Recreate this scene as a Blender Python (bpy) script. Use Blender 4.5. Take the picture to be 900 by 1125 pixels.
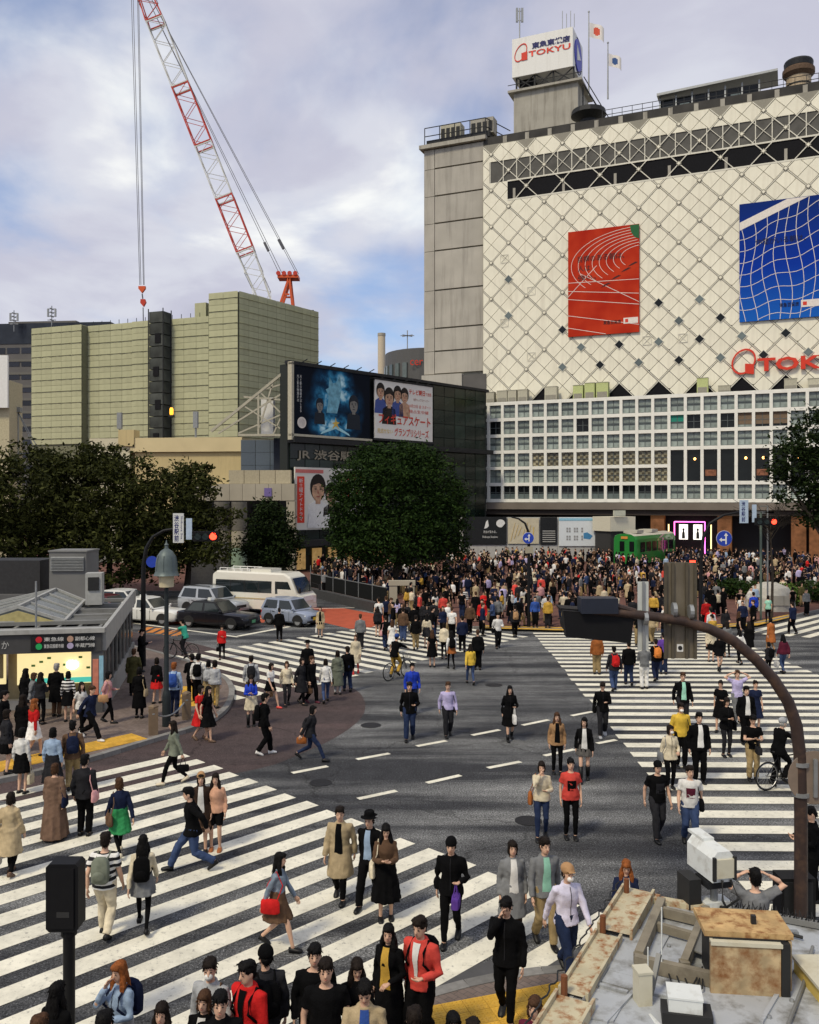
import bpy, bmesh, math, random
import numpy as np
from mathutils import Vector, Matrix, noise as mnoise
R = math.radians
PI = math.pi
random.seed(7)
rng = np.random.default_rng(11)
for o in list(bpy.data.objects): bpy.data.objects.remove(o)
S = bpy.context.scene
C = S.collection
# ------------------------------------------------------------------ camera
CAMH, FPX, CX, HY = 7.0, 970.0, 450.0, 550.0      # eye height (m), focal length / centre / horizon in photo pixels
cam_data = bpy.data.cameras.new('camera'); cam = bpy.data.objects.new('camera', cam_data); C.objects.link(cam)
cam.location = (0, 0, CAMH); cam.rotation_euler = (PI/2, 0, 0)
cam_data.sensor_fit = 'VERTICAL'; cam_data.sensor_height = 36.0
cam_data.lens = 36.0*FPX/1125.0
cam_data.shift_y = (HY-562.5)/1125.0
cam_data.clip_start = 0.1; cam_data.clip_end = 3000
S.camera = cam
# ------------------------------------------------------------------ sky (broken cloud over a Nishita sky)
SUN_EL, SUN_AZ = R(52), R(218)         # azimuth clockwise from +Y: behind the camera, to the left
w = bpy.data.worlds.new('World'); S.world = w; w.use_nodes = True
nt = w.node_tree; nt.nodes.clear()
def N(t, tree=None, **kw):
 n = (tree or nt).nodes.new(t)
 for k, v in kw.items(): setattr(n, k, v)
 return n
out = N('ShaderNodeOutputWorld'); bg = N('ShaderNodeBackground'); bg.inputs['Strength'].default_value = 0.067
sky = N('ShaderNodeTexSky', sky_type='NISHITA'); sky.sun_disc = False; sky.sun_elevation = SUN_EL; sky.sun_rotation = SUN_AZ
sky.air_density = 1.0; sky.dust_density = 1.5; sky.ozone_density = 2.0
tc = N('ShaderNodeTexCoord'); sep = N('ShaderNodeSeparateXYZ'); nt.links.new(tc.outputs['Generated'], sep.inputs[0])
zz = N('ShaderNodeMath', operation='ADD'); zz.inputs[1].default_value = 0.42; nt.links.new(sep.outputs[2], zz.inputs[0])
zm = N('ShaderNodeMath', operation='MAXIMUM'); zm.inputs[1].default_value = 0.12; nt.links.new(zz.outputs[0], zm.inputs[0])
dx = N('ShaderNodeMath', operation='DIVIDE'); dy = N('ShaderNodeMath', operation='DIVIDE')
nt.links.new(sep.outputs[0], dx.inputs[0]); nt.links.new(zm.outputs[0], dx.inputs[1])
nt.links.new(sep.outputs[1], dy.inputs[0]); nt.links.new(zm.outputs[0], dy.inputs[1])
comb = N('ShaderNodeCombineXYZ'); nt.links.new(dx.outputs[0], comb.inputs[0]); nt.links.new(dy.outputs[0], comb.inputs[1])
mp = N('ShaderNodeMapping'); mp.inputs['Location'].default_value = (5.1, 1.3, 0); mp.inputs['Scale'].default_value = (1.0, 1.15, 1)
nt.links.new(comb.outputs[0], mp.inputs[0])
def wnoise(scale, detail, rough, dist):
 n = N('ShaderNodeTexNoise'); n.inputs['Scale'].default_value = scale; n.inputs['Detail'].default_value = detail
 n.inputs['Roughness'].default_value = rough; n.inputs['Distortion'].default_value = dist
 nt.links.new(mp.outputs[0], n.inputs[0]); return n
def wramp(src, stops):
 r = N('ShaderNodeValToRGB'); nt.links.new(src, r.inputs[0]); r.color_ramp.interpolation = 'EASE'
 e = r.color_ramp.elements
 while len(e) < len(stops): e.new(0.5)
 for el, (p, c) in zip(e, stops): el.position = p; el.color = (*c, 1)
 return r
n1 = wnoise(1.5, 7, 0.52, 0.3); n2 = wnoise(2.7, 8, 0.52, 0.35)
cov = wramp(n1.outputs[0], [(0.36, (0.1,)*3), (0.52, (1,)*3)])
ccol = wramp(n2.outputs[0], [(0.30, (4.3, 4.35, 5.3)), (0.43, (5.1, 5.15, 6.15)), (0.54, (6.1, 6.25, 7.0)), (0.67, (8.8, 8.9, 8.7))])
skyhue = N('ShaderNodeMix', data_type='RGBA', blend_type='MULTIPLY'); skyhue.inputs[0].default_value = 1.0
nt.links.new(sky.outputs[0], skyhue.inputs[6]); skyhue.inputs[7].default_value = (1.25, 1.3, 1.45, 1)
mix = N('ShaderNodeMix', data_type='RGBA')
nt.links.new(cov.outputs[0], mix.inputs[0]); nt.links.new(skyhue.outputs[2], mix.inputs[6]); nt.links.new(ccol.outputs[0], mix.inputs[7])
nt.links.new(mix.outputs[2], bg.inputs[0]); nt.links.new(bg.outputs[0], out.inputs[0])
# ------------------------------------------------------------------ sun, softened by the cloud
sd = bpy.data.lights.new('sun', 'SUN'); sun = bpy.data.objects.new('sun', sd); C.objects.link(sun)
sd.energy = 1.5; sd.angle = R(10); sd.color = (1.0, 0.89, 0.66)
sv = Vector((math.sin(SUN_AZ)*math.cos(SUN_EL), math.cos(SUN_AZ)*math.cos(SUN_EL), math.sin(SUN_EL)))
sun.rotation_euler = sv.to_track_quat('Z', 'Y').to_euler(); sun.location = (-30, -30, 60)
S.view_settings.view_transform = 'Standard'; S.view_settings.look = 'None'
S.view_settings.exposure = 0.76; S.view_settings.gamma = 1.0
S.render.engine = 'CYCLES'
S.cycles.max_bounces = 6; S.cycles.diffuse_bounces = 3; S.cycles.glossy_bounces = 3; S.cycles.transmission_bounces = 4
S.cycles.use_denoising = True; S.cycles.sample_clamp_indirect = 6
# ------------------------------------------------------------------ helpers
def G(px, py, z=0.0):                      # a photo pixel seen on the level z
 d = FPX*(CAMH-z)/(py-HY); return Vector(((px-CX)*d/FPX, d, z))
def P(px, py, d):                          # a photo pixel at distance d along the view
 return Vector(((px-CX)*d/FPX, d, CAMH-(py-HY)*d/FPX))
MATS = {}
def mat(name, col, rough=0.7, metal=0.0, var=0.12, scale=6.0, bump=0.0, bscale=40.0, rand=0.0, spec=0.25, coat=0.0,
  stain=None, stain_amt=0.0, stain_scale=1.5, streak=False, lo=0.5, hi=0.72, emit=None, emit_s=0.0):
 if name in MATS: return MATS[name]
 m = bpy.data.materials.new(name); m.use_nodes = True; t = m.node_tree; b = t.nodes['Principled BSDF']; L = t.links.new
 b.inputs['Roughness'].default_value = rough; b.inputs['Metallic'].default_value = metal
 b.inputs['Specular IOR Level'].default_value = spec; b.inputs['Coat Weight'].default_value = coat
 co = N('ShaderNodeTexCoord', t)
 nz = N('ShaderNodeTexNoise', t); nz.inputs['Scale'].default_value = scale; nz.inputs['Detail'].default_value = 5
 L(co.outputs['Object'], nz.inputs[0])
 mr = N('ShaderNodeMapRange', t); mr.inputs[1].default_value = 0.25; mr.inputs[2].default_value = 0.75
 mr.inputs[3].default_value = 1-var; mr.inputs[4].default_value = 1+var; L(nz.outputs[0], mr.inputs[0])
 fac = mr.outputs[0]
 if rand > 0:
  oi = N('ShaderNodeObjectInfo', t); m2 = N('ShaderNodeMapRange', t)
  m2.inputs[3].default_value = 1-rand; m2.inputs[4].default_value = 1+rand; L(oi.outputs['Random'], m2.inputs[0])
  mm = N('ShaderNodeMath', t, operation='MULTIPLY'); L(fac, mm.inputs[0]); L(m2.outputs[0], mm.inputs[1]); fac = mm.outputs[0]
 mx = N('ShaderNodeMix', t, data_type='RGBA', blend_type='MULTIPLY'); mx.inputs[0].default_value = 1
 mx.inputs[6].default_value = (*col, 1); L(fac, mx.inputs[7]); c = mx.outputs[2]
 if stain is not None:
  sn = N('ShaderNodeTexNoise', t); sn.inputs['Scale'].default_value = stain_scale; sn.inputs['Detail'].default_value = 7; sn.inputs['Roughness'].default_value = 0.65
  src = co.outputs['Object']
  if streak:
   mpn = N('ShaderNodeMapping', t); mpn.inputs['Scale'].default_value = (3.0, 3.0, 0.22); L(src, mpn.inputs[0]); src = mpn.outputs[0]
  L(src, sn.inputs[0])
  sr = N('ShaderNodeMapRange', t); sr.inputs[1].default_value = lo; sr.inputs[2].default_value = hi; sr.inputs[3].default_value = 0; sr.inputs[4].default_value = stain_amt
  L(sn.outputs[0], sr.inputs[0])
  m3 = N('ShaderNodeMix', t, data_type='RGBA'); L(sr.outputs[0], m3.inputs[0]); L(c, m3.inputs[6]); m3.inputs[7].default_value = (*stain, 1); c = m3.outputs[2]
 L(c, b.inputs['Base Color'])
 if bump > 0:
  bn = N('ShaderNodeTexNoise', t); bn.inputs['Scale'].default_value = bscale; bn.inputs['Detail'].default_value = 4; L(co.outputs['Object'], bn.inputs[0])
  bp = N('ShaderNodeBump', t); bp.inputs['Strength'].default_value = bump; bp.inputs['Distance'].default_value = 0.02
  L(bn.outputs[0], bp.inputs['Height']); L(bp.outputs[0], b.inputs['Normal'])
 if emit is not None:
  b.inputs['Emission Color'].default_value = (*emit, 1); b.inputs['Emission Strength'].default_value = emit_s
 m.diffuse_color = (*col, 1); MATS[name] = m; return m
class MB:
 """collects shapes; build() links them as one mesh object"""
 def __init__(s): s.v = []; s.f = []; s.m = []; s.cur = 0
 def add(s, vs, fs, mi=None):
  o = len(s.v); s.v += [tuple(v) for v in vs]; s.f += [tuple(i+o for i in f) for f in fs]; s.m += [s.cur if mi is None else mi]*len(fs); return s
 def box(s, c, sz, rz=0.0, M=None, mi=None):
  hx, hy, hz = sz[0]/2, sz[1]/2, sz[2]/2; vs = []
  for z in (-hz, hz):
   for x, y in ((-hx, -hy), (hx, -hy), (hx, hy), (-hx, hy)):
    v = Vector((x, y, z))
    if M is not None: v = M @ v
    elif rz: v = Vector((x*math.cos(rz)-y*math.sin(rz), x*math.sin(rz)+y*math.cos(rz), z))
    vs.append(v+Vector(c))
  return s.add(vs, [(3,2,1,0), (4,5,6,7), (0,1,5,4), (1,2,6,5), (2,3,7,6), (3,0,4,7)], mi)
 def b(s, x0, x1, y0, y1, z0, z1, mi=None): return s.box(((x0+x1)/2, (y0+y1)/2, (z0+z1)/2), (abs(x1-x0), abs(y1-y0), abs(z1-z0)), mi=mi)
 def bar(s, a, b, wx, wy=None, mi=None, up=(0,0,1)):
  a = Vector(a); b = Vector(b); d = b-a; L = d.length
  if L < 1e-6: return s
  wy = wx if wy is None else wy
  z = d/L; u = Vector(up)
  if abs(z.dot(u)) > 0.99: u = Vector((0, 1, 0))
  x = u.cross(z).normalized(); y = z.cross(x)
  M = Matrix((x, y, z)).transposed()
  return s.box((a+b)/2, (wx, wy, L), M=M, mi=mi)
 def tube(s, pts, r, n=8, cap=True, mi=None):
  pts = [Vector(p) for p in pts]; rs = r if isinstance(r, (list, tuple)) else [r]*len(pts)
  vs = []; ref = None
  for i, p in enumerate(pts):
   d = (pts[min(i+1, len(pts)-1)]-pts[max(i-1, 0)]).normalized()
   if ref is None: ref = Vector((0,0,1)) if abs(d.z) < 0.9 else Vector((1,0,0))
   x = ref.cross(d)
   if x.length < 1e-4: x = Vector((0,1,0)).cross(d)
   x.normalize(); y = d.cross(x); ref = y.cross(d)*-1 if False else ref
   for k in range(n):
    a = 2*PI*k/n; vs.append(p+(x*math.cos(a)+y*math.sin(a))*rs[i])
  fs = []
  for i in range(len(pts)-1):
   for k in range(n): fs.append((i*n+k, i*n+(k+1)%n, (i+1)*n+(k+1)%n, (i+1)*n+k))
  if cap: fs += [tuple(reversed(range(n))), tuple(range((len(pts)-1)*n, len(pts)*n))]
  return s.add(vs, fs, mi)
 def lathe(s, prof, c=(0,0,0), n=16, mi=None, M=None):
  vs = []; c = Vector(c)
  for r, z in prof:
   for k in range(n):
    a = 2*PI*k/n; v = Vector((r*math.cos(a), r*math.sin(a), z)); vs.append((M @ v if M is not None else v)+c)
  fs = []
  for i in range(len(prof)-1):
   for k in range(n): fs.append((i*n+k, i*n+(k+1)%n, (i+1)*n+(k+1)%n, (i+1)*n+k))
  fs += [tuple(reversed(range(n))), tuple(range((len(prof)-1)*n, len(prof)*n))]
  return s.add(vs, fs, mi)
 def ell(s, c, r, n=10, m=6, mi=None, M=None):
  vs = []; c = Vector(c)
  for i in range(m+1):
   a = PI*i/m
   for k in range(n):
    b = 2*PI*k/n; v = Vector((r[0]*math.sin(a)*math.cos(b), r[1]*math.sin(a)*math.sin(b), r[2]*math.cos(a)))
    vs.append((M @ v if M is not None else v)+c)
  fs = []
  for i in range(m):
   for k in range(n): fs.append((i*n+(k+1)%n, i*n+k, (i+1)*n+k, (i+1)*n+(k+1)%n))
  fs = [tuple(reversed(f)) for f in fs]
  return s.add(vs, [tuple(reversed(f)) for f in fs], mi)
 def prism(s, poly, d, org=(0,0,0), ax=(1,0,0), ay=(0,0,1), mi=None):
  """polygon in the (ax, ay) plane, extruded by vector d"""
  o = Vector(org); ax = Vector(ax); ay = Vector(ay); d = Vector(d); n = len(poly)
  a = [o+ax*p[0]+ay*p[1] for p in poly]; b = [p+d for p in a]
  fs = [tuple(range(n)), tuple(reversed(range(n, 2*n)))]+[((i+1)%n, i, n+i, n+(i+1)%n) for i in range(n)]
  area = sum(poly[i][0]*poly[(i+1)%n][1]-poly[(i+1)%n][0]*poly[i][1] for i in range(n))
  flip = area*(ax.cross(ay)).dot(d) > 0
  if flip: fs = [tuple(reversed(f)) for f in fs]
  return s.add(a+b, fs, mi)
 def flat(s, poly, org, ax, ay, mi=None):
  o = Vector(org); ax = Vector(ax); ay = Vector(ay)
  return s.add([o+ax*p[0]+ay*p[1] for p in poly], [tuple(range(len(poly)))], mi)
 def mesh(s, name, mats=()):
  me = bpy.data.meshes.new(name); me.from_pydata(s.v, [], s.f)
  for m in mats: me.materials.append(m)
  if len(mats) > 1: me.polygons.foreach_set('material_index', s.m)
  me.update(); return me
 def build(s, name, mats, parent=None, loc=(0,0,0), rz=0.0, smooth=False):
  if not isinstance(mats, (list, tuple)): mats = [mats]
  me = s.mesh(name, mats)
  if smooth: me.polygons.foreach_set('use_smooth', [True]*len(me.polygons)); me.set_sharp_from_angle(angle=R(40))
  return link(name, me, parent, loc, rz)
def link(name, me, parent=None, loc=(0,0,0), rz=0.0):
 o = bpy.data.objects.new(name, me); C.objects.link(o); o.location = loc; o.rotation_euler = (0, 0, rz)
 if parent is not None: o.parent = parent
 return o
def tag(o, label=None, cat=None, group=None, kind=None):
 if label: o['label'] = label
 if cat: o['category'] = cat
 if group: o['group'] = group
 if kind: o['kind'] = kind
 return o
def thing(name, label, cat, loc=(0,0,0), rz=0.0, group=None):
 o = bpy.data.objects.new(name, None); C.objects.link(o); o.location = loc; o.rotation_euler = (0,0,rz); o.empty_display_size = 0.2
 return tag(o, label, cat, group)
def copy_tree(o, parent=None):
 c = o.copy(); C.objects.link(c); c.parent = parent
 for ch in list(o.children): copy_tree(ch, c)
 return c
_fonts = {}
def text_mesh(txt, size=1.0, bold=0.0, depth=0.0):
 """flat lettering in the XY plane, lower left at the origin"""
 cu = bpy.data.curves.new('lettering', 'FONT'); cu.body = txt; cu.size = size; cu.offset = bold; cu.extrude = depth; cu.resolution_u = 2
 o = bpy.data.objects.new('lettering', cu); C.objects.link(o)
 dg = bpy.context.evaluated_depsgraph_get(); me = bpy.data.meshes.new_from_object(o.evaluated_get(dg))
 bpy.data.objects.remove(o); bpy.data.curves.remove(cu); return me
def lettering(txt, m, parent, org, width=None, height=None, ax=(1,0,0), ay=(0,0,1), bold=0.0, name='lettering', vertical=False, depth=0.0):
 """text fitted to width x height, laid in the plane (ax, ay) with its lower left corner at org"""
 if vertical: txt = '\n'.join(txt)
 me = text_mesh(txt, 1.0, bold, depth)
 n = len(me.vertices)
 if n == 0: return None
 co = np.zeros(n*3, np.float32); me.vertices.foreach_get('co', co); co = co.reshape(-1, 3)
 mn = co.min(0); mx_ = co.max(0); e = np.maximum(mx_-mn, 1e-4)
 sx = width/e[0] if width else None; sy = height/e[1] if height else None
 sx = sx or sy; sy = sy or sx
 p = (co-mn)*np.array([sx, sy, min(sx, sy)])
 ax = np.array(ax, float); ay = np.array(ay, float); az = np.cross(ax, ay)
 q = np.array(org, float)+p[:, :1]*ax+p[:, 1:2]*ay+(p[:, 2:3])*az
 me.vertices.foreach_set('co', q.astype(np.float32).ravel()); me.materials.clear(); me.materials.append(m); me.update()
 me.name = name
 return link(name, me, parent)
def clip_poly(poly, a, b, c):               # keep a*x+b*y >= c
 o = []
 for i in range(len(poly)):
  p, q = poly[i], poly[(i+1) % len(poly)]; dp = a*p[0]+b*p[1]-c; dq = a*q[0]+b*q[1]-c
  if dp >= 0: o.append(p)
  if (dp > 0 > dq) or (dp < 0 < dq):
   t = dp/(dp-dq); o.append((p[0]+t*(q[0]-p[0]), p[1]+t*(q[1]-p[1])))
 return o
def in_poly(x, y, poly):
 r = False; n = len(poly)
 for i in range(n):
  x0, y0 = poly[i][0], poly[i][1]; x1, y1 = poly[(i+1) % n][0], poly[(i+1) % n][1]
  if (y0 > y) != (y1 > y) and x < (x1-x0)*(y-y0)/(y1-y0)+x0: r = not r
 return r
def smooth_poly(pts, it=2):                  # Chaikin for an open line
 for _ in range(it):
  q = [pts[0]]
  for a, b in zip(pts, pts[1:]):
   q += [(a[0]*.75+b[0]*.25, a[1]*.75+b[1]*.25), (a[0]*.25+b[0]*.75, a[1]*.25+b[1]*.75)]
  pts = q+[pts[-1]]
 return pts
# ================================================================== ground
def asphalt_mat(name, col, light, amt=0.5, speck=1.0):
 m = bpy.data.materials.new(name); m.use_nodes = True; t = m.node_tree; b = t.nodes['Principled BSDF']; L = t.links.new
 co = N('ShaderNodeTexCoord', t)
 def nz(scale, det, rough, src=None, dist=0.0):
  n = N('ShaderNodeTexNoise', t); n.inputs['Scale'].default_value = scale; n.inputs['Detail'].default_value = det; n.inputs['Roughness'].default_value = rough
  n.inputs['Distortion'].default_value = dist; L(src or co.outputs['Object'], n.inputs[0]); return n.outputs[0]
 def mr(s, a, b_, c, d):
  n = N('ShaderNodeMapRange', t); 
  for i, v in enumerate((a, b_, c, d)): n.inputs[i+1].default_value = v
  L(s, n.inputs[0]); return n.outputs[0]
 mp_ = N('ShaderNodeMapping', t); mp_.inputs['Rotation'].default_value = (0, 0, R(-37)); mp_.inputs['Scale'].default_value = (0.09, 0.75, 1); L(co.outputs['Object'], mp_.inputs[0])
 streak = mr(nz(1.0, 5, 0.6, mp_.outputs[0], 0.3), 0.42, 0.66, 0, 1)          # wheel-worn lanes
 patch = mr(nz(0.13, 4, 0.5), 0.38, 0.58, 0, 1)
 sm = N('ShaderNodeMath', t, operation='MULTIPLY'); L(streak, sm.inputs[0]); L(patch, sm.inputs[1])
 ad = N('ShaderNodeMath', t, operation='MULTIPLY_ADD'); L(streak, ad.inputs[0]); ad.inputs[1].default_value = 0.35; L(sm.outputs[0], ad.inputs[2])
 mx = N('ShaderNodeMix', t, data_type='RGBA'); L(mr(ad.outputs[0], 0, 1.2, 0, amt), mx.inputs[0]); mx.inputs[6].default_value = (*col, 1); mx.inputs[7].default_value = (*light, 1)
 sp = mr(nz(26, 3, 0.8), 0.34, 0.66, 1-0.55*speck, 1+0.75*speck); sp2 = mr(nz(2.4, 6, 0.65), 0.3, 0.7, 0.78, 1.2)
 vo = N('ShaderNodeTexVoronoi', t, feature='DISTANCE_TO_EDGE'); vo.inputs['Scale'].default_value = 0.19
 wv = N('ShaderNodeMapping', t); L(co.outputs['Object'], wv.inputs[0])
 dn = N('ShaderNodeTexNoise', t); dn.inputs['Scale'].default_value = 1.3; dn.inputs['Detail'].default_value = 4; L(co.outputs['Object'], dn.inputs[0])
 vm = N('ShaderNodeVectorMath', t, operation='MULTIPLY_ADD'); L(dn.outputs['Color'], vm.inputs[0]); vm.inputs[1].default_value = (1.1, 1.1, 0); L(co.outputs['Object'], vm.inputs[2]); L(vm.outputs[0], vo.inputs[0])
 ck = mr(vo.outputs['Distance'], 0.0, 0.006, 0.55, 1.0)
 a1 = N('ShaderNodeMath', t, operation='MULTIPLY'); L(sp, a1.inputs[0]); L(sp2, a1.inputs[1])
 ag = mr(nz(42, 2, 0.6), 0.60, 0.70, 1.0, 1+2.2*speck); a3 = N('ShaderNodeMath', t, operation='MULTIPLY'); L(a1.outputs[0], a3.inputs[0]); L(ag, a3.inputs[1])
 a2 = N('ShaderNodeMath', t, operation='MULTIPLY'); L(a3.outputs[0], a2.inputs[0]); L(ck, a2.inputs[1])
 m2 = N('ShaderNodeMix', t, data_type='RGBA', blend_type='MULTIPLY'); m2.inputs[0].default_value = 1; L(mx.outputs[2], m2.inputs[6]); L(a2.outputs[0], m2.inputs[7])
 L(m2.outputs[2], b.inputs['Base Color']); b.inputs['Roughness'].default_value = 0.82; b.inputs['Specular IOR Level'].default_value = 0.12
 bp = N('ShaderNodeBump', t); bp.inputs['Strength'].default_value = 0.35; bp.inputs['Distance'].default_value = 0.01; L(nz(60, 3, 0.7), bp.inputs['Height']); L(bp.outputs[0], b.inputs['Normal'])
 return m
def paint_mat(name, col, wear=0.55):
 m = bpy.data.materials.new(name); m.use_nodes = True; t = m.node_tree; b = t.nodes['Principled BSDF']; L = t.links.new
 co = N('ShaderNodeTexCoord', t)
 def nz(scale, det, rough):
  n = N('ShaderNodeTexNoise', t); n.inputs['Scale'].default_value = scale; n.inputs['Detail'].default_value = det; n.inputs['Roughness'].default_value = rough; L(co.outputs['Object'], n.inputs[0]); return n.outputs[0]
 def mr(s, a, b_, c, d):
  n = N('ShaderNodeMapRange', t)
  for i, v in enumerate((a, b_, c, d)): n.inputs[i+1].default_value = v
  L(s, n.inputs[0]); return n.outputs[0]
 d1 = mr(nz(1.3, 10, 0.75), 0.38, 0.72, 1.04, 0.66); chip = mr(nz(9, 12, 0.82), 0.55, 0.64, 0, wear)
 mu = N('ShaderNodeMix', t, data_type='RGBA', blend_type='MULTIPLY'); mu.inputs[0].default_value = 1; mu.inputs[6].default_value = (*col, 1); L(d1, mu.inputs[7])
 mx = N('ShaderNodeMix', t, data_type='RGBA'); L(chip, mx.inputs[0]); L(mu.outputs[2], mx.inputs[6]); mx.inputs[7].default_value = (0.16, 0.155, 0.15, 1)
 L(mx.outputs[2], b.inputs['Base Color']); b.inputs['Roughness'].default_value = 0.7; b.inputs['Specular IOR Level'].default_value = 0.15
 return m
M_asph = asphalt_mat('asphalt', (0.030, 0.031, 0.034), (0.155, 0.157, 0.155), 1.0, 1.45)
M_asphred = asphalt_mat('red_brown_asphalt', (0.052, 0.040, 0.040), (0.085, 0.060, 0.058), 0.7, 0.7)
M_white = paint_mat('road_paint_white', (0.74, 0.71, 0.59), 0.85)
M_redpaint = paint_mat('road_paint_red', (0.42, 0.09, 0.045), 0.3)
M_orange = paint_mat('road_paint_orange', (0.55, 0.20, 0.04), 0.4)
M_tact = mat('tactile_yellow', (0.58, 0.34, 0.045), 0.75, var=0.22, scale=5, rand=0.16, stain=(0.2, 0.13, 0.05), stain_amt=0.6, stain_scale=4)
M_kerb = mat('kerb_granite', (0.19, 0.185, 0.175), 0.8, var=0.18, scale=9, rand=0.2, bump=0.2, bscale=60)
def paver_mat(name, c1, c2, mortar, sc):
 m = bpy.data.materials.new(name); m.use_nodes = True; t = m.node_tree; b = t.nodes['Principled BSDF']; L = t.links.new
 co = N('ShaderNodeTexCoord', t); mp_ = N('ShaderNodeMapping', t); mp_.inputs['Rotation'].default_value = (0, 0, R(45)); L(co.outputs['Object'], mp_.inputs[0])
 br = N('ShaderNodeTexBrick', t); br.inputs['Scale'].default_value = sc; br.inputs['Color1'].default_value = (*c1, 1); br.inputs['Color2'].default_value = (*c2, 1); br.inputs['Mortar'].default_value = (*mortar, 1)
 br.inputs['Mortar Size'].default_value = 0.012; L(mp_.outputs[0], br.inputs[0])
 n = N('ShaderNodeTexNoise', t); n.inputs['Scale'].default_value = 0.9; n.inputs['Detail'].default_value = 7; n.inputs['Roughness'].default_value = 0.7; L(co.outputs['Object'], n.inputs[0])
 r = N('ShaderNodeMapRange', t); r.inputs[1].default_value = 0.3; r.inputs[2].default_value = 0.7; r.inputs[3].default_value = 0.7; r.inputs[4].default_value = 1.25; L(n.outputs[0], r.inputs[0])
 mx = N('ShaderNodeMix', t, data_type='RGBA', blend_type='MULTIPLY'); mx.inputs[0].default_value = 1; L(br.outputs[0], mx.inputs[6]); L(r.outputs[0], mx.inputs[7]); L(mx.outputs[2], b.inputs['Base Color'])
 b.inputs['Roughness'].default_value = 0.85; b.inputs['Specular IOR Level'].default_value = 0.1
 return m
M_pave = paver_mat('pavement_pavers', (0.15, 0.115, 0.10), (0.19, 0.15, 0.13), (0.09, 0.08, 0.075), 2.6)
M_plaza = paver_mat('plaza_pavers', (0.13, 0.062, 0.05), (0.16, 0.08, 0.065), (0.08, 0.06, 0.055), 2.2)
tag(MB().flat([(-900, -900), (900, -900), (900, 1600), (-900, 1600)], (0,0,0), (1,0,0), (0,1,0)).build('road', M_asph), kind='structure', label='worn dark asphalt of the scramble crossing')
def gpoly(px): return [(G(x, y).x, G(x, y).y) for x, y in px]
def sheet(name, poly, z, m, label=None, parent=None):
 o = MB().flat(poly, (0, 0, z), (1,0,0), (0,1,0)).build(name, m, parent)
 return tag(o, label=label, kind=None if parent else 'structure')
CORNER = smooth_poly(gpoly([(-400, 935), (0, 862), (95, 839), (173, 814), (225, 800), (251, 782), (258, 762), (251, 748), (231, 738), (202, 727), (165, 716), (120, 706), (40, 696), (-200, 682)]))
PLAZA = smooth_poly(gpoly([(-900, 652), (100, 652), (330, 650), (425, 673), (448, 686), (475, 690), (530, 691), (640, 694), (700, 694), (760, 692), (830, 688), (872, 678), (905, 671), (1000, 655), (1300, 650)]))
NEAR = smooth_poly([(-9.5, 6.5), (-4, 9.3), (-1.5, 11.2), (-0.16, 12.1), (0.48, 12.5), (1.49, 12.9), (2.1, 13.0), (4, 13.2), (6.5, 12.8), (10, 12.6), (40, 12.2)])
redpoly = smooth_poly(gpoly([(60, 880), (150, 866), (287, 846), (330, 829), (373, 809), (399, 789), (403, 772), (392, 756), (340, 738), (270, 722), (200, 703), (120, 690), (-100, 672)]), 2)
sheet('coloured_asphalt', redpoly+[(-40, 50), (-40, 20)], 0.004, M_asphred, 'red-brown asphalt round the left street corner')
def pavement(name, line, back, m, stone, label):
 poly = line+back
 o = tag(MB().flat(poly, (0, 0, 0.12), (1,0,0), (0,1,0)).build(name, m), label=label, kind='structure')
 pts = [Vector((p[0], p[1], 0)) for p in line]; acc = [0]
 for a, b in zip(pts, pts[1:]): acc.append(acc[-1]+(b-a).length)
 ar = sum(poly[i][0]*poly[(i+1) % len(poly)][1]-poly[(i+1) % len(poly)][0]*poly[i][1] for i in range(len(poly)))
 def at(s):
  for i in range(len(acc)-1):
   if s <= acc[i+1]: return pts[i].lerp(pts[i+1], (s-acc[i])/max(acc[i+1]-acc[i], 1e-6))
  return pts[-1]
 me = MB().box((0, 0, 0.065), (stone-0.012, 0.2, 0.134)).mesh('kerb_stone', [M_kerb]); s = 0
 while s+stone < acc[-1]:
  a, b = at(s), at(s+stone); s += stone; c = (a+b)/2
  if c.y < 3 or abs(c.x) > c.y*0.52+1.5: continue
  d = (b-a).normalized(); nin = Vector((-d.y, d.x, 0))*(1 if ar > 0 else -1)
  link('kerb_stone', me, o, c+nin*0.05, math.atan2(d.y, d.x))
 return o
pv_left = pavement('pavement_left', CORNER, [(-60, 60), (-60, 15)], M_pave, 0.6, 'paved corner by the station entrance')
pv_plaza = pavement('plaza', PLAZA, [(80, 170), (-120, 170)], M_plaza, 1.2, 'red brick paved plaza before the department store')
pv_near = pavement('pavement_near', NEAR, [(40, -12), (-10, -12)], M_pave, 0.6, 'paved corner at the bottom of the view')
gut = [(x+0.0, y+0.62) for x, y in NEAR]
sheet('gutter', NEAR+list(reversed(gut)), 0.006, mat('gutter_concrete', (0.075, 0.075, 0.078), 0.8, var=0.2, scale=3, bump=0.1), 'smooth concrete gutter strip along the near kerb')
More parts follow.
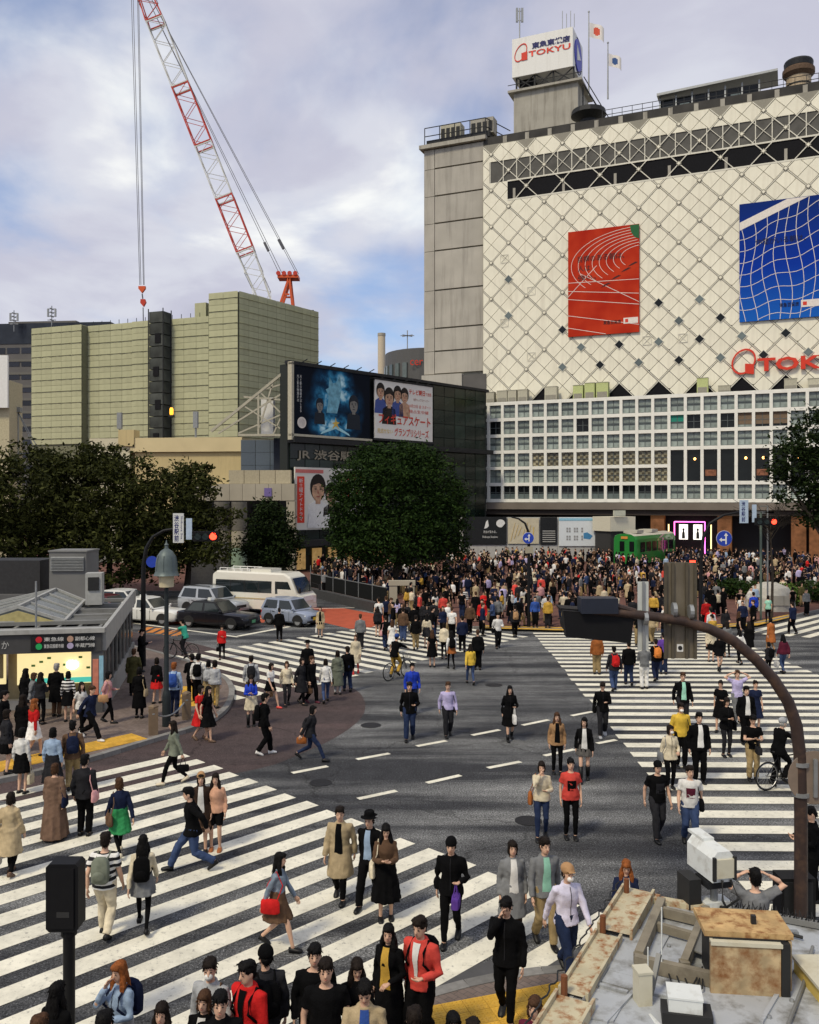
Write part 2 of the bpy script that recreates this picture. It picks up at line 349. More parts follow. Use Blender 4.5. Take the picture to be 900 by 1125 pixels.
# ---- crosswalks: s runs right and away, t runs right and towards the camera (both at 45 degrees)
def ST(s, t): return ((s+t)/math.sqrt(2), (s-t)/math.sqrt(2))
def crosswalk(label, bars):
 o = bpy.data.objects.new('crosswalk', None); C.objects.link(o); tag(o, label=label, kind='structure')
 for q in bars:
  MB().flat(q, (0, 0, 0.009), (1,0,0), (0,1,0)).build('stripe', M_white, o)
 return o
jit = lambda a: random.uniform(-a, a)
bars = []
for i in range(18):
 t = -21.75+0.788*i; s1 = 12.85+jit(0.05); s0 = 2.6
 bars.append([ST(s0, t), ST(s1, t), ST(s1, t+0.44), ST(s0, t+0.44)])
crosswalk('near left crosswalk of long diagonal white stripes', bars)
bars = []
for i in range(21):
 s = 17.6+0.92*i; t0 = -35.4-0.045*i+jit(0.06); t1 = -26.2-0.1*max(i-4, 0)+jit(0.06)
 bars.append([ST(s, t0), ST(s, t1), ST(s+0.45, t1), ST(s+0.45, t0)])
crosswalk('middle crosswalk leading from the station entrance to the plaza', bars)
bars = []
for i in range(37):
 y = 13.0+0.925*i; x0 = 6.05+(y-18)*0.018+jit(0.05); x1 = 16.4+jit(0.05); k = 0.015
 bars.append([(x0, y), (x1, y-k*10), (x1, y+0.46-k*10), (x0, y+0.46)])
crosswalk('wide right crosswalk running away towards the plaza', bars)
bars = []
for i in range(7):
 t = -20.6+0.92*i
 bars.append([ST(45.5+0.25*i, t), ST(57, t), ST(57, t+0.45), ST(45.5+0.25*i, t+0.45)])
crosswalk('short crosswalk at the far right edge', bars)
def line_mark(a, b, wd, m=None, name='lane_mark', parent=None):
 a = Vector(a); b = Vector(b); n = (b-a).normalized(); n = Vector((-n.y, n.x, 0))*wd/2
 return MB().flat([tuple(p)[:2] for p in (a-n, b-n, b+n, a+n)], (0, 0, 0.009), (1,0,0), (0,1,0)).build(name, m or M_white, parent)
lm = bpy.data.objects.new('lane_markings', None); C.objects.link(lm); tag(lm, label='broken and solid white lane lines on the asphalt', kind='structure')
for (a, b) in (((321, 849.5), (360, 842)), ((392, 834.5), (428, 828)), ((458, 820), (490.5, 814)), ((518.6, 808), (549, 802)), ((574, 797), (603, 791)), ((628, 786.5), (651, 782)),
               ((393.5, 878), (435.5, 869)), ((469, 860.5), (506, 852)), ((536, 844), (572, 837)), ((598, 830.5), (631.5, 823.5)), ((656, 817), (677, 813))):
 line_mark(G(*a), G(*b), 0.17, parent=lm)
line_mark(G(60, 673), G(262, 700), 0.22, parent=lm); line_mark(G(262, 699), G(318, 688.5), 0.3, parent=lm)
line_mark(G(335, 688), G(352, 676), 0.15, parent=lm); line_mark(G(262, 681), G(330, 677), 0.15, parent=lm); line_mark(G(300, 670), G(420, 667), 0.15, parent=lm)
sheet('red_lane', gpoly([(344, 668), (376, 668), (421, 676), (424, 688), (385, 691), (352, 683)]), 0.004, M_redpaint, 'red painted road surface before the plaza kerb')
sheet('red_lane_strip', gpoly([(185, 676), (295, 676), (290, 684), (180, 686)]), 0.004, M_redpaint, 'red painted lane beneath the waiting cars')
om = bpy.data.objects.new('bus_lane_marks', None); C.objects.link(om); tag(om, label='orange hatched marks on the road by the taxi', kind='structure')
for k in range(5): line_mark(G(155+9*k, 694+1.2*k), G(166+9*k, 689+1.2*k), 0.35, M_orange, parent=om)
# ---- tactile paving: tiles with round studs
def tactile_mesh(dots):
 mb = MB(); mb.box((0, 0, 0.006), (0.292, 0.292, 0.012))
 if dots:
  for i in range(5):
   for j in range(5): mb.lathe([(0.019, 0.011), (0.013, 0.019)], (-0.116+0.058*i, -0.116+0.058*j, 0), 5)
 else:
  for i in range(4): mb.b(-0.13, 0.13, -0.115+0.07*i, -0.09+0.07*i, 0.011, 0.018)
 return mb.mesh('tactile_tile', [M_tact])
TD, TB = tactile_mesh(True), tactile_mesh(False)
ang = math.atan2(0.55, 1.7)
for i in range(-14, 24):
 for j in range(0, 4):
  x = 0.9+0.3*i*math.cos(ang)-0.3*j*math.sin(ang)*-1; y = 12.05+0.3*i*math.sin(ang)-0.3*j*math.cos(ang)
  edge = [p for p in NEAR]
  if in_poly(x, y+0.33, NEAR+[(40, -12), (-10, -12)]) and -1.6 < x < 3.2: link('tactile_tile', TD, pv_near, (x, y, 0.121), ang)
d0 = G(-30, 853, 0.12); d1 = G(160, 811, 0.12); dv = (d1-d0).normalized(); L0 = (d1-d0).length; nv = Vector((-dv.y, dv.x, 0))
for i in range(int(L0/0.3)):
 for j in range(3): link('tactile_tile', TD if j else TB, pv_left, d0+dv*(0.3*i+0.15)+nv*0.3*j+Vector((0, 0, 0.001)), math.atan2(dv.y, dv.x))
d0 = G(212, 776, 0.12); d1 = G(214, 752, 0.12); dv = (d1-d0).normalized(); nv = Vector((dv.y, -dv.x, 0))
for i in range(int((d1-d0).length/0.3)):
 for j in range(4): link('tactile_tile', TD, pv_left, d0+dv*(0.3*i+0.15)+nv*(0.3*j-0.3)+Vector((0, 0, 0.001)), math.atan2(dv.y, dv.x))
for (q, nm) in (([(532, 687), (632, 689.5), (634, 693), (530, 690)], 'a'), ([(762, 687), (826, 684), (866, 675), (871, 677.5), (832, 687), (764, 690.5)], 'b'), ([(450, 679), (470, 685), (466, 688), (446, 682)], 'c')):
 sheet('tactile_strip', [(G(x, y, 0.12).x, G(x, y, 0.12).y) for x, y in q], 0.124, M_tact, parent=pv_plaza)
for (x, y, r) in ((2.6, 19.3, 0.3), (-1.2, 27.5, 0.32), (3.2, 33.5, 0.32), (-2.2, 21.9, 0.28)):
 o = MB().lathe([(r, 0.0), (r, 0.010), (r*0.86, 0.010), (r*0.84, 0.006)], (0,0,0), 24).build('manhole_cover', mat('cast_iron', (0.03, 0.03, 0.032), 0.6, 0.6, bump=0.6, bscale=90), None, (x, y, 0.0))
 tag(o, 'round iron manhole cover set in the asphalt'+{2.6: ' by the lower dashed line', -1.2: ' in the middle of the crossing', 3.2: ' towards the plaza kerb', -2.2: ' left of the dashed lines'}[x], 'manhole cover', 'manhole covers')
def ground_z(x, y):
 if in_poly(x, y, CORNER+[(-60, 60), (-60, 15)]) or in_poly(x, y, PLAZA+[(80, 170), (-120, 170)]) or in_poly(x, y, NEAR+[(40, -12), (-10, -12)]): return 0.12
 return 0.0
# ================================================================== department store (local x along the facade, y into it, z up)
TA = R(-23.3); TC = Vector((9.4, 113.0, 0))
def T2(u, v, z): return Vector((TC.x+u*math.cos(TA)-v*math.sin(TA), TC.y+u*math.sin(TA)+v*math.cos(TA), z))
M_cream = mat('cream_panel', (0.80, 0.765, 0.625), 0.6, var=0.05, scale=0.6, rand=0.05, stain=(0.45, 0.40, 0.31), stain_amt=0.35, stain_scale=0.5, streak=True)
M_bar = mat('lattice_grey', (0.67, 0.645, 0.545), 0.6, var=0.1, scale=1.0)
M_seam = mat('seam_grey', (0.27, 0.255, 0.21), 0.9)
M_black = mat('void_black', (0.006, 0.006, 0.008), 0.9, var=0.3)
M_mesh = mat('louvre_grey', (0.10, 0.097, 0.088), 0.8, var=0.25, scale=0.8)
M_stone = mat('stone_grey', (0.40, 0.375, 0.325), 0.85, var=0.12, scale=0.4, rand=0.05, stain=(0.20, 0.185, 0.16), stain_amt=0.55, stain_scale=0.5, streak=True)
M_conc = mat('concrete', (0.36, 0.34, 0.29), 0.85, var=0.14, scale=0.6, stain=(0.12, 0.105, 0.085), stain_amt=0.75, stain_scale=0.5, streak=True)
M_frame = mat('window_grid_white', (0.78, 0.77, 0.70), 0.5, var=0.05, scale=1.0, stain=(0.45, 0.44, 0.40), stain_amt=0.25)
M_dkmetal = mat('dark_metal', (0.025, 0.026, 0.028), 0.55, 0.4, var=0.2)
M_steel = mat('galvanised_steel', (0.30, 0.31, 0.31), 0.5, 0.6, var=0.15)
M_glassdk = mat('glass_dark', (0.008, 0.010, 0.011), 0.12, var=0.3, scale=0.7, spec=0.25)
M_glassbl = mat('glass_blue_grey', (0.10, 0.125, 0.12), 0.22, var=0.22, scale=1.4, rand=0.32, spec=0.6)
M_glasslt = mat('glass_pale_band', (0.24, 0.28, 0.26), 0.3, var=0.35, scale=2.2, rand=0.2)
M_red = mat('sign_red', (0.62, 0.045, 0.022), 0.45, var=0.04)
M_blue = mat('sign_blue', (0.02, 0.03, 0.42), 0.4, var=0.05)
M_navy = mat('sign_navy', (0.012, 0.015, 0.11), 0.5, var=0.05)
M_sgnw = mat('sign_white', (0.74, 0.735, 0.70), 0.5, var=0.05, stain=(0.5, 0.48, 0.42), stain_amt=0.3, stain_scale=0.6, streak=True)
store = thing('department_store', 'cream department store clad in diamond panels above a white window grid', 'building', TC, TA)
ULEN, ZB, ZT = 60.0, 18.6, 52.4
MB().b(0, ULEN, 0.0, 30, 0, ZT-0.02).build('wall', M_seam, store)
MB().b(0.9, ULEN-1, -0.04, -0.01, 47.4, 50.1).build('louvre_backing', M_mesh, store)
for i in range(34):
 MB().b(1.0+1.75*i-0.05, 1.0+1.75*i+0.05, -0.14, -0.03, 47.4, 50.1).build('louvre_post', M_bar, store)
MB().b(3.3, ULEN-1, -0.05, -0.01, 45.0, 47.4).build('dark_gallery', M_black, store)
for z, x0 in ((47.4, 3.3), (45.0, 3.3)): MB().b(x0, ULEN-1, -0.16, -0.02, z-0.09, z+0.09).build('gallery_edge', M_bar, store)
for i in range(8): MB().b(4+6.3*i, 4.12+6.3*i+0.2, -0.10, -0.04, 45.1, 46.4).build('gallery_post', M_conc, store)
D = 4.6; side = D/math.sqrt(2); hs = side/2          # node spacing, cell side, panel side
Z0 = 51.05                                           # level of a row of nodes
def node(i, j): return (1.15+D/2*i, Z0-D/2*j)         # nodes where i+j is even
g_b, g_s = 0.115, 0.028                                 # half widths of the wide and the thin joints
h = hs/math.sqrt(2)
full = []; cutp = []
def keep(poly):
 """clip to the facade and away from the open bands"""
 res = []
 base = poly
 for a, b, c in ((1, 0, 0.08), (-1, 0, -(ULEN-0.1)), (0, -1, -(ZT-0.15)), (0, 1, ZB)):
  base = clip_poly(base, a, b, c)
  if len(base) < 3: return []
 up = clip_poly(base, 0, 1, 50.1)
 if len(up) > 2: res.append(up)
 low = clip_poly(base, 0, -1, -45.0)
 if len(low) > 2: res.append(low)
 lf = clip_poly(clip_poly(clip_poly(base, -1, 0, -3.3), 0, -1, -47.4), 0, 1, 45.0)
 if len(lf) > 2: res.append(lf)
 lf = clip_poly(clip_poly(clip_poly(base, -1, 0, -0.9), 0, -1, -50.1), 0, 1, 47.4)
 if len(lf) > 2: res.append(lf)
 return res
def parea(p): return abs(sum(p[i][0]*p[(i+1) % len(p)][1]-p[(i+1) % len(p)][0]*p[i][1] for i in range(len(p))))/2
dpoly = None
for i in range(-1, 54):
 for j in range(-1, 17):
  if (i+j) % 2: continue
  nx, nz_ = node(i, j)                           # top node of a cell; the cell centre lies D/2 below
  cx_, cz_ = nx, nz_-D/2
  if cx_ > 7.0 and nz_-D < 18.5: continue         # the saw-tooth lower edge
  for a, b in ((0, 1), (0, -1), (1, 0), (-1, 0)):
   px_, pz_ = cx_+a*D/4, cz_+b*D/4
   r0 = D/4
   pts = []
   for (ex, ez) in ((0, r0), (r0, 0), (0, -r0), (-r0, 0)): pts.append((px_+ex, pz_+ez))
   k = math.sqrt(2)
   c = []
   for (sx, sz) in ((1, 1), (1, -1), (-1, -1), (-1, 1)):
    outward = (sx*a+sz*b) > 0
    c.append((sx, sz, r0-(g_b if outward else g_s)*k))
   poly = [(px_-4, pz_-4), (px_+4, pz_-4), (px_+4, pz_+4), (px_-4, pz_+4)]
   for sx, sz, rr in c: poly = clip_poly(poly, -sx, -sz, -(rr+sx*px_+sz*pz_))
   for q in keep(poly):
    (full if parea(q) > parea(poly)*0.995 else cutp).append((q, (px_, pz_), (a, b)))
full.sort(key=lambda q: -q[1][0] if q[1][0] < 40.5 else 1e9)
shared = {}
rest = MB()
def panel_into(mb, q, off=(0, 0), dep=0.0):
 mb.prism([(x-off[0], z-off[1]) for x, z in q], (0, 0.12, 0), (0, -0.13-dep, 0))
for k, (q, c, ab) in enumerate(full):
 if k < 290 and c[0] < 40.5:
  if ab not in shared:
   mb = MB(); panel_into(mb, q, c); shared[ab] = mb.mesh('panel', [M_cream])
  link('panel', shared[ab], store, (c[0], random.uniform(0, 0.012), c[1]))
 else: panel_into(rest, q, dep=random.uniform(0, 0.01))
for q, c, ab in cutp: panel_into(rest, q, dep=random.uniform(0, 0.01))
tag(rest.build('further_panels', M_cream, store), kind='stuff')
for sgn in (1, -1):
 for k in range(-12, 30):
  x0 = 1.15+D*k; lo, hi = 0.1, ULEN-0.2
  pts = []
  zl, zh = 19.2, ZT-0.2
  xa, xb = (x0+(zl-Z0)/sgn, x0+(zh-Z0)/sgn); xa, xb = min(xa, xb), max(xa, xb)
  xa, xb = max(xa, lo), min(xb, hi)
  if xb-xa < 0.8: continue
  za, zb = Z0+sgn*(xa-x0), Z0+sgn*(xb-x0)
  MB().bar((xa, -0.075-0.012*(sgn > 0), za), (xb, -0.075-0.012*(sgn > 0), zb), 0.10, 0.155, up=(0, 1, 0)).build('lattice_batten', M_bar, store)
for sgn in (1, -1):
 for k in range(0, 15):
  x0 = 1.15+D*k+D/2+ (0 if sgn > 0 else 0); xa, xb = x0+(47.4-Z0)/sgn, x0+(50.1-Z0)/sgn
  xa, xb = min(xa, xb), max(xa, xb)
  if xa < 0.9 or xb > ULEN-2: continue
  MB().bar((xa, -0.10, Z0+sgn*(xa-x0)), (xb, -0.10, Z0+sgn*(xb-x0)), 0.06, 0.12, up=(0, 1, 0)).build('thin_batten', M_bar, store)
plate_l = MB().prism([(0, .32), (.32, 0), (0, -.32), (-.32, 0)], (0, 0.1, 0), (0, -0.20, 0)).prism([(0, .2), (.2, 0), (0, -.2), (-.2, 0)], (0, 0.03, 0), (0, -0.235, 0), mi=1)
pl_a = plate_l.mesh('node_plate', [M_seam, M_cream]); 
plate_d = MB().prism([(0, .62), (.62, 0), (0, -.62), (-.62, 0)], (0, 0.12, 0), (0, -0.20, 0)).prism([(0, .5), (.5, 0), (0, -.5), (-.5, 0)], (0, 0.03, 0), (0, -0.23, 0), mi=1)
pl_b = plate_d.mesh('node_window', [M_bar, M_glassdk]); pl_c = plate_d.mesh('node_window', [M_bar, M_glassbl])
POSTERS = ((11.1, 19.65, 27.05, 39.9), (30.8, 39.4, 27.3, 40.8))
for i in range(0, 38):
 for j in range(0, 14):
  if (i+j) % 2: continue
  x, z = node(i, j)
  if x > 41 or z < 21.6 or any(a-0.5 < x < b+0.5 and c-0.5 < z < d+0.5 for a, b, c, d in POSTERS): continue
  low = z < 31-0.02*abs(x-20) and x > 9
  link('node_window' if low else 'node_plate', (pl_b if (i*7+j*3) % 4 else pl_c) if low else (pl_c if (z < 40 and random.random() < .12) else pl_a), store, (x, 0, z))
for (x, z) in ((2.9, 37.6), (2.9, 29.5), (6.4, 33.2), (6.4, 25.0), (20.5, 26.0), (24.6, 26.0)):   # ventilation hatches
 mb = MB()
 for a, b in (((-.5, -.5), (.5, -.5)), ((.5, -.5), (.5, .5)), ((.5, .5), (-.5, .5)), ((-.5, .5), (-.5, -.5)), ((-.5, -.5), (.5, .5)), ((-.5, .5), (.5, -.5))):
  mb.bar((a[0], -0.16, a[1]), (b[0], -0.16, b[1]), 0.05, 0.06)
 mb.build('hatch', M_bar, store, (x, 0, z))
# ---- dark bays under the saw-tooth and the plant on the ledge
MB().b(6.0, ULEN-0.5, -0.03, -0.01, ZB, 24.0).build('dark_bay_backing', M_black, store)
# ---- window grid block standing forward of the facade
GY = -2.6; GU0, GN, GP = -0.2, 33, 1.81; GZ0, GR, GH = 7.0, 6, 2.0
MB().b(GU0-0.1, GU0+GN*GP+0.1, GY+0.35, -0.02, GZ0, GZ0+GR*GH+0.1).build('grid_block', M_black, store)
MB().b(GU0-0.75, GU0-0.12, GY+0.5, 1.0, GZ0-0.2, GZ0+GR*GH-0.3).build('grid_end_wall', M_conc, store)
for i in range(GN+1):
 MB().b(GU0+i*GP-0.17, GU0+i*GP+0.17, GY-0.12, GY+0.4, GZ0-0.15, GZ0+GR*GH+0.15).build('mullion', M_frame, store)
for j in range(GR+1):
 if j in (2,):
  MB().b(GU0, GU0+13*GP, GY-0.10, GY+0.4, GZ0+j*GH-0.19, GZ0+j*GH+0.19).build('transom', M_frame, store)
 else: MB().b(GU0-0.15, GU0+GN*GP+0.15, GY-0.10, GY+0.4, GZ0+j*GH-0.2, GZ0+j*GH+0.2).build('transom', M_frame, store)
def checker_mat(name, c1, c2):
 m = bpy.data.materials.new(name); m.use_nodes = True; t = m.node_tree; b = t.nodes['Principled BSDF']
 co = N('ShaderNodeTexCoord', t); ch = N('ShaderNodeTexChecker', t); ch.inputs['Scale'].default_value = 3.0; ch.inputs[1].default_value = (*c1, 1); ch.inputs[2].default_value = (*c2, 1)
 mp_ = N('ShaderNodeMapping', t); mp_.inputs['Location'].default_value = (0.03, 0.05, 0.03); t.links.new(co.outputs['Object'], mp_.inputs[0]); t.links.new(mp_.outputs[0], ch.inputs[0])
 oi = N('ShaderNodeObjectInfo', t); hs_ = N('ShaderNodeHueSaturation', t); r = N('ShaderNodeMapRange', t); r.inputs[3].default_value = 0.65; r.inputs[4].default_value = 1.3
 t.links.new(oi.outputs['Random'], r.inputs[0]); t.links.new(r.outputs[0], hs_.inputs['Value']); t.links.new(ch.outputs[0], hs_.inputs['Color']); t.links.new(hs_.outputs[0], b.inputs['Base Color']); b.inputs['Roughness'].default_value = 0.35
 return m
M_chk = checker_mat('checker_screen', (0.085, 0.07, 0.04), (0.28, 0.255, 0.165))
M_warm = mat('warm_lamp', (0.9, 0.5, 0.2), 0.5, emit=(1.0, 0.45, 0.12), emit_s=3.0)
M_green = mat('shop_green', (0.02, 0.22, 0.16), 0.5)
wW, wH = GP-0.34, GH-0.40
def pane_mesh(kind):
 mb = MB(); a = wW/2+0.02; b = wH/2+0.02
 if kind == 'frost':                     # clear above, frosted bands
  mb.b(-a, a, 0.10, 0.16, -b, b, 0); mb.b(-a, a, 0.085, 0.1, 0.12, b-0.12, 1); mb.b(-a, a, 0.085, 0.1, -b+0.1, -0.2, 1)
 else: mb.b(-a, a, 0.10, 0.16, -b, b, 0)
 return mb
PM = {'frost': pane_mesh('frost').mesh('pane', [M_glassbl, M_glasslt]), 'dark': pane_mesh('d').mesh('pane', [M_glassdk]), 'chk': pane_mesh('d').mesh('pane', [M_chk]), 'half': MB().b(-wW/2, wW/2, 0.10, 0.16, -wH/2, wH/2, 0).b(-wW/2, wW/2, 0.085, 0.1, -wH/2, -0.15, 1).mesh('pane', [M_glassdk, M_glassbl]),
      'frost2': pane_mesh('d').mesh('pane', [M_glasslt])}
mu_ = MB().b(-0.03, 0.03, 0.02, 0.1, -wH/2-.02, wH/2+.02).b(-wW/2-.02, wW/2+.02, 0.025, 0.095, -0.03, 0.03)
MUL = mu_.mesh('glazing_bar', [mat('glazing_bar_grey', (0.10, 0.115, 0.115), 0.5, var=0.1)])
for j in range(GR):
 for i in range(GN):
  x = GU0+(i+0.5)*GP; row = GR-1-j               # row 0 = topmost
  if x > 43: continue
  if row in (3, 4) and i >= 13:
   if row == 3: continue
   z = GZ0+2*GH                                  # tall dark bays over two storeys
   wdw = MB().b(-wW/2-.02, wW/2+.02, 0.22, 0.26, -wH/2-GH/2, wH/2+GH/2).build('shop_window', M_glassdk, store, (x, GY+0.1, z))
   if i in (14, 17, 18, 20): MB().ell((0.1, 0.1, 0.75), (0.14, 0.08, 0.16)).build('shop_lamp', M_warm, wdw)
   if i in (15, 18): MB().b(-0.6, 0.6, 0.12, 0.2, -1.2, -0.5).build('shop_display', mat('shop_orange', (0.22, 0.09, 0.05), 0.7, var=0.6, scale=4), wdw)
   continue
  k = 'frost'
  if row == 3 and i >= 4: k = 'chk'
  elif row == 4 and i >= 8: k = 'chk'
  elif row == 4: k = 'frost2' if i < 7 else 'frost'
  elif row == 5: k = 'half' if i < 13 else 'frost'
  elif row == 1 and i in (1, 7, 14, 16, 18, 19): k = 'dark'
  wdw = link('window', MUL, store, (x, GY+0.1, GZ0+(j+0.5)*GH))
  link('pane', PM[k], wdw)
  if row == 1 and i == 13: MB().b(-wW/2, wW/2, 0.04, 0.08, 0.05, wH/2).build('blind', M_green, wdw)
  if row == 1 and i in (17, 18, 19): MB().b(-wW/2, wW/2, 0.05, 0.08, -0.5, wH/2).build('blind', mat('blind_tan', (0.17, 0.12, 0.08), 0.8), wdw)
for i in range(0, 38): # bolts on the frame crossings (small dark covers)
 pass
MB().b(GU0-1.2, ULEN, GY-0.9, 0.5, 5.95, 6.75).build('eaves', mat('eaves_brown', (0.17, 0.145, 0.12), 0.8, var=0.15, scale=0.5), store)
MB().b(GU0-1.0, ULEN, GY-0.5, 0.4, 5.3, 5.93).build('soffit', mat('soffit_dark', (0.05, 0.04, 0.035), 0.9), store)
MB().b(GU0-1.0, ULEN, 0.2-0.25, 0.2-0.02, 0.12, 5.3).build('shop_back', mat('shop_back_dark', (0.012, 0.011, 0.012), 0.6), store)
M_pillar_lit = mat('orange_lit_pillar', (0.14, 0.06, 0.028), 0.5, var=0.6, scale=1.6, emit=(1.0, 0.38, 0.08), emit_s=0.03)  # orange lamp light on the piers put into colour and faint glow
for x in (21.3, 28.6, 36.2, 38.0): MB().b(x, x+1.5, GY-0.2, GY+1.0, 0.12, 5.29).build('pillar', M_pillar_lit, store)
M_pink = mat('neon_pink', (0.9, 0.2, 0.6), 0.4, emit=(1.0, 0.12, 0.55), emit_s=2.2)
nf = MB()
for a, b in (((24.0, 1.0), (24.0, 4.6)), ((24.0, 4.6), (27.3, 4.6)), ((27.3, 4.6), (27.3, 1.0))): nf.bar((a[0], GY-0.6, a[1]), (b[0], GY-0.6, b[1]), 0.11)
nf.build('neon_frame', M_pink, store)
M_lit = mat('lit_poster', (0.8, 0.78, 0.72), 0.5, var=0.5, scale=2.5, emit=(1, 0.95, 0.85), emit_s=0.75)
for x in (24.5, 26.05):
 pn = MB().b(x, x+0.95, GY-0.5, GY-0.42, 2.6, 4.3).build('lit_panel', M_lit, store)
 MB().prism([(0.3, 0.1), (0.66, 0.1), (0.62, 0.75), (0.55, 0.95), (0.62, 1.15), (0.48, 1.32), (0.34, 1.15), (0.41, 0.95), (0.33, 0.75)], (0, 0.02, 0), (x, GY-0.53, 2.6)).build('print', mat('print_black', (0.02, 0.02, 0.02), 0.6), pn)
for x in (23.3, 27.9): MB().b(x, x+0.12, GY-0.6, GY-0.5, 0.5, 4.3).build('light_strip', mat('strip_yellow', (0.8, 0.6, 0.3), 0.5, emit=(1, 0.72, 0.3), emit_s=1.3), store)
M_ac = mat('plant_cream', (0.42, 0.40, 0.31), 0.7, var=0.15, rand=0.15); M_acg = mat('plant_green', (0.45, 0.50, 0.22), 0.7, var=0.15)
lz = GZ0+GR*GH+0.1
for n_, (x, wd, ht, gm) in enumerate(((1.0, 1.0, 1.5, 0), (2.4, 1.3, 1.6, 0), (3.8, 1.1, 1.6, 0), (5.1, 1.2, 1.6, 0), (8.5, 1.5, 1.8, 0), (12.0, 1.2, 1.8, 1), (13.4, 1.2, 2.0, 1), (14.8, 1.4, 2.0, 1), (26.3, 1.2, 1.9, 1), (28.6, 1.3, 0.9, 0), (35.5, 1.3, 1.3, 0), (37.9, 1.4, 1.2, 0))):
 q = T2(x+wd/2, -1.2, lz)
 t_ = thing('rooftop_unit', ('green' if gm else 'beige')+' plant cabinet on the ledge over the window grid, '+('first','second','third','fourth','fifth','sixth','seventh','eighth','ninth','tenth','eleventh','twelfth')[n_]+' from the left', 'plant cabinet', q, TA, 'plant cabinets on the store ledge')
 MB().b(-wd/2, wd/2, -0.5, 0.5, 0, ht).build('housing', M_acg if gm else M_ac, t_)
 MB().b(-wd/2+0.1, wd/2-0.1, -0.53, -0.49, 0.2, ht*0.45).build('grille', M_seam, t_); MB().b(-wd/2-.03, wd/2+.03, -0.54, 0.53, ht, ht+0.06).build('lid', M_ac, t_)
rg = MB(); n = 40
for k in range(n):
 a0, a1 = 2*PI*k/n, 2*PI*(k+1)/n
 if 5.05 < a0 < 5.75: continue
 f = lambda a, r: (1.35+1.35*r*math.cos(a)*0.95-0.25*math.sin(a)*-1*r, 1.5+1.45*r*math.sin(a))
 q = [f(a0, 1.0), f(a1, 1.0), f(a1, 0.86), f(a0, 0.86)]
 rg.prism(q, (0, 0.12, 0), (29.9, -0.42, 21.3))
rg.prism([(1.5, 0.15), (2.45, 0.0), (2.45, 1.15), (1.5, 1.25)], (0, 0.12, 0), (29.9, -0.43, 21.3))
em = rg.build('emblem', M_red, store)
lettering('TOKYU', M_red, store, (32.7, -0.34, 21.55), 10.2, 1.5, name='letters', depth=0.06, bold=0.03)
def track_mat():
 m = bpy.data.materials.new('poster_red_track'); m.use_nodes = True; t = m.node_tree; b = t.nodes['Principled BSDF']; L = t.links.new
 co = N('ShaderNodeTexCoord', t); sx = N('ShaderNodeSeparateXYZ', t); L(co.outputs['Object'], sx.inputs[0])
 n = N('ShaderNodeTexNoise', t); n.inputs['Scale'].default_value = 0.35; L(co.outputs['Object'], n.inputs[0])
 r = N('ShaderNodeValToRGB', t); L(n.outputs[0], r.inputs[0]); r.color_ramp.elements[0].position = 0.3; r.color_ramp.elements[0].color = (0.36, 0.018, 0.008, 1); r.color_ramp.elements[1].position = 0.7; r.color_ramp.elements[1].color = (0.50, 0.045, 0.016, 1)
 L(r.outputs[0], b.inputs['Base Color']); b.inputs['Roughness'].default_value = 0.7; b.inputs['Specular IOR Level'].default_value = 0.06; return m
p1 = thing('poster_banner', 'tall red running-track poster hanging on the cream facade', 'poster', T2(11.1, -0.35, 27.05), TA)
W1, H1 = 8.55, 12.85
MB().b(0, W1, -0.03, 0.05, 0, H1).build('sheet', track_mat(), p1)
M_pw = mat('print_white', (0.72, 0.66, 0.60), 0.6, var=0.1)
def pline(mb, pts, wd, y=-0.04, W=W1, Hh=H1):
 for a, b in zip(pts, pts[1:]):
  if min(a[0], b[0]) < 0 or max(a[0], b[0]) > W or min(a[1], b[1]) < 0 or max(a[1], b[1]) > Hh: continue
  mb.bar((a[0], y, a[1]), (b[0], y, b[1]), wd, 0.01, up=(0, 1, 0))
for k in range(8):      # the bend of the track
 lines = MB(); pline(lines, [(9.4-(9.0-0.85*k)*math.sin(a), 8.2+0.1*k+(4.4-0.42*k)*math.cos(a)-0.25*(9.0-0.85*k)*math.sin(a)*-0.12) for a in np.linspace(0.05, 2.2, 26)], 0.05); lines.build('lane_line', M_pw, p1)
for (x0, z0, x1, z1) in ((0, 5.6, 8.5, 4.6), (0, 4.6, 8.5, 3.3), (0, 6.6, 8.5, 6.3), (0, 2.6, 8.5, 0.9), (0, 1.1, 4.6, 0.05), (0.0, 4.9, 3.5, 8.4), (1.5, 7.6, 8.5, 3.6)):
 lines = MB(); pline(lines, [(x0+(x1-x0)*q, z0+(z1-z0)*q) for q in np.linspace(0, 1, 6)], 0.06); lines.build('lane_line', M_pw, p1)
MB().prism([(W1-1.1, H1-0.05), (W1-0.95, H1-0.9), (W1-0.55, H1-1.5), (W1-0.02, H1-1.75), (W1-0.02, H1-0.05)], (0, -0.02, 0), (0, -0.031, 0)).build('green_field', mat('print_green', (0.015, 0.11, 0.035), 0.6), p1)
M_pk = mat('print_dark', (0.05, 0.012, 0.012), 0.6)
lettering('目標のある朝は、', M_pk, p1, (1.2, -0.045, H1-3.9), 5.6, 0.8, bold=0.01); lettering('人は', M_pk, p1, (1.2, -0.045, H1-5.0), 1.5, 0.75, bold=0.01); lettering('強い。', M_pk, p1, (1.2, -0.045, H1-6.1), 2.2, 0.7, bold=0.01)
for (x, z) in ((4.0, 5.7), (5.2, 6.5), (6.4, 7.3), (7.2, 7.9)): MB().prism([(0, 0), (0.5, 0.12), (1.2, 0.42), (0.9, 0.5), (0.4, 0.28)], (0, -0.015, 0), (x, -0.032, z)).build('shadow_print', M_pk, p1)
MB().b(6.7, 8.4, -0.05, -0.03, 1.1, 1.8).build('logo_strip', M_pw, p1); MB().b(6.9, 7.25, -0.06, -0.05, 1.25, 1.65).build('logo_mark', M_red, p1)
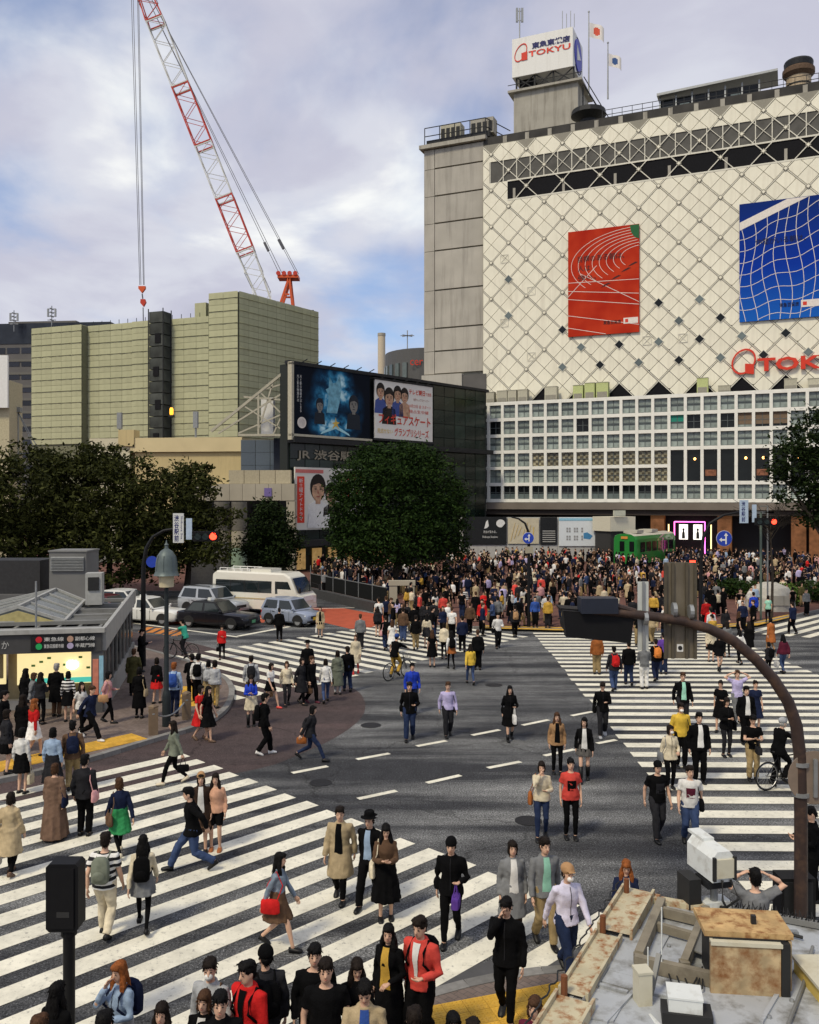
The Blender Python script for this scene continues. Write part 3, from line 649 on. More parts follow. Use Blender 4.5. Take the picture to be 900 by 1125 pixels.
lettering('東急百貨店', M_pk, p1, (4.3, -0.045, 1.15), 2.1, 0.5, bold=0.02)
p2 = thing('poster_banner', 'large blue football-net poster hanging on the cream facade', 'poster', T2(30.8, -0.35, 27.3), TA)
W2, H2 = 8.6, 13.4
def blue_mat():
 m = bpy.data.materials.new('poster_blue_net'); m.use_nodes = True; t = m.node_tree; b = t.nodes['Principled BSDF']; L = t.links.new
 co = N('ShaderNodeTexCoord', t); sx = N('ShaderNodeSeparateXYZ', t); L(co.outputs['Object'], sx.inputs[0])
 r = N('ShaderNodeValToRGB', t); mr_ = N('ShaderNodeMapRange', t); mr_.inputs[1].default_value = 0; mr_.inputs[2].default_value = 13.4; L(sx.outputs[2], mr_.inputs[0]); L(mr_.outputs[0], r.inputs[0])
 e = r.color_ramp.elements; e[0].color = (0.012, 0.11, 0.46, 1); e[1].color = (0.006, 0.025, 0.16, 1); k = e.new(0.45); k.color = (0.004, 0.035, 0.32, 1)
 L(r.outputs[0], b.inputs['Base Color']); b.inputs['Roughness'].default_value = 0.7; b.inputs['Specular IOR Level'].default_value = 0.06; return m
MB().b(0, W2, -0.03, 0.05, 0, H2).build('sheet', blue_mat(), p2)
MB().prism([(0.03, 10.4), (0.03, 11.3), (5.0, 13.35), (7.2, 13.35)], (0, -0.02, 0), (0, -0.031, 0)).build('goal_bar', M_pw, p2)
net = MB()
for k in range(8):
 x = 0.2+1.2*k; top = 10.6+0.40*x
 pline(net, [(x+0.35*math.sin(s*7+k*0.6)+0.25*s, min(top, 13.3)*(1-s)+0.03) for s in np.linspace(0, 1, 14)], 0.06, W=W2, Hh=H2)
for k in range(9):
 pline(net, [(x, 9.3-1.32*k+0.40*x*(1-k*0.10)-0.25*math.sin(x*1.3)) for x in np.linspace(0.02, 8.55, 14)], 0.06, W=W2, Hh=H2)
net.build('net_lines', M_pw, p2)
M_pb = mat('print_blue_dark', (0.003, 0.008, 0.05), 0.6)
lettering('仲間がいる朝は、', M_pb, p2, (1.7, -0.05, 8.5), 5.2, 0.75, bold=0.01); lettering('東急百貨店', M_pb, p2, (4.2, -0.05, 1.3), 2.0, 0.5, bold=0.02)
MB().b(6.4, 8.3, -0.06, -0.045, 1.15, 1.95).build('logo_strip', M_pw, p2); MB().b(6.6, 7.0, -0.07, -0.06, 1.35, 1.75).build('logo_mark', M_red, p2)
# ---- stone tower at the left end, with its cornice and rooftop plant
tw = thing('stone_tower', 'grey stone-clad stair tower at the left end of the department store', 'building', T2(-8.3, 0.7, 0), TA)
MB().b(0, 8.25, 0, 22, 0, 53.4).build('wall', M_seam, tw)
zs = [53.2, 50.6, 47.0, 43.4, 39.8, 34.6, 29.6, 26.6, 23.6]
for a, b in zip(zs, zs[1:]):
 MB().b(1.55, 8.24, -0.35, 0.05, b+0.10, a-0.10).build('stone_panel', M_stone, tw)
 MB().b(0.0, 1.45, -0.30, 0.05, b+0.03, a-0.03).build('corner_panel', M_stone, tw)
MB().b(-0.5, 8.7, -0.9, 6, 53.25, 53.75).build('cornice', M_conc, tw)
MB().b(-0.06, 0.02, 0, 20, 22, 53.2).build('side_panel', M_stone, tw)
lo = MB().b(0.0, 5.6, -1.2, 6, 12, 23.4).build('lower_block', mat('stone_pale', (0.44, 0.415, 0.36), 0.85, var=0.1, scale=0.4, stain=(0.25, 0.23, 0.2), stain_amt=0.4, streak=True), tw)
MB().b(5.6, 8.8, -1.0, 6, 7, 23.2).build('shadow_block', mat('stone_shaded', (0.10, 0.095, 0.09), 0.85, var=0.3, scale=0.3), tw)  # shade on this side put into a dark stone colour
rl = MB()
for x in (0.2, 2.3, 4.4, 6.5, 8.6): rl.bar((x, -0.6, 53.7), (x, -0.6, 56.0), 0.09)
for z in (54.9, 56.0): rl.bar((0.2, -0.6, z), (8.6, -0.6, z), 0.09)
for z in (54.9, 56.0): rl.bar((8.6, -0.6, z), (10.2, 5.0, z+0.2), 0.09)
rl.build('railing', M_dkmetal, tw)
MB().b(0.3, 9.0, -0.2, 3.0, 53.76, 54.5).build('plant_deck', M_dkmetal, tw)
for n_, (x, wd, m_) in enumerate(((2.0, 2.8, 0), (6.2, 3.1, 1))):
 q = T2(-8.3+x+wd/2, 2.0, 54.52); u_ = thing('cooling_unit', ('pale cooling unit nearest the edge on the stone tower roof', 'dark cooling unit on the stone tower roof')[n_], 'cooling unit', q, TA, 'cooling units on the stone tower')
 MB().b(-wd/2, wd/2, -0.8, 0.8, 0, 2.0).build('housing', M_ac if m_ == 0 else M_conc, u_)
 for k in range(4): MB().b(-wd/2+0.12+k*wd/4, -wd/2+0.05+(k+0.8)*wd/4, -0.85, -0.79, 0.2, 1.5).build('fan_grille', M_dkmetal, u_)
# ---- roof line, penthouse, sign box
MB().b(0, ULEN, 0.3, 0.8, ZT, ZT+1.1).build('parapet', mat('parapet_dark', (0.045, 0.043, 0.04), 0.8, var=0.4, scale=0.5), store)
for i in range(14): MB().b(2.6+2.9*i, 3.1+2.9*i, 0.2, 0.32, ZT, ZT+0.9).build('parapet_stay', M_conc, store)
pr = MB()
for i in range(26): pr.bar((15+1.2*i, 1.0, ZT+1.0), (15+1.2*i, 1.0, ZT+2.3), 0.06)
for z in (1.7, 2.3): pr.bar((15, 1.0, ZT+z), (45, 1.0, ZT+z), 0.06)
pr.build('roof_railing', M_dkmetal, store)
ph = thing('penthouse', 'stained concrete lift penthouse carrying the roof sign', 'rooftop structure', T2(2.3, 6, 50), TA)
MB().b(0, 8.6, 0, 6.4, 0, 11.2).build('wall', M_conc, ph); MB().b(-0.7, 9.2, -0.5, 6.6, 11.2, 11.5).build('ledge', M_conc, ph)
tr = MB()
for x in (0.3, 2.8, 5.3, 8.0):
 tr.bar((x, 0.3, 11.5), (x, 0.3, 13.4), 0.2)
for a, b in ((0.3, 2.8), (2.8, 5.3), (5.3, 8.0)):
 tr.bar((a, 0.3, 11.5), (b, 0.3, 13.4), 0.12); tr.bar((b, 0.3, 11.5), (a, 0.3, 13.4), 0.12)
tr.bar((0.3, 5.5, 11.5), (0.3, 5.5, 13.4), 0.2); tr.bar((8.0, 5.5, 11.5), (8.0, 5.5, 13.4), 0.2)
tr.bar((-0.7, -0.4, 12.2), (9.2, -0.4, 12.2), 0.07)
tr.build('sign_frame', M_dkmetal, ph)
MB().b(0.5, 2.4, 1.0, 4.0, 11.5, 13.3).build('plant_box', M_black, ph)
ld = MB(); 
for s_ in (0, 0.6): ld.bar((9.0, 0.8+s_, 0), (9.0, 0.8+s_, 11.0), 0.08)
for k in range(22): ld.bar((9.0, 0.8, 0.5*k), (9.0, 1.4, 0.5*k), 0.06)
ld.bar((9.4, -0.2, 10.6), (13.0, 2.0, 4.2), 0.14); ld.bar((9.4, -0.2, 11.6), (13.0, 2.0, 5.2), 0.09)
ld.build('ladder', M_dkmetal, ph)
sg = thing('roof_sign', 'white roof sign box with red ring emblem and red and blue lettering', 'sign', T2(2.1, 5.9, 63.3), TA)
MB().b(0, 8.15, 0, 5.9, 0, 5.1).build('box', M_sgnw, sg)
rg = MB()
for k in range(n):
 a0, a1 = 2*PI*k/n, 2*PI*(k+1)/n
 if 5.2 < a0 < 5.9: continue
 f = lambda a, r: (1.2+0.85*r*math.cos(a)+0.22*r*math.sin(a), 3.1+1.15*r*math.sin(a)+0.2*r*math.cos(a))
 rg.prism([f(a0, 1.0), f(a1, 1.0), f(a1, 0.88), f(a0, 0.88)], (0, 0.05, 0), (0, -0.07, 0))
rg.prism([(1.3, 2.0), (2.1, 2.0), (2.1, 3.1), (1.3, 3.0)], (0, 0.05, 0), (0, -0.08, 0)); rg.build('emblem', M_red, sg)
lettering('東急東横店', M_navy, sg, (2.7, -0.06, 3.25), 5.1, 0.85, bold=0.035); lettering('TOKYU', M_red, sg, (2.25, -0.06, 2.3), 5.6, 0.75, bold=0.02)
dk = MB(); MX = Matrix.Rotation(PI/2, 3, 'Y')
dk.lathe([(2.05, 0), (2.05, 0.1), (2.0, 0.12)], (8.16, 2.9, 2.6), 32, M=MX); dk.build('round_emblem', M_blue, sg)
MB().prism([(1.9, 1.6), (4.0, 2.5), (1.9, 3.6)], (0.05, 0, 0), (8.29, 0, 0), ax=(0, 1, 0), ay=(0, 0, 1)).build('arrow_mark', M_sgnw, sg)
ar_ = MB()
for k in range(26):
 a0, a1 = -2.3+k*0.16, -2.3+(k+1)*0.16
 f = lambda a, r: (2.9+r*math.cos(a), 2.6+r*math.sin(a))
 ar_.prism([f(a0, 2.35), f(a1, 2.35), f(a1, 2.22), f(a0, 2.22)], (0.05, 0, 0), (8.17, 0, 0), ax=(0, 1, 0))
ar_.build('arc_mark', M_navy, sg)
def antenna(px, py0, py1, d, label, kind):
 a = P(px, py1, d); b = P(px, py0, d); t_ = thing('antenna', label, 'antenna', a)
 hh = b.z-a.z
 MB().tube([(0,0,-0.05), (0,0,hh)], 0.09 if kind else 0.05, 6).build('mast', M_steel, t_)
 if kind == 1:
  for s_ in (-1, 1): MB().b(0.35*s_-0.15, 0.35*s_+0.15, -0.12, 0.12, hh*0.55, hh*1.0).build('panel', M_steel, t_)
  MB().bar((-0.5, 0, hh*0.6), (0.5, 0, hh*0.6), 0.08).bar((-0.5, 0, hh*0.9), (0.5, 0, hh*0.9), 0.08).build('crossarm', M_steel, t_)
 if kind == 2:
  for k in range(4):
   z = hh*(0.35+0.17*k); 
   MB().bar((-0.8, 0, z), (0.8, 0, z), 0.14).bar((0, -0.8, z), (0, 0.8, z), 0.14).build('crossarm', M_steel, t_)
  for s_ in (-1, 1): MB().b(0.7*s_-0.14, 0.7*s_+0.14, -0.15, 0.15, hh*0.5, hh*0.86).build('panel', M_steel, t_)
 return t_
antenna(571, 9, 43, 119, 'cell antenna with two panels on the left of the roof sign', 1)
for n_, px in enumerate((618, 622.5, 627, 631)): antenna(px, 12+3*(n_ % 2), 33-1.2*n_, 119, ('first','second','third','fourth')[n_]+' whip antenna from the left on top of the roof sign', 0)
def flag(px, py0, py1, d, fx, label, art):
 a = P(px, py1, d); hh = P(px, py0, d).z-a.z; t_ = thing('flag_pole', label, 'flag', a)
 MB().tube([(0,0,-0.1), (0,0,hh)], [0.11, 0.07], 8).build('pole', M_steel, t_); MB().ell((0,0,hh+0.12), (0.14,)*3, 8, 5).build('finial', M_steel, t_)
 mb = MB(); nx, nz_ = 20, 14; fw, fh = fx
 for i in range(nx+1):
  for j in range(nz_+1):
   u = i/nx; mb.v.append((0.1+fw*u*0.85, 0.35*math.sin(u*6)*u, hh-1.3-fh*j/nz_-1.1*u*u*fw*0.35))
 for i in range(nx):
  for j in range(nz_):
   q = (i*(nz_+1)+j, (i+1)*(nz_+1)+j, (i+1)*(nz_+1)+j+1, i*(nz_+1)+j+1)
   mb.f.append(q); c_ = ((i+0.5)/nx-0.5)**2*1.8+((j+0.5)/nz_-0.5)**2 < 0.09; mb.m.append(1 if c_ else 0)
 mb.build('cloth', [mat('flag_white', (0.72, 0.68, 0.64), 0.9, var=0.08), art], t_)
flag(647, 14, 104, 116, (2.2, 1.9), 'flagpole with a white flag bearing a red disc on the store roof', mat('flag_red', (0.6, 0.10, 0.06), 0.9))
flag(668, 48, 108, 115, (1.9, 1.6), 'shorter flagpole with a white flag bearing a blue mark', mat('flag_blue', (0.05, 0.10, 0.25), 0.9))
pvn = thing('roof_pavilion', 'long glazed pavilion with a sloping roof on the store roof', 'rooftop structure', T2(21.6, 3.0, ZT), TA)
for x in np.linspace(0, 11.2, 7): MB().bar((x, 0, 0), (x, 0, 3.6), 0.18).build('post', M_steel, pvn)
MB().prism([(-0.3, 3.5), (13.2, 4.0), (13.2, 4.25), (-0.3, 3.8)], (0, 4.2, 0), (0, -0.7, 0)).build('roof', M_steel, pvn)
MB().b(0, 11.2, 0.4, 0.5, 0.2, 3.3).build('glazing', M_glassdk, pvn)
for x in np.linspace(0.4, 10, 6): MB().b(x, x+1.1, -0.15, -0.05, 0.2, 2.1+0.3*math.sin(x)).build('screen', M_sgnw if int(x) % 2 else M_glassbl, pvn)
MB().bar((0, -0.1, 1.9), (11.2, -0.1, 1.9), 0.12).build('rail', M_steel, pvn)
tk = thing('water_tank', 'round rooftop tank with a flared rusty rim at the right edge', 'tank', T2(37.0, 4.0, ZT), TA)
MB().lathe([(1.35, 0), (1.35, 3.4)], n=24).build('drum', mat('tank_tan', (0.42, 0.33, 0.22), 0.7, var=0.25), tk); MB().lathe([(1.4, 3.4), (1.75, 3.8), (1.75, 4.3), (1.5, 4.5)], n=24).build('rim', mat('tank_brown', (0.11, 0.07, 0.045), 0.8, var=0.3), tk)
MB().lathe([(1.55, 4.5), (1.6, 5.1), (1.5, 5.3)], n=24).build('cap', M_dkmetal, tk)
for k in range(3): MB().lathe([(1.42, 0), (1.42, 0.12)], (0, 0, 0.8+0.8*k), 24).build('hoop', M_dkmetal, tk)
for s_ in (-0.6, 0.7): MB().ell((s_, -1.35, 0.9), (0.5, 0.3, 0.5)).build('green_cover', mat('tank_green', (0.05, 0.20, 0.05), 0.6), tk)
mv = thing('roof_vent', 'dark mushroom-shaped roof vent beside the penthouse', 'roof vent', T2(12.8, 3.5, ZT), TA)
MB().lathe([(1.1, 0), (1.1, 2.4), (2.2, 3.0), (2.1, 3.6), (0.8, 3.9)], n=20).build('cowl', M_dkmetal, mv)
MB().lathe([(1.12, 1.2), (1.12, 1.9)], n=20).build('band', mat('vent_green', (0.06, 0.12, 0.06), 0.7), mv)
# ================================================================== buildings behind
M_wrap = mat('wrap_sheet', (0.42, 0.42, 0.265), 0.85, var=0.08, scale=0.5, rand=0.05, stain=(0.26, 0.255, 0.165), stain_amt=0.45, stain_scale=0.4, streak=True)
M_wraprope = mat('wrap_rope', (0.33, 0.33, 0.21), 0.9)
M_wrapseam = mat('wrap_seam', (0.17, 0.17, 0.11), 0.9)
wr = thing('wrapped_building', 'building wrapped in yellow-green scaffold sheets below the crane', 'building', P(262, 550, 120)*1.0)
wr.location.z = 0
def wrap_face(ang_, length, zt, z0, off=0.0, cols=None, u0=0.0):
 """sheets along a direction from the corner; returns placements"""
 res = []; d = Vector((math.cos(ang_), math.sin(ang_), 0)); n = int(round(length/1.85)); pw = length/n
 for i in range(n):
  z = zt
  while z-1.72 > z0-0.2:
   res.append((d*(u0+(i+0.5)*pw), z-0.86, pw, ang_)); z -= 1.72
 return res
shv = []
for k in range(4):
 mb = MB(); nx, nz_ = 3, 3
 for i in range(nx+1):
  for j in range(nz_+1):
   x = i/nx-0.5; z = j/nz_-0.5; mb.v.append((x*0.982, -0.05-0.07*(1-4*x*x)*(1-4*z*z)*(0.3+0.9*random.random()), z*1.685))
 for i in range(nx):
  for j in range(nz_):
   a = i*(nz_+1)+j; mb.f.append((a, a+nz_+1, a+nz_+2, a+1)); mb.m.append(0)
 mb.b(-0.486, 0.486, -0.17, -0.10, -0.03, 0.03, 1);
 me = mb.mesh('scaffold_sheet', [M_wrap, M_wraprope]); me.polygons.foreach_set('use_smooth', [True]*len(me.polygons)); shv.append(me)
A1, A2 = PI-R(20), R(55)
def wall_box(name, a, b, zt, thick, m, par):
 a = Vector(a); b = Vector(b); d = (b-a); L = d.length; an = math.atan2(d.y, d.x)
 return MB().b(0, L, -0.0, thick, 0, zt).build(name, m, par, a, an)
pl = []
f1 = Vector((math.cos(A1), math.sin(A1), 0)); f2 = Vector((math.cos(A2), math.sin(A2), 0))
core = MB()
def core_quad(a, b, zt):
 core.add([(a.x, a.y, 0), (b.x, b.y, 0), (b.x, b.y, zt), (a.x, a.y, zt)], [(0, 1, 2, 3)])
top0 = f1*4.6; O = Vector((0, 0, 0))
core.prism([(0, 0), (f2*16.4).to_2d()[:], (f2*16.4+f1*6).to_2d()[:], (f1*4.6).to_2d()[:]], (0, 0, 35.4), (0, 0, 0), (1, 0, 0), (0, 1, 0))
core.prism([(f1*4.6).to_2d()[:], (f1*34).to_2d()[:], (f1*34+f2*14).to_2d()[:], (f1*4.6+f2*14).to_2d()[:]], (0, 0, 32.3), (0, 0, 0), (1, 0, 0), (0, 1, 0))
core.build('scaffold_core', M_wrapseam, wr)
out1 = Vector((-f1.y, f1.x, 0)); out1 = out1 if out1.y < 0 else -out1
out2 = Vector((-f2.y, f2.x, 0)); out2 = out2 if out2.x > 0 else -out2
cnt = 0; spare = MB()
def put_sheet(c, z, pw, an):
 global cnt
 cnt += 1
 if cnt <= 296:
  o = link('scaffold_sheet', shv[cnt % 4], wr, (c.x, c.y, z), an); o.scale = (pw, 1, 1)
 else:
  M_ = Matrix.Rotation(an, 3, 'Z')
  me = shv[cnt % 4]; vs = [M_ @ Vector((v.co.x*pw, v.co.y, v.co.z))+Vector((c.x, c.y, z)) for v in me.vertices]
  spare.add(vs, [tuple(p.vertices) for p in me.polygons][:9])
for (d, z, pw, an) in wrap_face(A2, 16.4, 35.5, 14): put_sheet(d+out2*0.1, z, pw, A2)
for (d, z, pw, an) in wrap_face(A1, 4.6, 35.5, 14): put_sheet(d+out1*0.1, z, pw, A1+PI)
secs = [(4.6, 10.6, 32.4, 0.0), (13.2, 17.0, 32.4, 0.35), (17.0, 25.0, 32.4, 0.0), (25.0, 34.1, 32.4, 1.3)]
for u0, u1, zt, off in secs:
 for (d, z, pw, an) in wrap_face(A1, u1-u0, zt, 14, u0=u0): put_sheet(d+out1*(0.1+off), z, pw, A1+PI)
 if off > 1:
  for k in range(11): put_sheet(f1*u0+out1*0.7, zt-0.86-1.72*k, 1.2, A2+PI if False else math.atan2(-out1.y, -out1.x)+PI)
tag(spare.build('further_sheets', M_wrap, wr), kind='stuff')
bmp = MB().prism([(f1*25.0+out1*1.25).to_2d()[:], (f1*34.1+out1*1.25).to_2d()[:], (f1*34.1).to_2d()[:], (f1*25.0).to_2d()[:]], (0, 0, 32.3), (0, 0, 0), (1, 0, 0), (0, 1, 0)).build('projecting_bay', M_wrapseam, wr)
M_dmesh = mat('dark_netting', (0.055, 0.06, 0.055), 0.9, var=0.5, scale=0.7, rand=0.25)
for k in range(13):
 c = f1*11.9+out1*1.0; MB().box((0, 0, 0), (2.3, 1.8, 1.5)).build('hoist_netting', M_dmesh, wr, (c.x, c.y, 33.2-0.75-1.62*k), A1)
hp = MB()
for s_ in (-1.2, 1.2):
 for q in (0.1, 2.0): c = f1*(11.9+s_)+out1*q; hp.bar((c.x, c.y, 0), (c.x, c.y, 33.6), 0.12)
hp.build('hoist_post', M_dkmetal, wr)
for k in range(5):
 c = f1*(11.6+0.3*(k % 2))+out1*1.95; MB().box((0, 0, 0), (0.9, 0.1, 1.3)).build('hoist_opening', M_black, wr, (c.x, c.y, 29.5-4.6*k), A1)
lq = P(188.5, 456, 119); lt = thing('hoist_lamp', 'small orange light on the dark hoist tower of the wrapped building', 'lamp', lq)
MB().lathe([(0.2, 0), (0.26, 0.2), (0.26, 0.8), (0.15, 1.0)], n=10).build('lens', mat('orange_lamp', (0.8, 0.35, 0.05), 0.5, emit=(1, 0.42, 0.03), emit_s=1.2), lt); MB().b(-0.35, 0.35, -0.2, 0.4, -0.3, 0).build('bracket', M_dkmetal, lt)
c = f1*6.2; MB().box((0, 0, 0), (1.8, 1.8, 2.2)).build('roof_shed', M_wrap, wr, (c.x+0.3, c.y+1.5, 33.4), A1)
hp = MB()
for i in range(20):
 c = f1*(4.6+1.5*i); hp.bar((c.x, c.y, 32.3), (c.x, c.y, 33.0), 0.07)
hp.build('guard_post', M_dkmetal, wr)
# ---- crane
crane = thing('tower_crane', 'red and white lattice boom crane rising behind the wrapped building', 'crane', P(300, 550, 142).to_2d().to_3d())
cl = crane.location.copy(); ZC = 142.0
b0 = P(297, 345, ZC)-cl; b1 = P(147, -38, ZC)-cl
ax_ = (b1-b0).normalized(); Lb = (b1-b0).length; sx_ = Vector((0, 1, 0)); sy_ = ax_.cross(sx_).normalized()
M_cr = mat('crane_red', (0.50, 0.05, 0.03), 0.5, var=0.1); M_cw = mat('crane_white', (0.62, 0.62, 0.58), 0.5, var=0.08); M_cor = mat('crane_orange', (0.62, 0.10, 0.03), 0.5, var=0.1); M_cable = mat('cable_grey', (0.12, 0.12, 0.13), 0.5, 0.5)
def frac(py): return ((P(297+(345-py)*(-150/383), py, ZC)-cl)-b0).dot(ax_)/Lb
cuts = [0.0, frac(276), frac(218), frac(160), frac(96), frac(24), frac(-20), 1.0]
for k in range(7):
 mb = MB(); f0, f1_ = cuts[k], cuts[k+1]; hw = 1.35; m_ = M_cr if k % 2 else M_cw
 if k == 6: m_ = M_cw
 def cor(f, i): 
  hh = hw*(1.0 if f < 0.9 else max(0.35, (1.05-f)/0.15)); hh *= min(1, 0.6+f*6) 
  return b0+ax_*(f*Lb)+sx_*(hh if i in (0, 3) else -hh)+sy_*(hh if i < 2 else -hh)
 for i in range(4): mb.bar(cor(f0, i), cor(f1_, i), 0.17 if k % 2 else 0.13)
 nb = max(2, int(round((f1_-f0)*Lb/1.9)))
 for q in range(nb):
  fa = f0+(f1_-f0)*q/nb; fb = f0+(f1_-f0)*(q+1)/nb
  for i in range(4):
   j = (i+1) % 4
   a, b = (i, j) if (q+i) % 2 else (j, i)
   mb.bar(cor(fa, a), cor(fb, b), 0.075)
 for i in range(4): mb.bar(cor(f0, i), cor(f0, (i+1) % 4), 0.16); mb.bar(cor(f1_-0.004, i), cor(f1_-0.004, (i+1) % 4), 0.16)
 mb.build('boom_section', m_, crane)
mb = MB(); af = P(316, 306, ZC)-cl
for s_ in (-1, 1):
 mb.bar(af+Vector((0.9*0+0.4, s_, 0)), P(310, 345, ZC)-cl+Vector((-0.6, s_, 0)), 0.34); mb.bar(af+Vector((0.4, s_, 0)), P(321, 345, ZC)-cl+Vector((0.3, s_, 0)), 0.34); mb.bar(P(313, 325, ZC)-cl+Vector((0, s_, 0)), P(319, 325, ZC)-cl+Vector((0, s_, 0)), 0.25)
mb.box(af+Vector((0.2, 0, 0.1)), (3.3, 2.4, 0.5)); mb.build('a_frame', M_cor, crane)
for k in range(4):
 MB().lathe([(0.36, -0.12), (0.36, 0.12)], (0, 0, 0), 12, M=Matrix.Rotation(PI/2, 3, 'X')).build('sheave', M_cr, crane, af+Vector((-1.3+0.9*k, -1.2, 0.55)))
MB().b(-5, 6, -3, 3, -4, 0).build('machinery_deck', M_dkmetal, crane, P(306, 345, ZC)-cl)
MB().tube([(0, 0, 0), (0, 0, (P(306, 345, ZC)-cl).z-4)], 1.4, 8).build('mast', M_cw, crane, ((P(306, 345, ZC)-cl).x, 0, 0))
for k, (ofx, oy) in enumerate(((-1.2, 0.8), (-0.7, -0.8), (1.6, 0.8), (1.9, -0.8))):
 mb = MB(); a = af+Vector((ofx, oy, 0.5)); b = b1+Vector((0, oy*0.6, 0)) if k > 1 else b0+ax_*(Lb*0.93)
 mb.bar(a, b, 0.09)
 if k % 2 == 0: mb.bar(a+(b-a)*0.09, a+(b-a)*0.12, 0.42)
 mb.build('stay_cable', M_cable, crane)
for k, (xa, xb) in enumerate(((143.5, 153.6), (145.5, 155.0), (150.5, 157.6), (151.8, 158.6))):
 MB().bar(P(xa, -36, ZC)-cl, P(xb, 313, ZC)-cl, 0.075).build('hoist_rope', M_cable, crane)
hk = thing('crane_hook', 'red hook block hanging from the crane ropes', 'crane hook', P(156.3, 318, ZC))
MB().prism([(-0.55, 0.5), (0.55, 0.5), (0.55, 0.1), (0, -0.6), (-0.55, 0.1)], (0, 0.5, 0), (0, -0.25, 0)).build('block', M_cor, hk)
MB().tube([(0, 0, -0.7), (0.1, 0, -1.5)], 0.1, 6).build('link', M_cable, hk)
MB().prism([(-0.35, 0.4), (0.35, 0.4), (0.5, -0.1), (0.1, -0.8), (-0.4, -0.2)], (0, 0.5, 0), (0.15, -0.25, -2.0)).build('lower_block', M_cr, hk)
MB().tube([(0.15, 0, -2.9), (0.2, 0, -6.0)], 0.08, 6).build('sling', M_cable, hk)
# ---- distant dark office block, left
M_off = mat('office_grey', (0.115, 0.11, 0.105), 0.7, var=0.12, scale=0.3)
of = thing('office_block', 'dark grey office block with window bands at the far left', 'building', P(-60, 550, 175).to_2d().to_3d(), R(-5.5))
MB().b(0, 34, 0, 20, 0, 41.8).build('wall', M_off, of)
MB().b(0, 34, -0.1, 0, 37.8, 41.8).build('crown_band', mat('office_glass', (0.025, 0.03, 0.04), 0.25, var=0.3, scale=0.5), of)
MB().b(12.0, 26, 2, 6, 41.8, 42.6).build('roof_plant', M_off, of)
bme = MB().b(0, 2.55, -0.06, 0.0, 0, 1.15).mesh('window', [mat('office_window', (0.012, 0.014, 0.022), 0.2, var=0.4, rand=0.5, spec=0.5)])
for r_ in range(11):
 for c_ in range(9): link('window', bme, of, (7.0+2.95*c_, 0, 35.9-2.55*r_))
 MB().b(0, 34, -0.16, 0, 37.3-2.55*r_-2.55+2.1, 37.3-2.55*r_).build('spandrel', mat('office_spandrel', (0.14, 0.135, 0.12), 0.8, var=0.1), of) if r_ else None
antenna(15.5, 341, 364, 172, 'lattice cell mast nearest the left edge on the dark office block', 2); antenna(57, 336, 360, 168, 'lattice cell mast on the right of the dark office block', 2)
# ---- pale signs and building edge at the far left
sb = thing('sign_tower', 'cream building edge topped by a white vertical signboard at the left border', 'building', P(-14, 550, 88).to_2d().to_3d())
MB().b(0, 2.2, 0, 3, 0, 19.0).build('wall', mat('edge_cream', (0.46, 0.41, 0.27), 0.8, var=0.15), sb)
MB().b(0.3, 2.3, -0.6, -0.3, 16.2, 21.4).build('signboard', M_sgnw, sb); MB().b(0.0, 0.28, -0.7, -0.2, 15.6, 21.9).build('sign_edge', M_dkmetal, sb)
MB().b(0.4, 0.9, -0.05, 0, 12.6, 14.0).build('red_panel', M_red, sb)
for k in range(5): MB().b(-0.2, 0.3, -0.12, 0, 10+1.7*k, 11.1+1.7*k).build('window', M_glassdk, sb)
lettering('109', mat('print_grey', (0.2, 0.2, 0.2), 0.6), sb, (1.1, -0.06, 17.0), 0.9, 0.45) if False else None
gx = thing('gantry', 'grey signal gantry with guy wires before the dark office block', 'gantry', P(19, 550, 90).to_2d().to_3d())
MB().bar((0, 0, 0), (0, 0, 16.4), 0.28).build('post', M_steel, gx); MB().bar((-3, 0, 11.8), (0.6, 0, 11.8), 0.16).build('beam', M_steel, gx)
for e in (2.5, 3.0): MB().bar((0, 0, 16.2), (e*0.95, 0, 11.0), 0.07).build('guy_wire', M_steel, gx)
MB().b(-0.5, 0.4, -0.3, 0.3, 16.0, 16.5).build('cap', M_steel, gx)
# ---- station front: beige hall, blue-grey block, concrete portal
M_beige = mat('beige_render', (0.52, 0.42, 0.22), 0.85, var=0.08, scale=0.4, stain=(0.34, 0.27, 0.15), stain_amt=0.4, streak=True)
bh = thing('station_hall', 'beige rendered station hall behind the left tree', 'building', P(120, 550, 98).to_2d().to_3d(), R(-7))
MB().b(3.0, 15.2, 0, 8, 0, 12.3).build('wall', M_beige, bh); MB().b(2.6, 15.3, -0.35, 8, 12.35, 13.9).build('cornice', mat('beige_light', (0.60, 0.50, 0.29), 0.85, var=0.07, scale=0.5), bh)
MB().b(-2.2, 2.5, -0.2, 6, 0, 13.9).build('side_wing', mat('beige_pale', (0.56, 0.52, 0.38), 0.85, var=0.08), bh); MB().b(1.3, 3.1, -0.5, 1, 13.0, 14.8).build('stack', M_beige, bh)
for x in (1.0, 9.8):
 q = MB().tube([(x, 0.5, 13.8), (x, 0.5, 16.0)], 0.12, 6); q.b(x-0.25, x+0.25, 0.3, 0.7, 15.0, 16.8); q.build('camera_post', M_steel, bh)
MB().b(9.8, 15.5, -1.5, 0.1, 0, 8.6).build('base_block', M_conc, bh)
for k in range(3): MB().b(10.2+1.9*k, 11.7+1.9*k, -1.55, -1.45, 5.6, 8.0).build('base_panel', mat('panel_tan', (0.34, 0.30, 0.22), 0.85, var=0.15, rand=0.15), bh)
bb = thing('plant_house', 'blue-grey panelled plant house beside the beige station hall', 'building', P(264.5, 550, 90).to_2d().to_3d(), R(-4))
M_bg = mat('blue_grey_panel', (0.095, 0.12, 0.15), 0.6, var=0.08, rand=0.08)
MB().b(0, 4.6, 0.1, 5, 0, 13.2).build('wall', M_seam, bb)
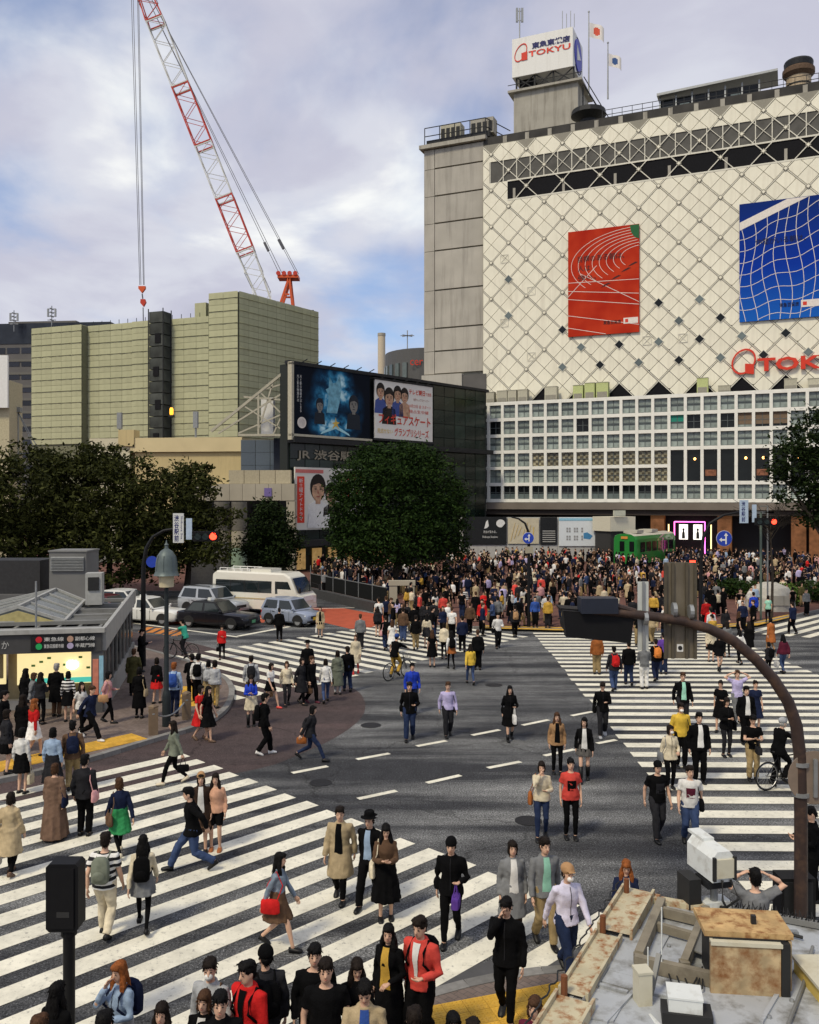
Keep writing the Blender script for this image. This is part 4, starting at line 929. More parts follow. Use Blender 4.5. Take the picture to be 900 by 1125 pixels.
for i in range(3):
 for j in range(4): MB().b(0.03+1.52*i, 1.50+1.52*i, 0.0, 0.1, 8.0+1.3*j, 9.27+1.3*j).build('panel', M_bg, bb)
MB().b(3.6, 4.9, -0.8, 0.0, 6, 13.3).build('corner_post', mat('navy_post', (0.03, 0.035, 0.05), 0.6), bb)
pt = thing('concrete_portal', 'pale concrete portal frame at the station entrance', 'building', P(238, 550, 84).to_2d().to_3d(), R(-3))
M_port = mat('portal_concrete', (0.36, 0.325, 0.25), 0.85, var=0.12, scale=0.6, rand=0.06)
for k in range(6): MB().b(1.25*k, 1.25*k+1.22, 0, 1.2, 7.0, 8.6).build('beam_block', M_port, pt)
for k in range(4): MB().b(1.1+1.5*k, 2.55+1.5*k, 0.3, 1.0, 8.62, 9.9).build('parapet_block', mat('parapet_tan', (0.40, 0.35, 0.24), 0.85, var=0.12, rand=0.1), pt)
for k in range(6): MB().b(6.7, 7.5, 0, 1.0, 1.16*k, 1.16*k+1.14).build('column_block', M_port, pt)
MB().b(-3, 6.6, 3, 3.3, 0, 7).build('dark_passage', M_black, pt)
MB().b(4.6, 5.3, -0.1, 0, 7.4, 8.2).build('purple_sign', mat('purple', (0.16, 0.12, 0.30), 0.6), pt)
for n_, px in enumerate((244, 263)):
 c_ = thing('round_column', ('left','right')[n_]+' round concrete column with a pale green band behind the minibus', 'column', P(px, 550, 76).to_2d().to_3d(), 0, 'round columns at the station entrance')
 MB().lathe([(0.68, 3.0), (0.68, 4.4)], n=20).build('drum', M_port, c_); MB().lathe([(0.70, 0), (0.70, 2.96)], n=20).build('green_band', mat('pale_green', (0.24, 0.33, 0.25), 0.7, var=0.1), c_); MB().lathe([(0.66, 4.43), (0.66, 6.9)], n=20).build('shaft', mat('shaft_dark', (0.14, 0.13, 0.11), 0.8, var=0.2), c_)
MB().b(-0.0, 3.4, 0, 0.3, 0, 3.6).build('concrete_wall', mat('wall_grey', (0.20, 0.195, 0.18), 0.85, var=0.15), None, P(205, 550, 72).to_2d().to_3d()+Vector((0, 0, 0)))
tag(bpy.data.objects['concrete_wall'], 'plain grey concrete wall piece behind the parked cars', 'wall')
# ---- glazed station building with billboards
SA = R(47); SC = Vector((-11.6, 85.0, 0))
st = thing('station_building', 'dark green glazed station building behind the round tree', 'building', SC, SA)
M_gg = mat('green_glass', (0.012, 0.024, 0.018), 0.16, var=0.7, scale=0.35, rand=0.5, spec=0.35)
MB().prism([(0, 0.25), (31, 0.25), (31, 12), (14, 8), (0, 1.4)], (0, 0, 20.2), (0, 0, 0), (1, 0, 0), (0, 1, 0)).build('wall', mat('station_dark', (0.02, 0.024, 0.022), 0.7), st)
pme = MB().b(0.03, 1.85, 0.1, 0.2, 0.03, 1.55).mesh('glass_pane', [M_gg])
for i in range(16):
 for j in range(12):
  x = 0.2+1.9*i; z = 1.6+1.58*j-0.0
  if x < 19.5 and 13.3 < z+0.8 < 19.9: continue
  link('glass_pane', pme, st, (x, random.uniform(-.01, .01), z))
MB().b(-0.2, 31, -0.2, 0.4, 20.2, 20.5).build('coping', M_dkmetal, st)
MB().b(0.0, 31, -0.9, 0.2, 12.6, 13.1).build('catwalk', M_dkmetal, st)
lettering('JR 渋谷駅', mat('letter_steel', (0.30, 0.27, 0.21), 0.4, 0.5), st, (1.0, 0.0, 10.9), 7.4, 1.15, bold=0.015, name='station_letters')
MB().b(-0.5, 20, -1.6, 0.2, 2.6, 3.2).build('entrance_canopy', M_dkmetal, st)
for k in range(7): MB().b(0.8+2.1*k, 2.0+2.1*k, -0.1, 0.0, 0.3, 2.3).build('lit_door', mat('entrance_glow', (0.5, 0.35, 0.15), 0.6, var=0.7, scale=1.5, emit=(1, 0.6, 0.2), emit_s=0.12), st)
def S2(u, v, z): return Vector((SC.x+u*math.cos(SA)-v*math.sin(SA), SC.y+u*math.sin(SA)+v*math.cos(SA), z))
def face_print(mb, cx_, cz_, s_, skin, hair_, cloth, long=False):
 y = -0.02
 e = lambda rx, rz, ox, oz, yy, mi: mb.prism([(cx_+ox+rx*math.cos(a), cz_+oz+rz*math.sin(a)) for a in np.linspace(0, 2*PI, 18)[:-1]], (0, -0.01, 0), (0, y+yy, 0), mi=mi)
 mb.prism([(cx_-1.15*s_, cz_-2.9*s_), (cx_+1.15*s_, cz_-2.9*s_), (cx_+1.0*s_, cz_-1.2*s_), (cx_+0.35*s_, cz_-0.85*s_), (cx_-0.35*s_, cz_-0.85*s_), (cx_-1.0*s_, cz_-1.2*s_)], (0, -0.01, 0), (0, y, 0), mi=cloth)
 e(0.82*s_, 1.05*s_, 0, 0.22*s_, -0.012, hair_)
 mb.prism([(cx_-0.25*s_, cz_-1.1*s_), (cx_+0.25*s_, cz_-1.1*s_), (cx_+0.25*s_, cz_-0.5*s_), (cx_-0.25*s_, cz_-0.5*s_)], (0, -0.01, 0), (0, y-0.016, 0), mi=skin)
 e(0.62*s_, 0.85*s_, 0, -0.08*s_, -0.026, skin)
 mb.prism([(cx_-0.64*s_, cz_+0.35*s_), (cx_+0.1*s_, cz_+0.55*s_), (cx_+0.64*s_, cz_+0.3*s_), (cx_+0.5*s_, cz_+0.95*s_), (cx_-0.5*s_, cz_+0.95*s_)], (0, -0.01, 0), (0, y-0.038, 0), mi=hair_)
 for s2 in (-1, 1):
  e(0.13*s_, 0.05*s_, s2*0.27*s_, 0.08*s_, -0.04, hair_); e(0.17*s_, 0.03*s_, s2*0.27*s_, 0.24*s_, -0.04, hair_)
 e(0.2*s_, 0.05*s_, 0, -0.52*s_, -0.04, 3); mb.prism([(cx_-0.05*s_, cz_+0.05*s_), (cx_+0.1*s_, cz_-0.28*s_), (cx_-0.08*s_, cz_-0.28*s_)], (0, -0.01, 0), (0, y-0.04, 0), mi=3)
M_sk = mat('print_skin', (0.46, 0.28, 0.18), 0.7, var=0.35, scale=2.5); M_hr = mat('print_hair', (0.018, 0.014, 0.012), 0.7); M_lip = mat('print_lip', (0.30, 0.10, 0.07), 0.7); M_cl1 = mat('print_cloth_blue', (0.05, 0.08, 0.26), 0.7); M_cl2 = mat('print_cloth_white', (0.66, 0.66, 0.64), 0.7)
fm = [M_sk, M_hr, M_cl1, M_lip, M_cl2]
bl = thing('billboard', 'dark blue film billboard with glowing figures on the station roof edge', 'billboard', S2(0.1, -0.55, 13.45), SA)
def glow_mat():
 m = bpy.data.materials.new('poster_night_blue'); m.use_nodes = True; t = m.node_tree; b = t.nodes['Principled BSDF']; L = t.links.new
 co = N('ShaderNodeTexCoord', t)
 def blob(x, z, rx, rz):
  mp_ = N('ShaderNodeMapping', t, vector_type='POINT'); mp_.inputs['Location'].default_value = (-x/rx, 0, -z/rz); mp_.inputs['Scale'].default_value = (1/rx, 0, 1/rz); L(co.outputs['Object'], mp_.inputs[0])
  g = N('ShaderNodeTexGradient', t, gradient_type='SPHERICAL'); L(mp_.outputs[0], g.inputs[0]); return g.outputs[1]
 n = N('ShaderNodeTexNoise', t); n.inputs['Scale'].default_value = 0.9; n.inputs['Detail'].default_value = 6; L(co.outputs['Object'], n.inputs[0])
 acc = None
 for (x, z, rx, rz, am) in ((5.0, 4.6, 3.0, 3.0, 0.9), (6.6, 5.0, 1.6, 2.2, 0.7), (5.4, 0.9, 3.8, 1.6, 1.3), (3.2, 2.6, 2.0, 2.5, 0.4), (8.0, 3.0, 1.6, 2.6, 0.4)):
  mm = N('ShaderNodeMath', t, operation='MULTIPLY'); mm.inputs[1].default_value = am; L(blob(x, z, rx, rz), mm.inputs[0])
  if acc is None: acc = mm.outputs[0]
  else:
   a = N('ShaderNodeMath', t, operation='ADD'); L(acc, a.inputs[0]); L(mm.outputs[0], a.inputs[1]); acc = a.outputs[0]
 mu = N('ShaderNodeMath', t, operation='MULTIPLY'); mr_ = N('ShaderNodeMapRange', t); mr_.inputs[1].default_value = 0.35; mr_.inputs[2].default_value = 0.65; mr_.inputs[3].default_value = 0.2; mr_.inputs[4].default_value = 1.2; L(n.outputs[0], mr_.inputs[0]); L(acc, mu.inputs[0]); L(mr_.outputs[0], mu.inputs[1])
 r = N('ShaderNodeValToRGB', t); L(mu.outputs[0], r.inputs[0]); e = r.color_ramp.elements; e[0].color = (0.006, 0.009, 0.016, 1); e[1].color = (0.5, 0.75, 0.8, 1); e[1].position = 0.95
 k = e.new(0.25); k.color = (0.01, 0.05, 0.11, 1); k = e.new(0.55); k.color = (0.04, 0.24, 0.42, 1)
 L(r.outputs[0], b.inputs['Base Color']); b.inputs['Roughness'].default_value = 0.7; b.inputs['Specular IOR Level'].default_value = 0.06; return m
MB().b(0, 10.2, -0.02, 0.15, 0, 6.6).build('sheet', glow_mat(), bl)
mb = MB(); M_sil = mat('print_silhouette', (0.008, 0.014, 0.024), 0.6); M_bskin = mat('print_blue_skin', (0.20, 0.19, 0.17), 0.7); M_ice = mat('print_ice', (0.14, 0.34, 0.44), 0.6, var=0.5, scale=2)
fb = [M_bskin, M_sil, M_sil, M_sil, M_ice]
face_print(mb, 3.3, 2.9, 0.62, 0, 1, 2); mb.build('printed_figure', fb, bl); mb = MB(); face_print(mb, 7.9, 3.3, 0.85, 0, 1, 2); mb.build('printed_figure', fb, bl)
MB().prism([(4.2, 2.3), (4.5, 3.9), (4.1, 4.6), (4.5, 4.8), (4.6, 5.9), (5.0, 5.3), (5.5, 5.4), (6.0, 6.1), (6.2, 5.0), (6.0, 3.6), (5.6, 2.3)], (0, -0.01, 0), (0, -0.025, 0)).build('pale_shape', M_ice, bl)
lettering('氷', mat('print_gold', (0.62, 0.42, 0.08), 0.6), bl, (5.0, -0.05, 0.75), 1.0, 1.15, bold=0.02) if False else MB().prism([(0.0, 0), (0.35, 0.5), (0.0, 0.6), (0.45, 0.75), (0.5, 1.2), (0.62, 0.78), (1.05, 0.7), (0.7, 0.5), (1.0, 0.0), (0.55, 0.35)], (0, -0.01, 0), (4.9, -0.045, 0.7)).build('gold_mark', mat('print_gold', (0.62, 0.42, 0.08), 0.6), bl)
MB().prism([(3.6, 0.35), (5.4, 1.15), (7.2, 0.35), (7.4, 0.1), (5.4, 0.75), (3.4, 0.1)], (0, -0.01, 0), (0, -0.03, 0)).build('light_arc', mat('print_pale_cyan', (0.35, 0.62, 0.68), 0.6), bl)
for x, h_ in ((0.75, 3.6), (0.4, 2.6)):
 lettering('光と影の物語がはじまる'[:11 if h_ > 3 else 8], M_cl2, bl, (x, -0.04, 5.7-h_), 0.24, h_, vertical=True)
MB().lathe([(0.55, 0), (0.55, 0.02), (0.42, 0.02), (0.42, 0.0)], (1.0, -0.04, 1.1), 18, M=Matrix.Rotation(PI/2, 3, 'X')).build('laurel', M_pw, bl)
M_tf = mat('truss_cream', (0.42, 0.39, 0.30), 0.7, var=0.15)
MB().b(-0.3, -0.02, -0.1, 0.5, -0.6, 6.9).build('frame_left', M_tf, bl); MB().b(-0.3, 10.5, -0.1, 0.4, 6.62, 6.8).build('frame_top', M_dkmetal, bl); MB().b(-0.3, 10.5, -0.1, 0.4, -0.25, -0.02).build('frame_bottom', M_tf, bl)
for k in range(6): MB().bar((0.8+1.8*k, -0.1, 6.8), (0.8+1.8*k, -1.1, 7.1), 0.07).build('lamp_arm', M_dkmetal, bl)
b2 = thing('billboard', 'white figure skating billboard with four faces and red lettering', 'billboard', S2(11.1, -0.55, 13.6), SA)
MB().b(0, 9.1, -0.02, 0.15, 0, 6.15).build('sheet', mat('poster_white', (0.70, 0.68, 0.63), 0.6, var=0.03), b2)
for (x, z, s_, cl_) in ((0.8, 4.9, 0.78, 2), (2.1, 4.3, 0.95, 1), (3.4, 4.8, 0.80, 2), (4.5, 4.7, 0.78, 0)): mb = MB(); face_print(mb, x, z, s_, 0, 1, cl_); mb.build('printed_figure', fm, b2)
M_pr = mat('print_red', (0.55, 0.05, 0.03), 0.6)
lettering('テレビ朝日', M_pr, b2, (5.2, -0.05, 5.0), 2.6, 0.62, bold=0.02); lettering('で放送', M_pr, b2, (7.9, -0.05, 5.05), 0.95, 0.4)
lettering('世界トップスケーター', M_lip, b2, (5.9, -0.05, 4.35), 2.6, 0.3); lettering('10月23日 金 スタート', M_pr, b2, (5.2, -0.05, 3.6), 3.6, 0.38); lettering('独占生中継', M_pr, b2, (5.2, -0.05, 3.0), 3.2, 0.38)
lettering('フィギュアスケート', M_pr, b2, (0.5, -0.07, 1.55), 8.2, 1.15, bold=0.02); lettering('グランプリシリーズ', M_pr, b2, (2.9, -0.07, 0.35), 5.5, 0.9, bold=0.015)
lettering('見逃せない', mat('print_gold', (0.62, 0.42, 0.08), 0.6), b2, (0.3, -0.07, 0.55), 2.3, 0.5)
MB().b(-0.2, 9.3, -0.1, 0.4, 6.17, 6.35).build('frame_top', M_dkmetal, b2); MB().b(-0.2, 9.3, -0.1, 0.4, -0.25, -0.02).build('frame_bottom', M_dkmetal, b2)
for k in range(5): MB().bar((0.8+1.8*k, -0.1, 6.3), (0.8+1.8*k, -1.1, 6.6), 0.07).build('lamp_arm', M_dkmetal, b2)
b3 = thing('billboard', 'white drama billboard with two men and red lettering under the station name', 'billboard', S2(0.45, -0.35, 4.15), SA)
MB().b(0, 9.2, -0.02, 0.15, 0, 6.1).build('sheet', mat('poster_cream', (0.66, 0.64, 0.57), 0.6, var=0.03), b3)
mb = MB(); face_print(mb, 2.9, 3.9, 1.25, 0, 1, 4); mb.build('printed_figure', fm, b3); mb = MB(); face_print(mb, 4.7, 3.4, 1.05, 0, 1, 1); mb.build('printed_figure', fm, b3)
MB().prism([(1.5, 0.2), (4.2, 0.1), (4.4, 1.5), (3.0, 1.2), (1.7, 1.6)], (0, -0.01, 0), (0, -0.09, 0)).build('newspaper', M_cl2, b3)
MB().b(0.25, 1.15, -0.05, -0.02, 0.7, 5.2).build('red_band', M_red, b3); lettering('新土曜ナイトドラマ', M_cl2, b3, (0.45, -0.06, 0.9), 0.5, 4.1, vertical=True)
lettering('サムライ', M_red, b3, (5.5, -0.05, 4.4), 3.4, 1.2, bold=0.03); lettering('せんせい', M_red, b3, (6.0, -0.05, 2.8), 3.0, 1.2, bold=0.03)
MB().b(0.05, 3.6, -0.04, -0.02, 5.55, 5.9).build('pink_strip', mat('print_pink', (0.55, 0.16, 0.14), 0.6), b3)
tr_ = thing('billboard_truss', 'cream steel truss bracing the film billboard', 'truss', P(318, 550, 86).to_2d().to_3d())
def tp(px, py): return P(px, py, 86)-tr_.location
for a, b, w_ in (((317, 402), (317, 478), .3), ((317, 405), (232, 474), .24), ((317, 428), (240, 476), .16), ((317, 452), (262, 476), .14), ((317, 440), (268, 412+24), .16), ((285, 430), (317, 462), .14), ((300, 420), (285, 470), .14), ((317, 420), (290, 428), .14), ((262, 478), (318, 478), .22), ((284, 431), (284, 478), .18), ((300, 478), (317, 440), .13), ((268, 446), (310, 472), .13)):
 MB().bar(tp(*a), tp(*b), w_).build('member', M_tf, tr_)
MB().bar(tp(291, 478)+Vector((0, 2, 0)), tp(291, 435)+Vector((0, 2, 0)), 1.2).build('pale_stack', M_sgnw, tr_)
# ---- chimney and round office between
ch = thing('chimney', 'tall beige chimney between the station and the stone tower', 'chimney', P(419.3, 550, 190).to_2d().to_3d())
MB().lathe([(0.85, 0), (0.8, 42.4)], n=16).build('stack', mat('chimney_beige', (0.55, 0.47, 0.35), 0.8, var=0.06), ch); MB().lathe([(0.86, 42.4), (0.86, 43.0)], n=16).build('rim', M_conc, ch)
ro = thing('curved_office', 'dark curved office building with red letters beside the chimney', 'building', P(470, 550, 165).to_2d().to_3d())
M_rog = mat('curved_grey', (0.10, 0.10, 0.10), 0.6, var=0.12)
pts = [(8.2*math.cos(a)*-1, 9*(1-math.sin(a))) for a in np.linspace(0, PI/2, 9)]+[(4, 0), (4, 20), (-8.2, 20)]
MB().prism(pts, (0, 0, 35.6), (0, 0, 0), (1, 0, 0), (0, 1, 0)).build('wall', M_rog, ro)
for k in range(5):
 a = 0.15+0.22*k; x, y = -8.2*math.cos(a), 9*(1-math.sin(a))
 MB().box((0, 0, 0), (1.0, 0.3, 5.0)).build('window', M_glassbl, ro, (x-0.05, y-0.1, 30.5), -PI/2+a*0.9)
lettering('QFRONT' if False else 'cer', M_red, ro, (-3.3, -0.1, 32.3), 2.4, 1.0)
mb = MB(); mb.bar((-3.8, 2, 35.6), (-3.8, 2, 39.2), 0.18)
for a in (0, 0.8, 1.6, 2.4): mb.bar((-3.8-1.3*math.cos(a), 2-1.3*math.sin(a), 38.2), (-3.8+1.3*math.cos(a), 2+1.3*math.sin(a), 38.2), 0.12)
mb.build('roof_mast', M_steel, ro)
for n_, (px0, px1, h_, d, lab) in enumerate(((-420, -80, 26, 150, 'plain grey block beyond the left edge'),)):
 pass
# ---- construction hoarding with boards, canopy and green tram car
hd = thing('construction_hoarding', 'long construction hoarding with black and white display boards before the store', 'hoarding', (0, 100, 0.12))
M_hw = mat('hoarding_white', (0.40, 0.395, 0.37), 0.7, var=0.1); M_hb = mat('board_black', (0.012, 0.013, 0.014), 0.5, var=0.3); M_mapb = mat('board_map', (0.50, 0.45, 0.33), 0.6, var=0.12, scale=2.5)
def hx(px): return (px-450)*100/970
MB().b(hx(505), hx(661), 0.1, 0.3, 0, 5.0).build('fence_wall', M_hw, hd)
for k in range(16): MB().b(hx(506)+1.0*k, hx(506)+1.0*k+0.97, 0.02, 0.1, 0, 1.85).build('fence_panel', M_hw, hd)
def board(a, b, z0, z1, m_, nm='board'): return MB().b(hx(a), hx(b), -0.1, 0.02, z0, z1).build(nm, m_, hd)
o = board(509, 556.5, 1.9, 5.05, M_hb); lettering('渋谷が変わる。', M_cl2, o, (hx(531), -0.13, 3.2), 1.5, 0.3); lettering('Shibuya Station', M_cl2, o, (hx(530), -0.13, 2.6), 1.7, 0.3)
MB().prism([(hx(550)+0.5*math.cos(a), 4.3+0.45*math.sin(a)) for a in np.linspace(0, 5.0, 14)], (0, -0.03, 0), (0, -0.10, 0)).build('white_mark', M_cl2, o)
MB().prism([(hx(532), 3.7), (hx(534), 4.5), (hx(536), 4.7), (hx(537), 4.0), (hx(535), 3.8)], (0, -0.03, 0), (0, -0.10, 0)).build('white_figure', M_cl2, o)
o = board(558, 592, 2.0, 4.9, M_mapb)
for k in range(7): MB().bar((hx(561+4*k), -0.12, 2.3+0.3*(k % 3)), (hx(566+3.4*k), -0.12, 4.4-0.25*(k % 4)), 0.07, 0.02).build('map_line', mat('print_gold', (0.62, 0.42, 0.08), 0.6), o)
o = board(593.5, 612, 1.9, 5.0, M_hb)
for k in range(6): MB().b(hx(596), hx(610), -0.12, -0.1, 2.2+0.24*k, 2.28+0.24*k).build('print_line', M_hw, o)
o = board(614, 660, 1.75, 5.0, mat('board_white', (0.62, 0.66, 0.68), 0.5, var=0.04)); MB().b(hx(614), hx(660), -0.13, -0.1, 4.62, 4.9).build('blue_strip', mat('print_light_blue', (0.25, 0.48, 0.6), 0.6), o)
for k in range(8):
 for j in range(5):
  if (k*j+k) % 3: MB().b(hx(619.5)+0.28*k, hx(619.5)+0.28*k+0.2, -0.12, -0.1, 2.4+0.3*j, 2.62+0.3*j).build('plan_cell', mat('print_grey', (0.28, 0.28, 0.28), 0.6), o)
MB().prism([(hx(641), 2.6), (hx(648), 2.5), (hx(651), 2.9), (hx(645), 3.3), (hx(641), 3.2)], (0, -0.02, 0), (0, -0.1, 0)).build('blue_print', mat('print_mid_blue', (0.06, 0.22, 0.42), 0.6), o)
for n_, px in enumerate((662.5,)):
 y_ = thing('yellow_post', 'pale yellow notice post at the end of the hoarding', 'post', (hx(664), 99, 0.12)); MB().b(-0.35, 0.35, -0.2, 0.2, 0, 3.4).build('panel', mat('pale_yellow', (0.58, 0.50, 0.22), 0.6), y_); MB().b(-0.4, 0.4, -0.25, 0.25, 0, 0.25).build('base', M_dkmetal, y_)
cp = thing('canopy_box', 'cream canopy box over the kiosk left of the green tram', 'canopy', (hx(666)-0.2, 97, 0.12), R(28))
MB().b(0, 3.6, 0, 3, 3.5, 5.1).build('fascia', mat('canopy_cream', (0.60, 0.57, 0.46), 0.7, var=0.06), cp); MB().b(0.2, 3.4, 0.2, 2.8, 0, 3.5).build('body', mat('kiosk_dark', (0.04, 0.04, 0.04), 0.7), cp)
MB().b(0.3, 1.9, -0.3, -0.1, 5.2, 5.8).build('sign', mat('pale_sign', (0.55, 0.56, 0.45), 0.6), cp)
s2_ = MB().b(-1.0, 0.9, 0, 0.3, 6.1, 6.9).build('store_sign', mat('sign_tan', (0.30, 0.27, 0.2), 0.7), store, (1.0+GU0, GY-1.4, -0.4))
tm = thing('tram_car', 'old green railway car displayed on the plaza', 'railway car', (21.0, 91.5, 0.12), math.atan2(0.8, 0.6))
M_tg = mat('tram_green', (0.02, 0.20, 0.035), 0.4, var=0.08, coat=0.3); M_tr = mat('tram_roof', (0.42, 0.40, 0.34), 0.7, var=0.15, scale=1)
def tram_sec(x, k):       # cross section across local y, rounded
 return [(x, y*k, z) for y, z in ((0, 0.4), (0.02, 2.9), (0.15, 3.25), (0.55, 3.42), (1.35, 3.5), (2.15, 3.42), (2.55, 3.25), (2.68, 2.9), (2.7, 0.4))]
mb = MB(); xs_ = [(0.0, 0.86, 0.19), (0.25, 0.96, 0.05), (0.7, 1, 0), (10.6, 1, 0), (11.0, 0.96, 0.05)]
for x, k, of_ in xs_:
 for (a, b, c_) in tram_sec(x, k): mb.v.append((a, -b-of_*0 - (1-k)*1.35, c_))
m9 = 9
for i in range(len(xs_)-1):
 for k in range(m9):
  k2 = (k+1) % m9; q = (i*m9+k, i*m9+k2, (i+1)*m9+k2, (i+1)*m9+k); mb.f.append(q); mb.m.append(1 if 2 <= k <= 5 else 0)
mb.f.append(tuple(range(m9))); mb.m.append(0); mb.f.append(tuple(reversed(range((len(xs_)-1)*m9, len(xs_)*m9)))); mb.m.append(0)
mb.build('body', [M_tg, M_tr], tm)
for k in range(2): MB().b(-0.06, 0.0, -1.25+(-1.05)*k+0.75-0.0, -1.25-1.05*k-0.2+0.85-0.4, 1.7, 2.7).build('windscreen', M_glassdk, tm, (0.0, -0.35, 0))
for k in range(6):
 MB().b(0.9+1.6*k, 2.1+1.6*k, -0.0, 0.03, 1.6, 2.6).build('window', M_glassdk, tm); MB().b(0.9+1.6*k, 2.1+1.6*k, -2.73, -2.70, 1.6, 2.6).build('window', M_glassdk, tm)
for y in (-0.55, -2.15): MB().lathe([(0.16, 0), (0.16, 0.06)], (-0.04, y, 1.2), 12, M=Matrix.Rotation(-PI/2, 3, 'Y')).build('headlight', mat('lamp_glass', (0.6, 0.6, 0.55), 0.2), tm)
MB().b(1.5, 3.2, -2.1, -0.6, 3.5, 3.8).build('roof_vent', M_tr, tm); MB().b(5.5, 7.2, -2.1, -0.6, 3.5, 3.8).build('roof_vent', M_tr, tm); MB().b(0.6, 10.5, -2.4, -0.3, 0.0, 0.45).build('underframe', M_dkmetal, tm)
MB().b(-0.07, 0.0, -1.7, -1.0, 2.95, 3.2).build('destination_panel', mat('panel_orange', (0.6, 0.25, 0.05), 0.5), tm)
# ================================================================== trees
M_bark = mat('bark', (0.045, 0.036, 0.028), 0.9, var=0.3, scale=4, bump=0.4, bscale=20)
def leaf_mat(name, c1, c2):
 m = bpy.data.materials.new(name); m.use_nodes = True; t = m.node_tree; b = t.nodes['Principled BSDF']; L = t.links.new
 g = N('ShaderNodeNewGeometry', t); r = N('ShaderNodeValToRGB', t); L(g.outputs['Random Per Island'], r.inputs[0])
 r.color_ramp.elements[0].color = (*c1, 1); r.color_ramp.elements[1].color = (*c2, 1)
 L(r.outputs[0], b.inputs['Base Color']); b.inputs['Roughness'].default_value = 0.55; b.inputs['Specular IOR Level'].default_value = 0.05
 b.inputs['Transmission Weight'].default_value = 0.0
 return m
M_leafd = leaf_mat('leaf_dark', (0.006, 0.012, 0.004), (0.022, 0.036, 0.010)); M_leafm = leaf_mat('leaf_mid', (0.006, 0.015, 0.004), (0.026, 0.050, 0.010)); M_leafl = leaf_mat('leaf_light', (0.05, 0.10, 0.02), (0.13, 0.20, 0.04)); M_leafb = leaf_mat('leaf_brown_green', (0.012, 0.015, 0.004), (0.05, 0.055, 0.014))
def leaves(blobs, n, size, seed, shell=0.55):
 r_ = np.random.default_rng(seed); vol = np.array([b[1][0]*b[1][1]*b[1][2] for b in blobs])**(2/3); pick = r_.choice(len(blobs), n, p=vol/vol.sum())
 C_ = np.array([b[0] for b in blobs], float)[pick]; Rr = np.array([b[1] for b in blobs], float)[pick]
 d = r_.normal(size=(n, 3)); d /= np.linalg.norm(d, axis=1)[:, None]
 rad = 1-(1-shell)*r_.random(n)**1.6
 nc = max(30, n//55); cd = r_.normal(size=(nc, 3)); cd /= np.linalg.norm(cd, axis=1)[:, None]; ch_ = 0.86+0.26*r_.random(nc)
 near = np.argmax(d @ cd.T, axis=1); rad *= ch_[near]; d = d+cd[near]*0.35*r_.random(n)[:, None]; d /= np.linalg.norm(d, axis=1)[:, None]
 p = C_+d*rad[:, None]*Rr
 a = r_.normal(size=(n, 3)); a[:, 2] *= 0.6; a /= np.linalg.norm(a, axis=1)[:, None]
 b = np.cross(a, d+0.6*r_.normal(size=(n, 3))); b /= np.linalg.norm(b, axis=1)[:, None]
 s = size*(0.6+0.9*r_.random(n))[:, None]
 V = np.stack([p-a*s, p+b*s*0.42, p+a*s, p-b*s*0.42], 1).reshape(-1, 3)
 return V
def clumped(blobs, n, size, seed, per=46, sig=0.42):
 r_ = np.random.default_rng(seed); vol = np.array([b[1][0]*b[1][1]*b[1][2] for b in blobs])**(2/3); nc = n//per; pick = r_.choice(len(blobs), nc, p=vol/vol.sum())
 C_ = np.array([b[0] for b in blobs], float)[pick]; Rr = np.array([b[1] for b in blobs], float)[pick]
 d = r_.normal(size=(nc, 3)); d /= np.linalg.norm(d, axis=1)[:, None]; cc = C_+d*Rr*(1-0.6*r_.random(nc)**2)[:, None]*(0.85+0.3*r_.random(nc))[:, None]
 k = np.repeat(np.arange(nc), per); n = len(k); s_ = sig*(0.6+0.9*r_.random(nc)); p = cc[k]+r_.normal(size=(n, 3))*s_[k][:, None]*np.array([1, 1, 0.55])
 a = r_.normal(size=(n, 3)); a[:, 2] *= 0.7; a /= np.linalg.norm(a, axis=1)[:, None]; b = np.cross(a, r_.normal(size=(n, 3))); b /= np.linalg.norm(b, axis=1)[:, None]; s = size*(0.6+0.9*r_.random(n))[:, None]
 return np.stack([p-a*s, p+b*s*0.42, p+a*s, p-b*s*0.42], 1).reshape(-1, 3)
def leaf_obj(name, V, m, parent, kind=None):
 n = len(V)//4; me = bpy.data.meshes.new(name); me.vertices.add(n*4); me.vertices.foreach_set('co', V.astype(np.float32).ravel())
 me.loops.add(n*4); me.loops.foreach_set('vertex_index', np.arange(n*4, dtype=np.int32)); me.polygons.add(n); me.polygons.foreach_set('loop_start', np.arange(0, n*4, 4, dtype=np.int32))
 me.materials.append(m); me.update(calc_edges=True); me.validate()
 return tag(link(name, me, parent), kind=kind)
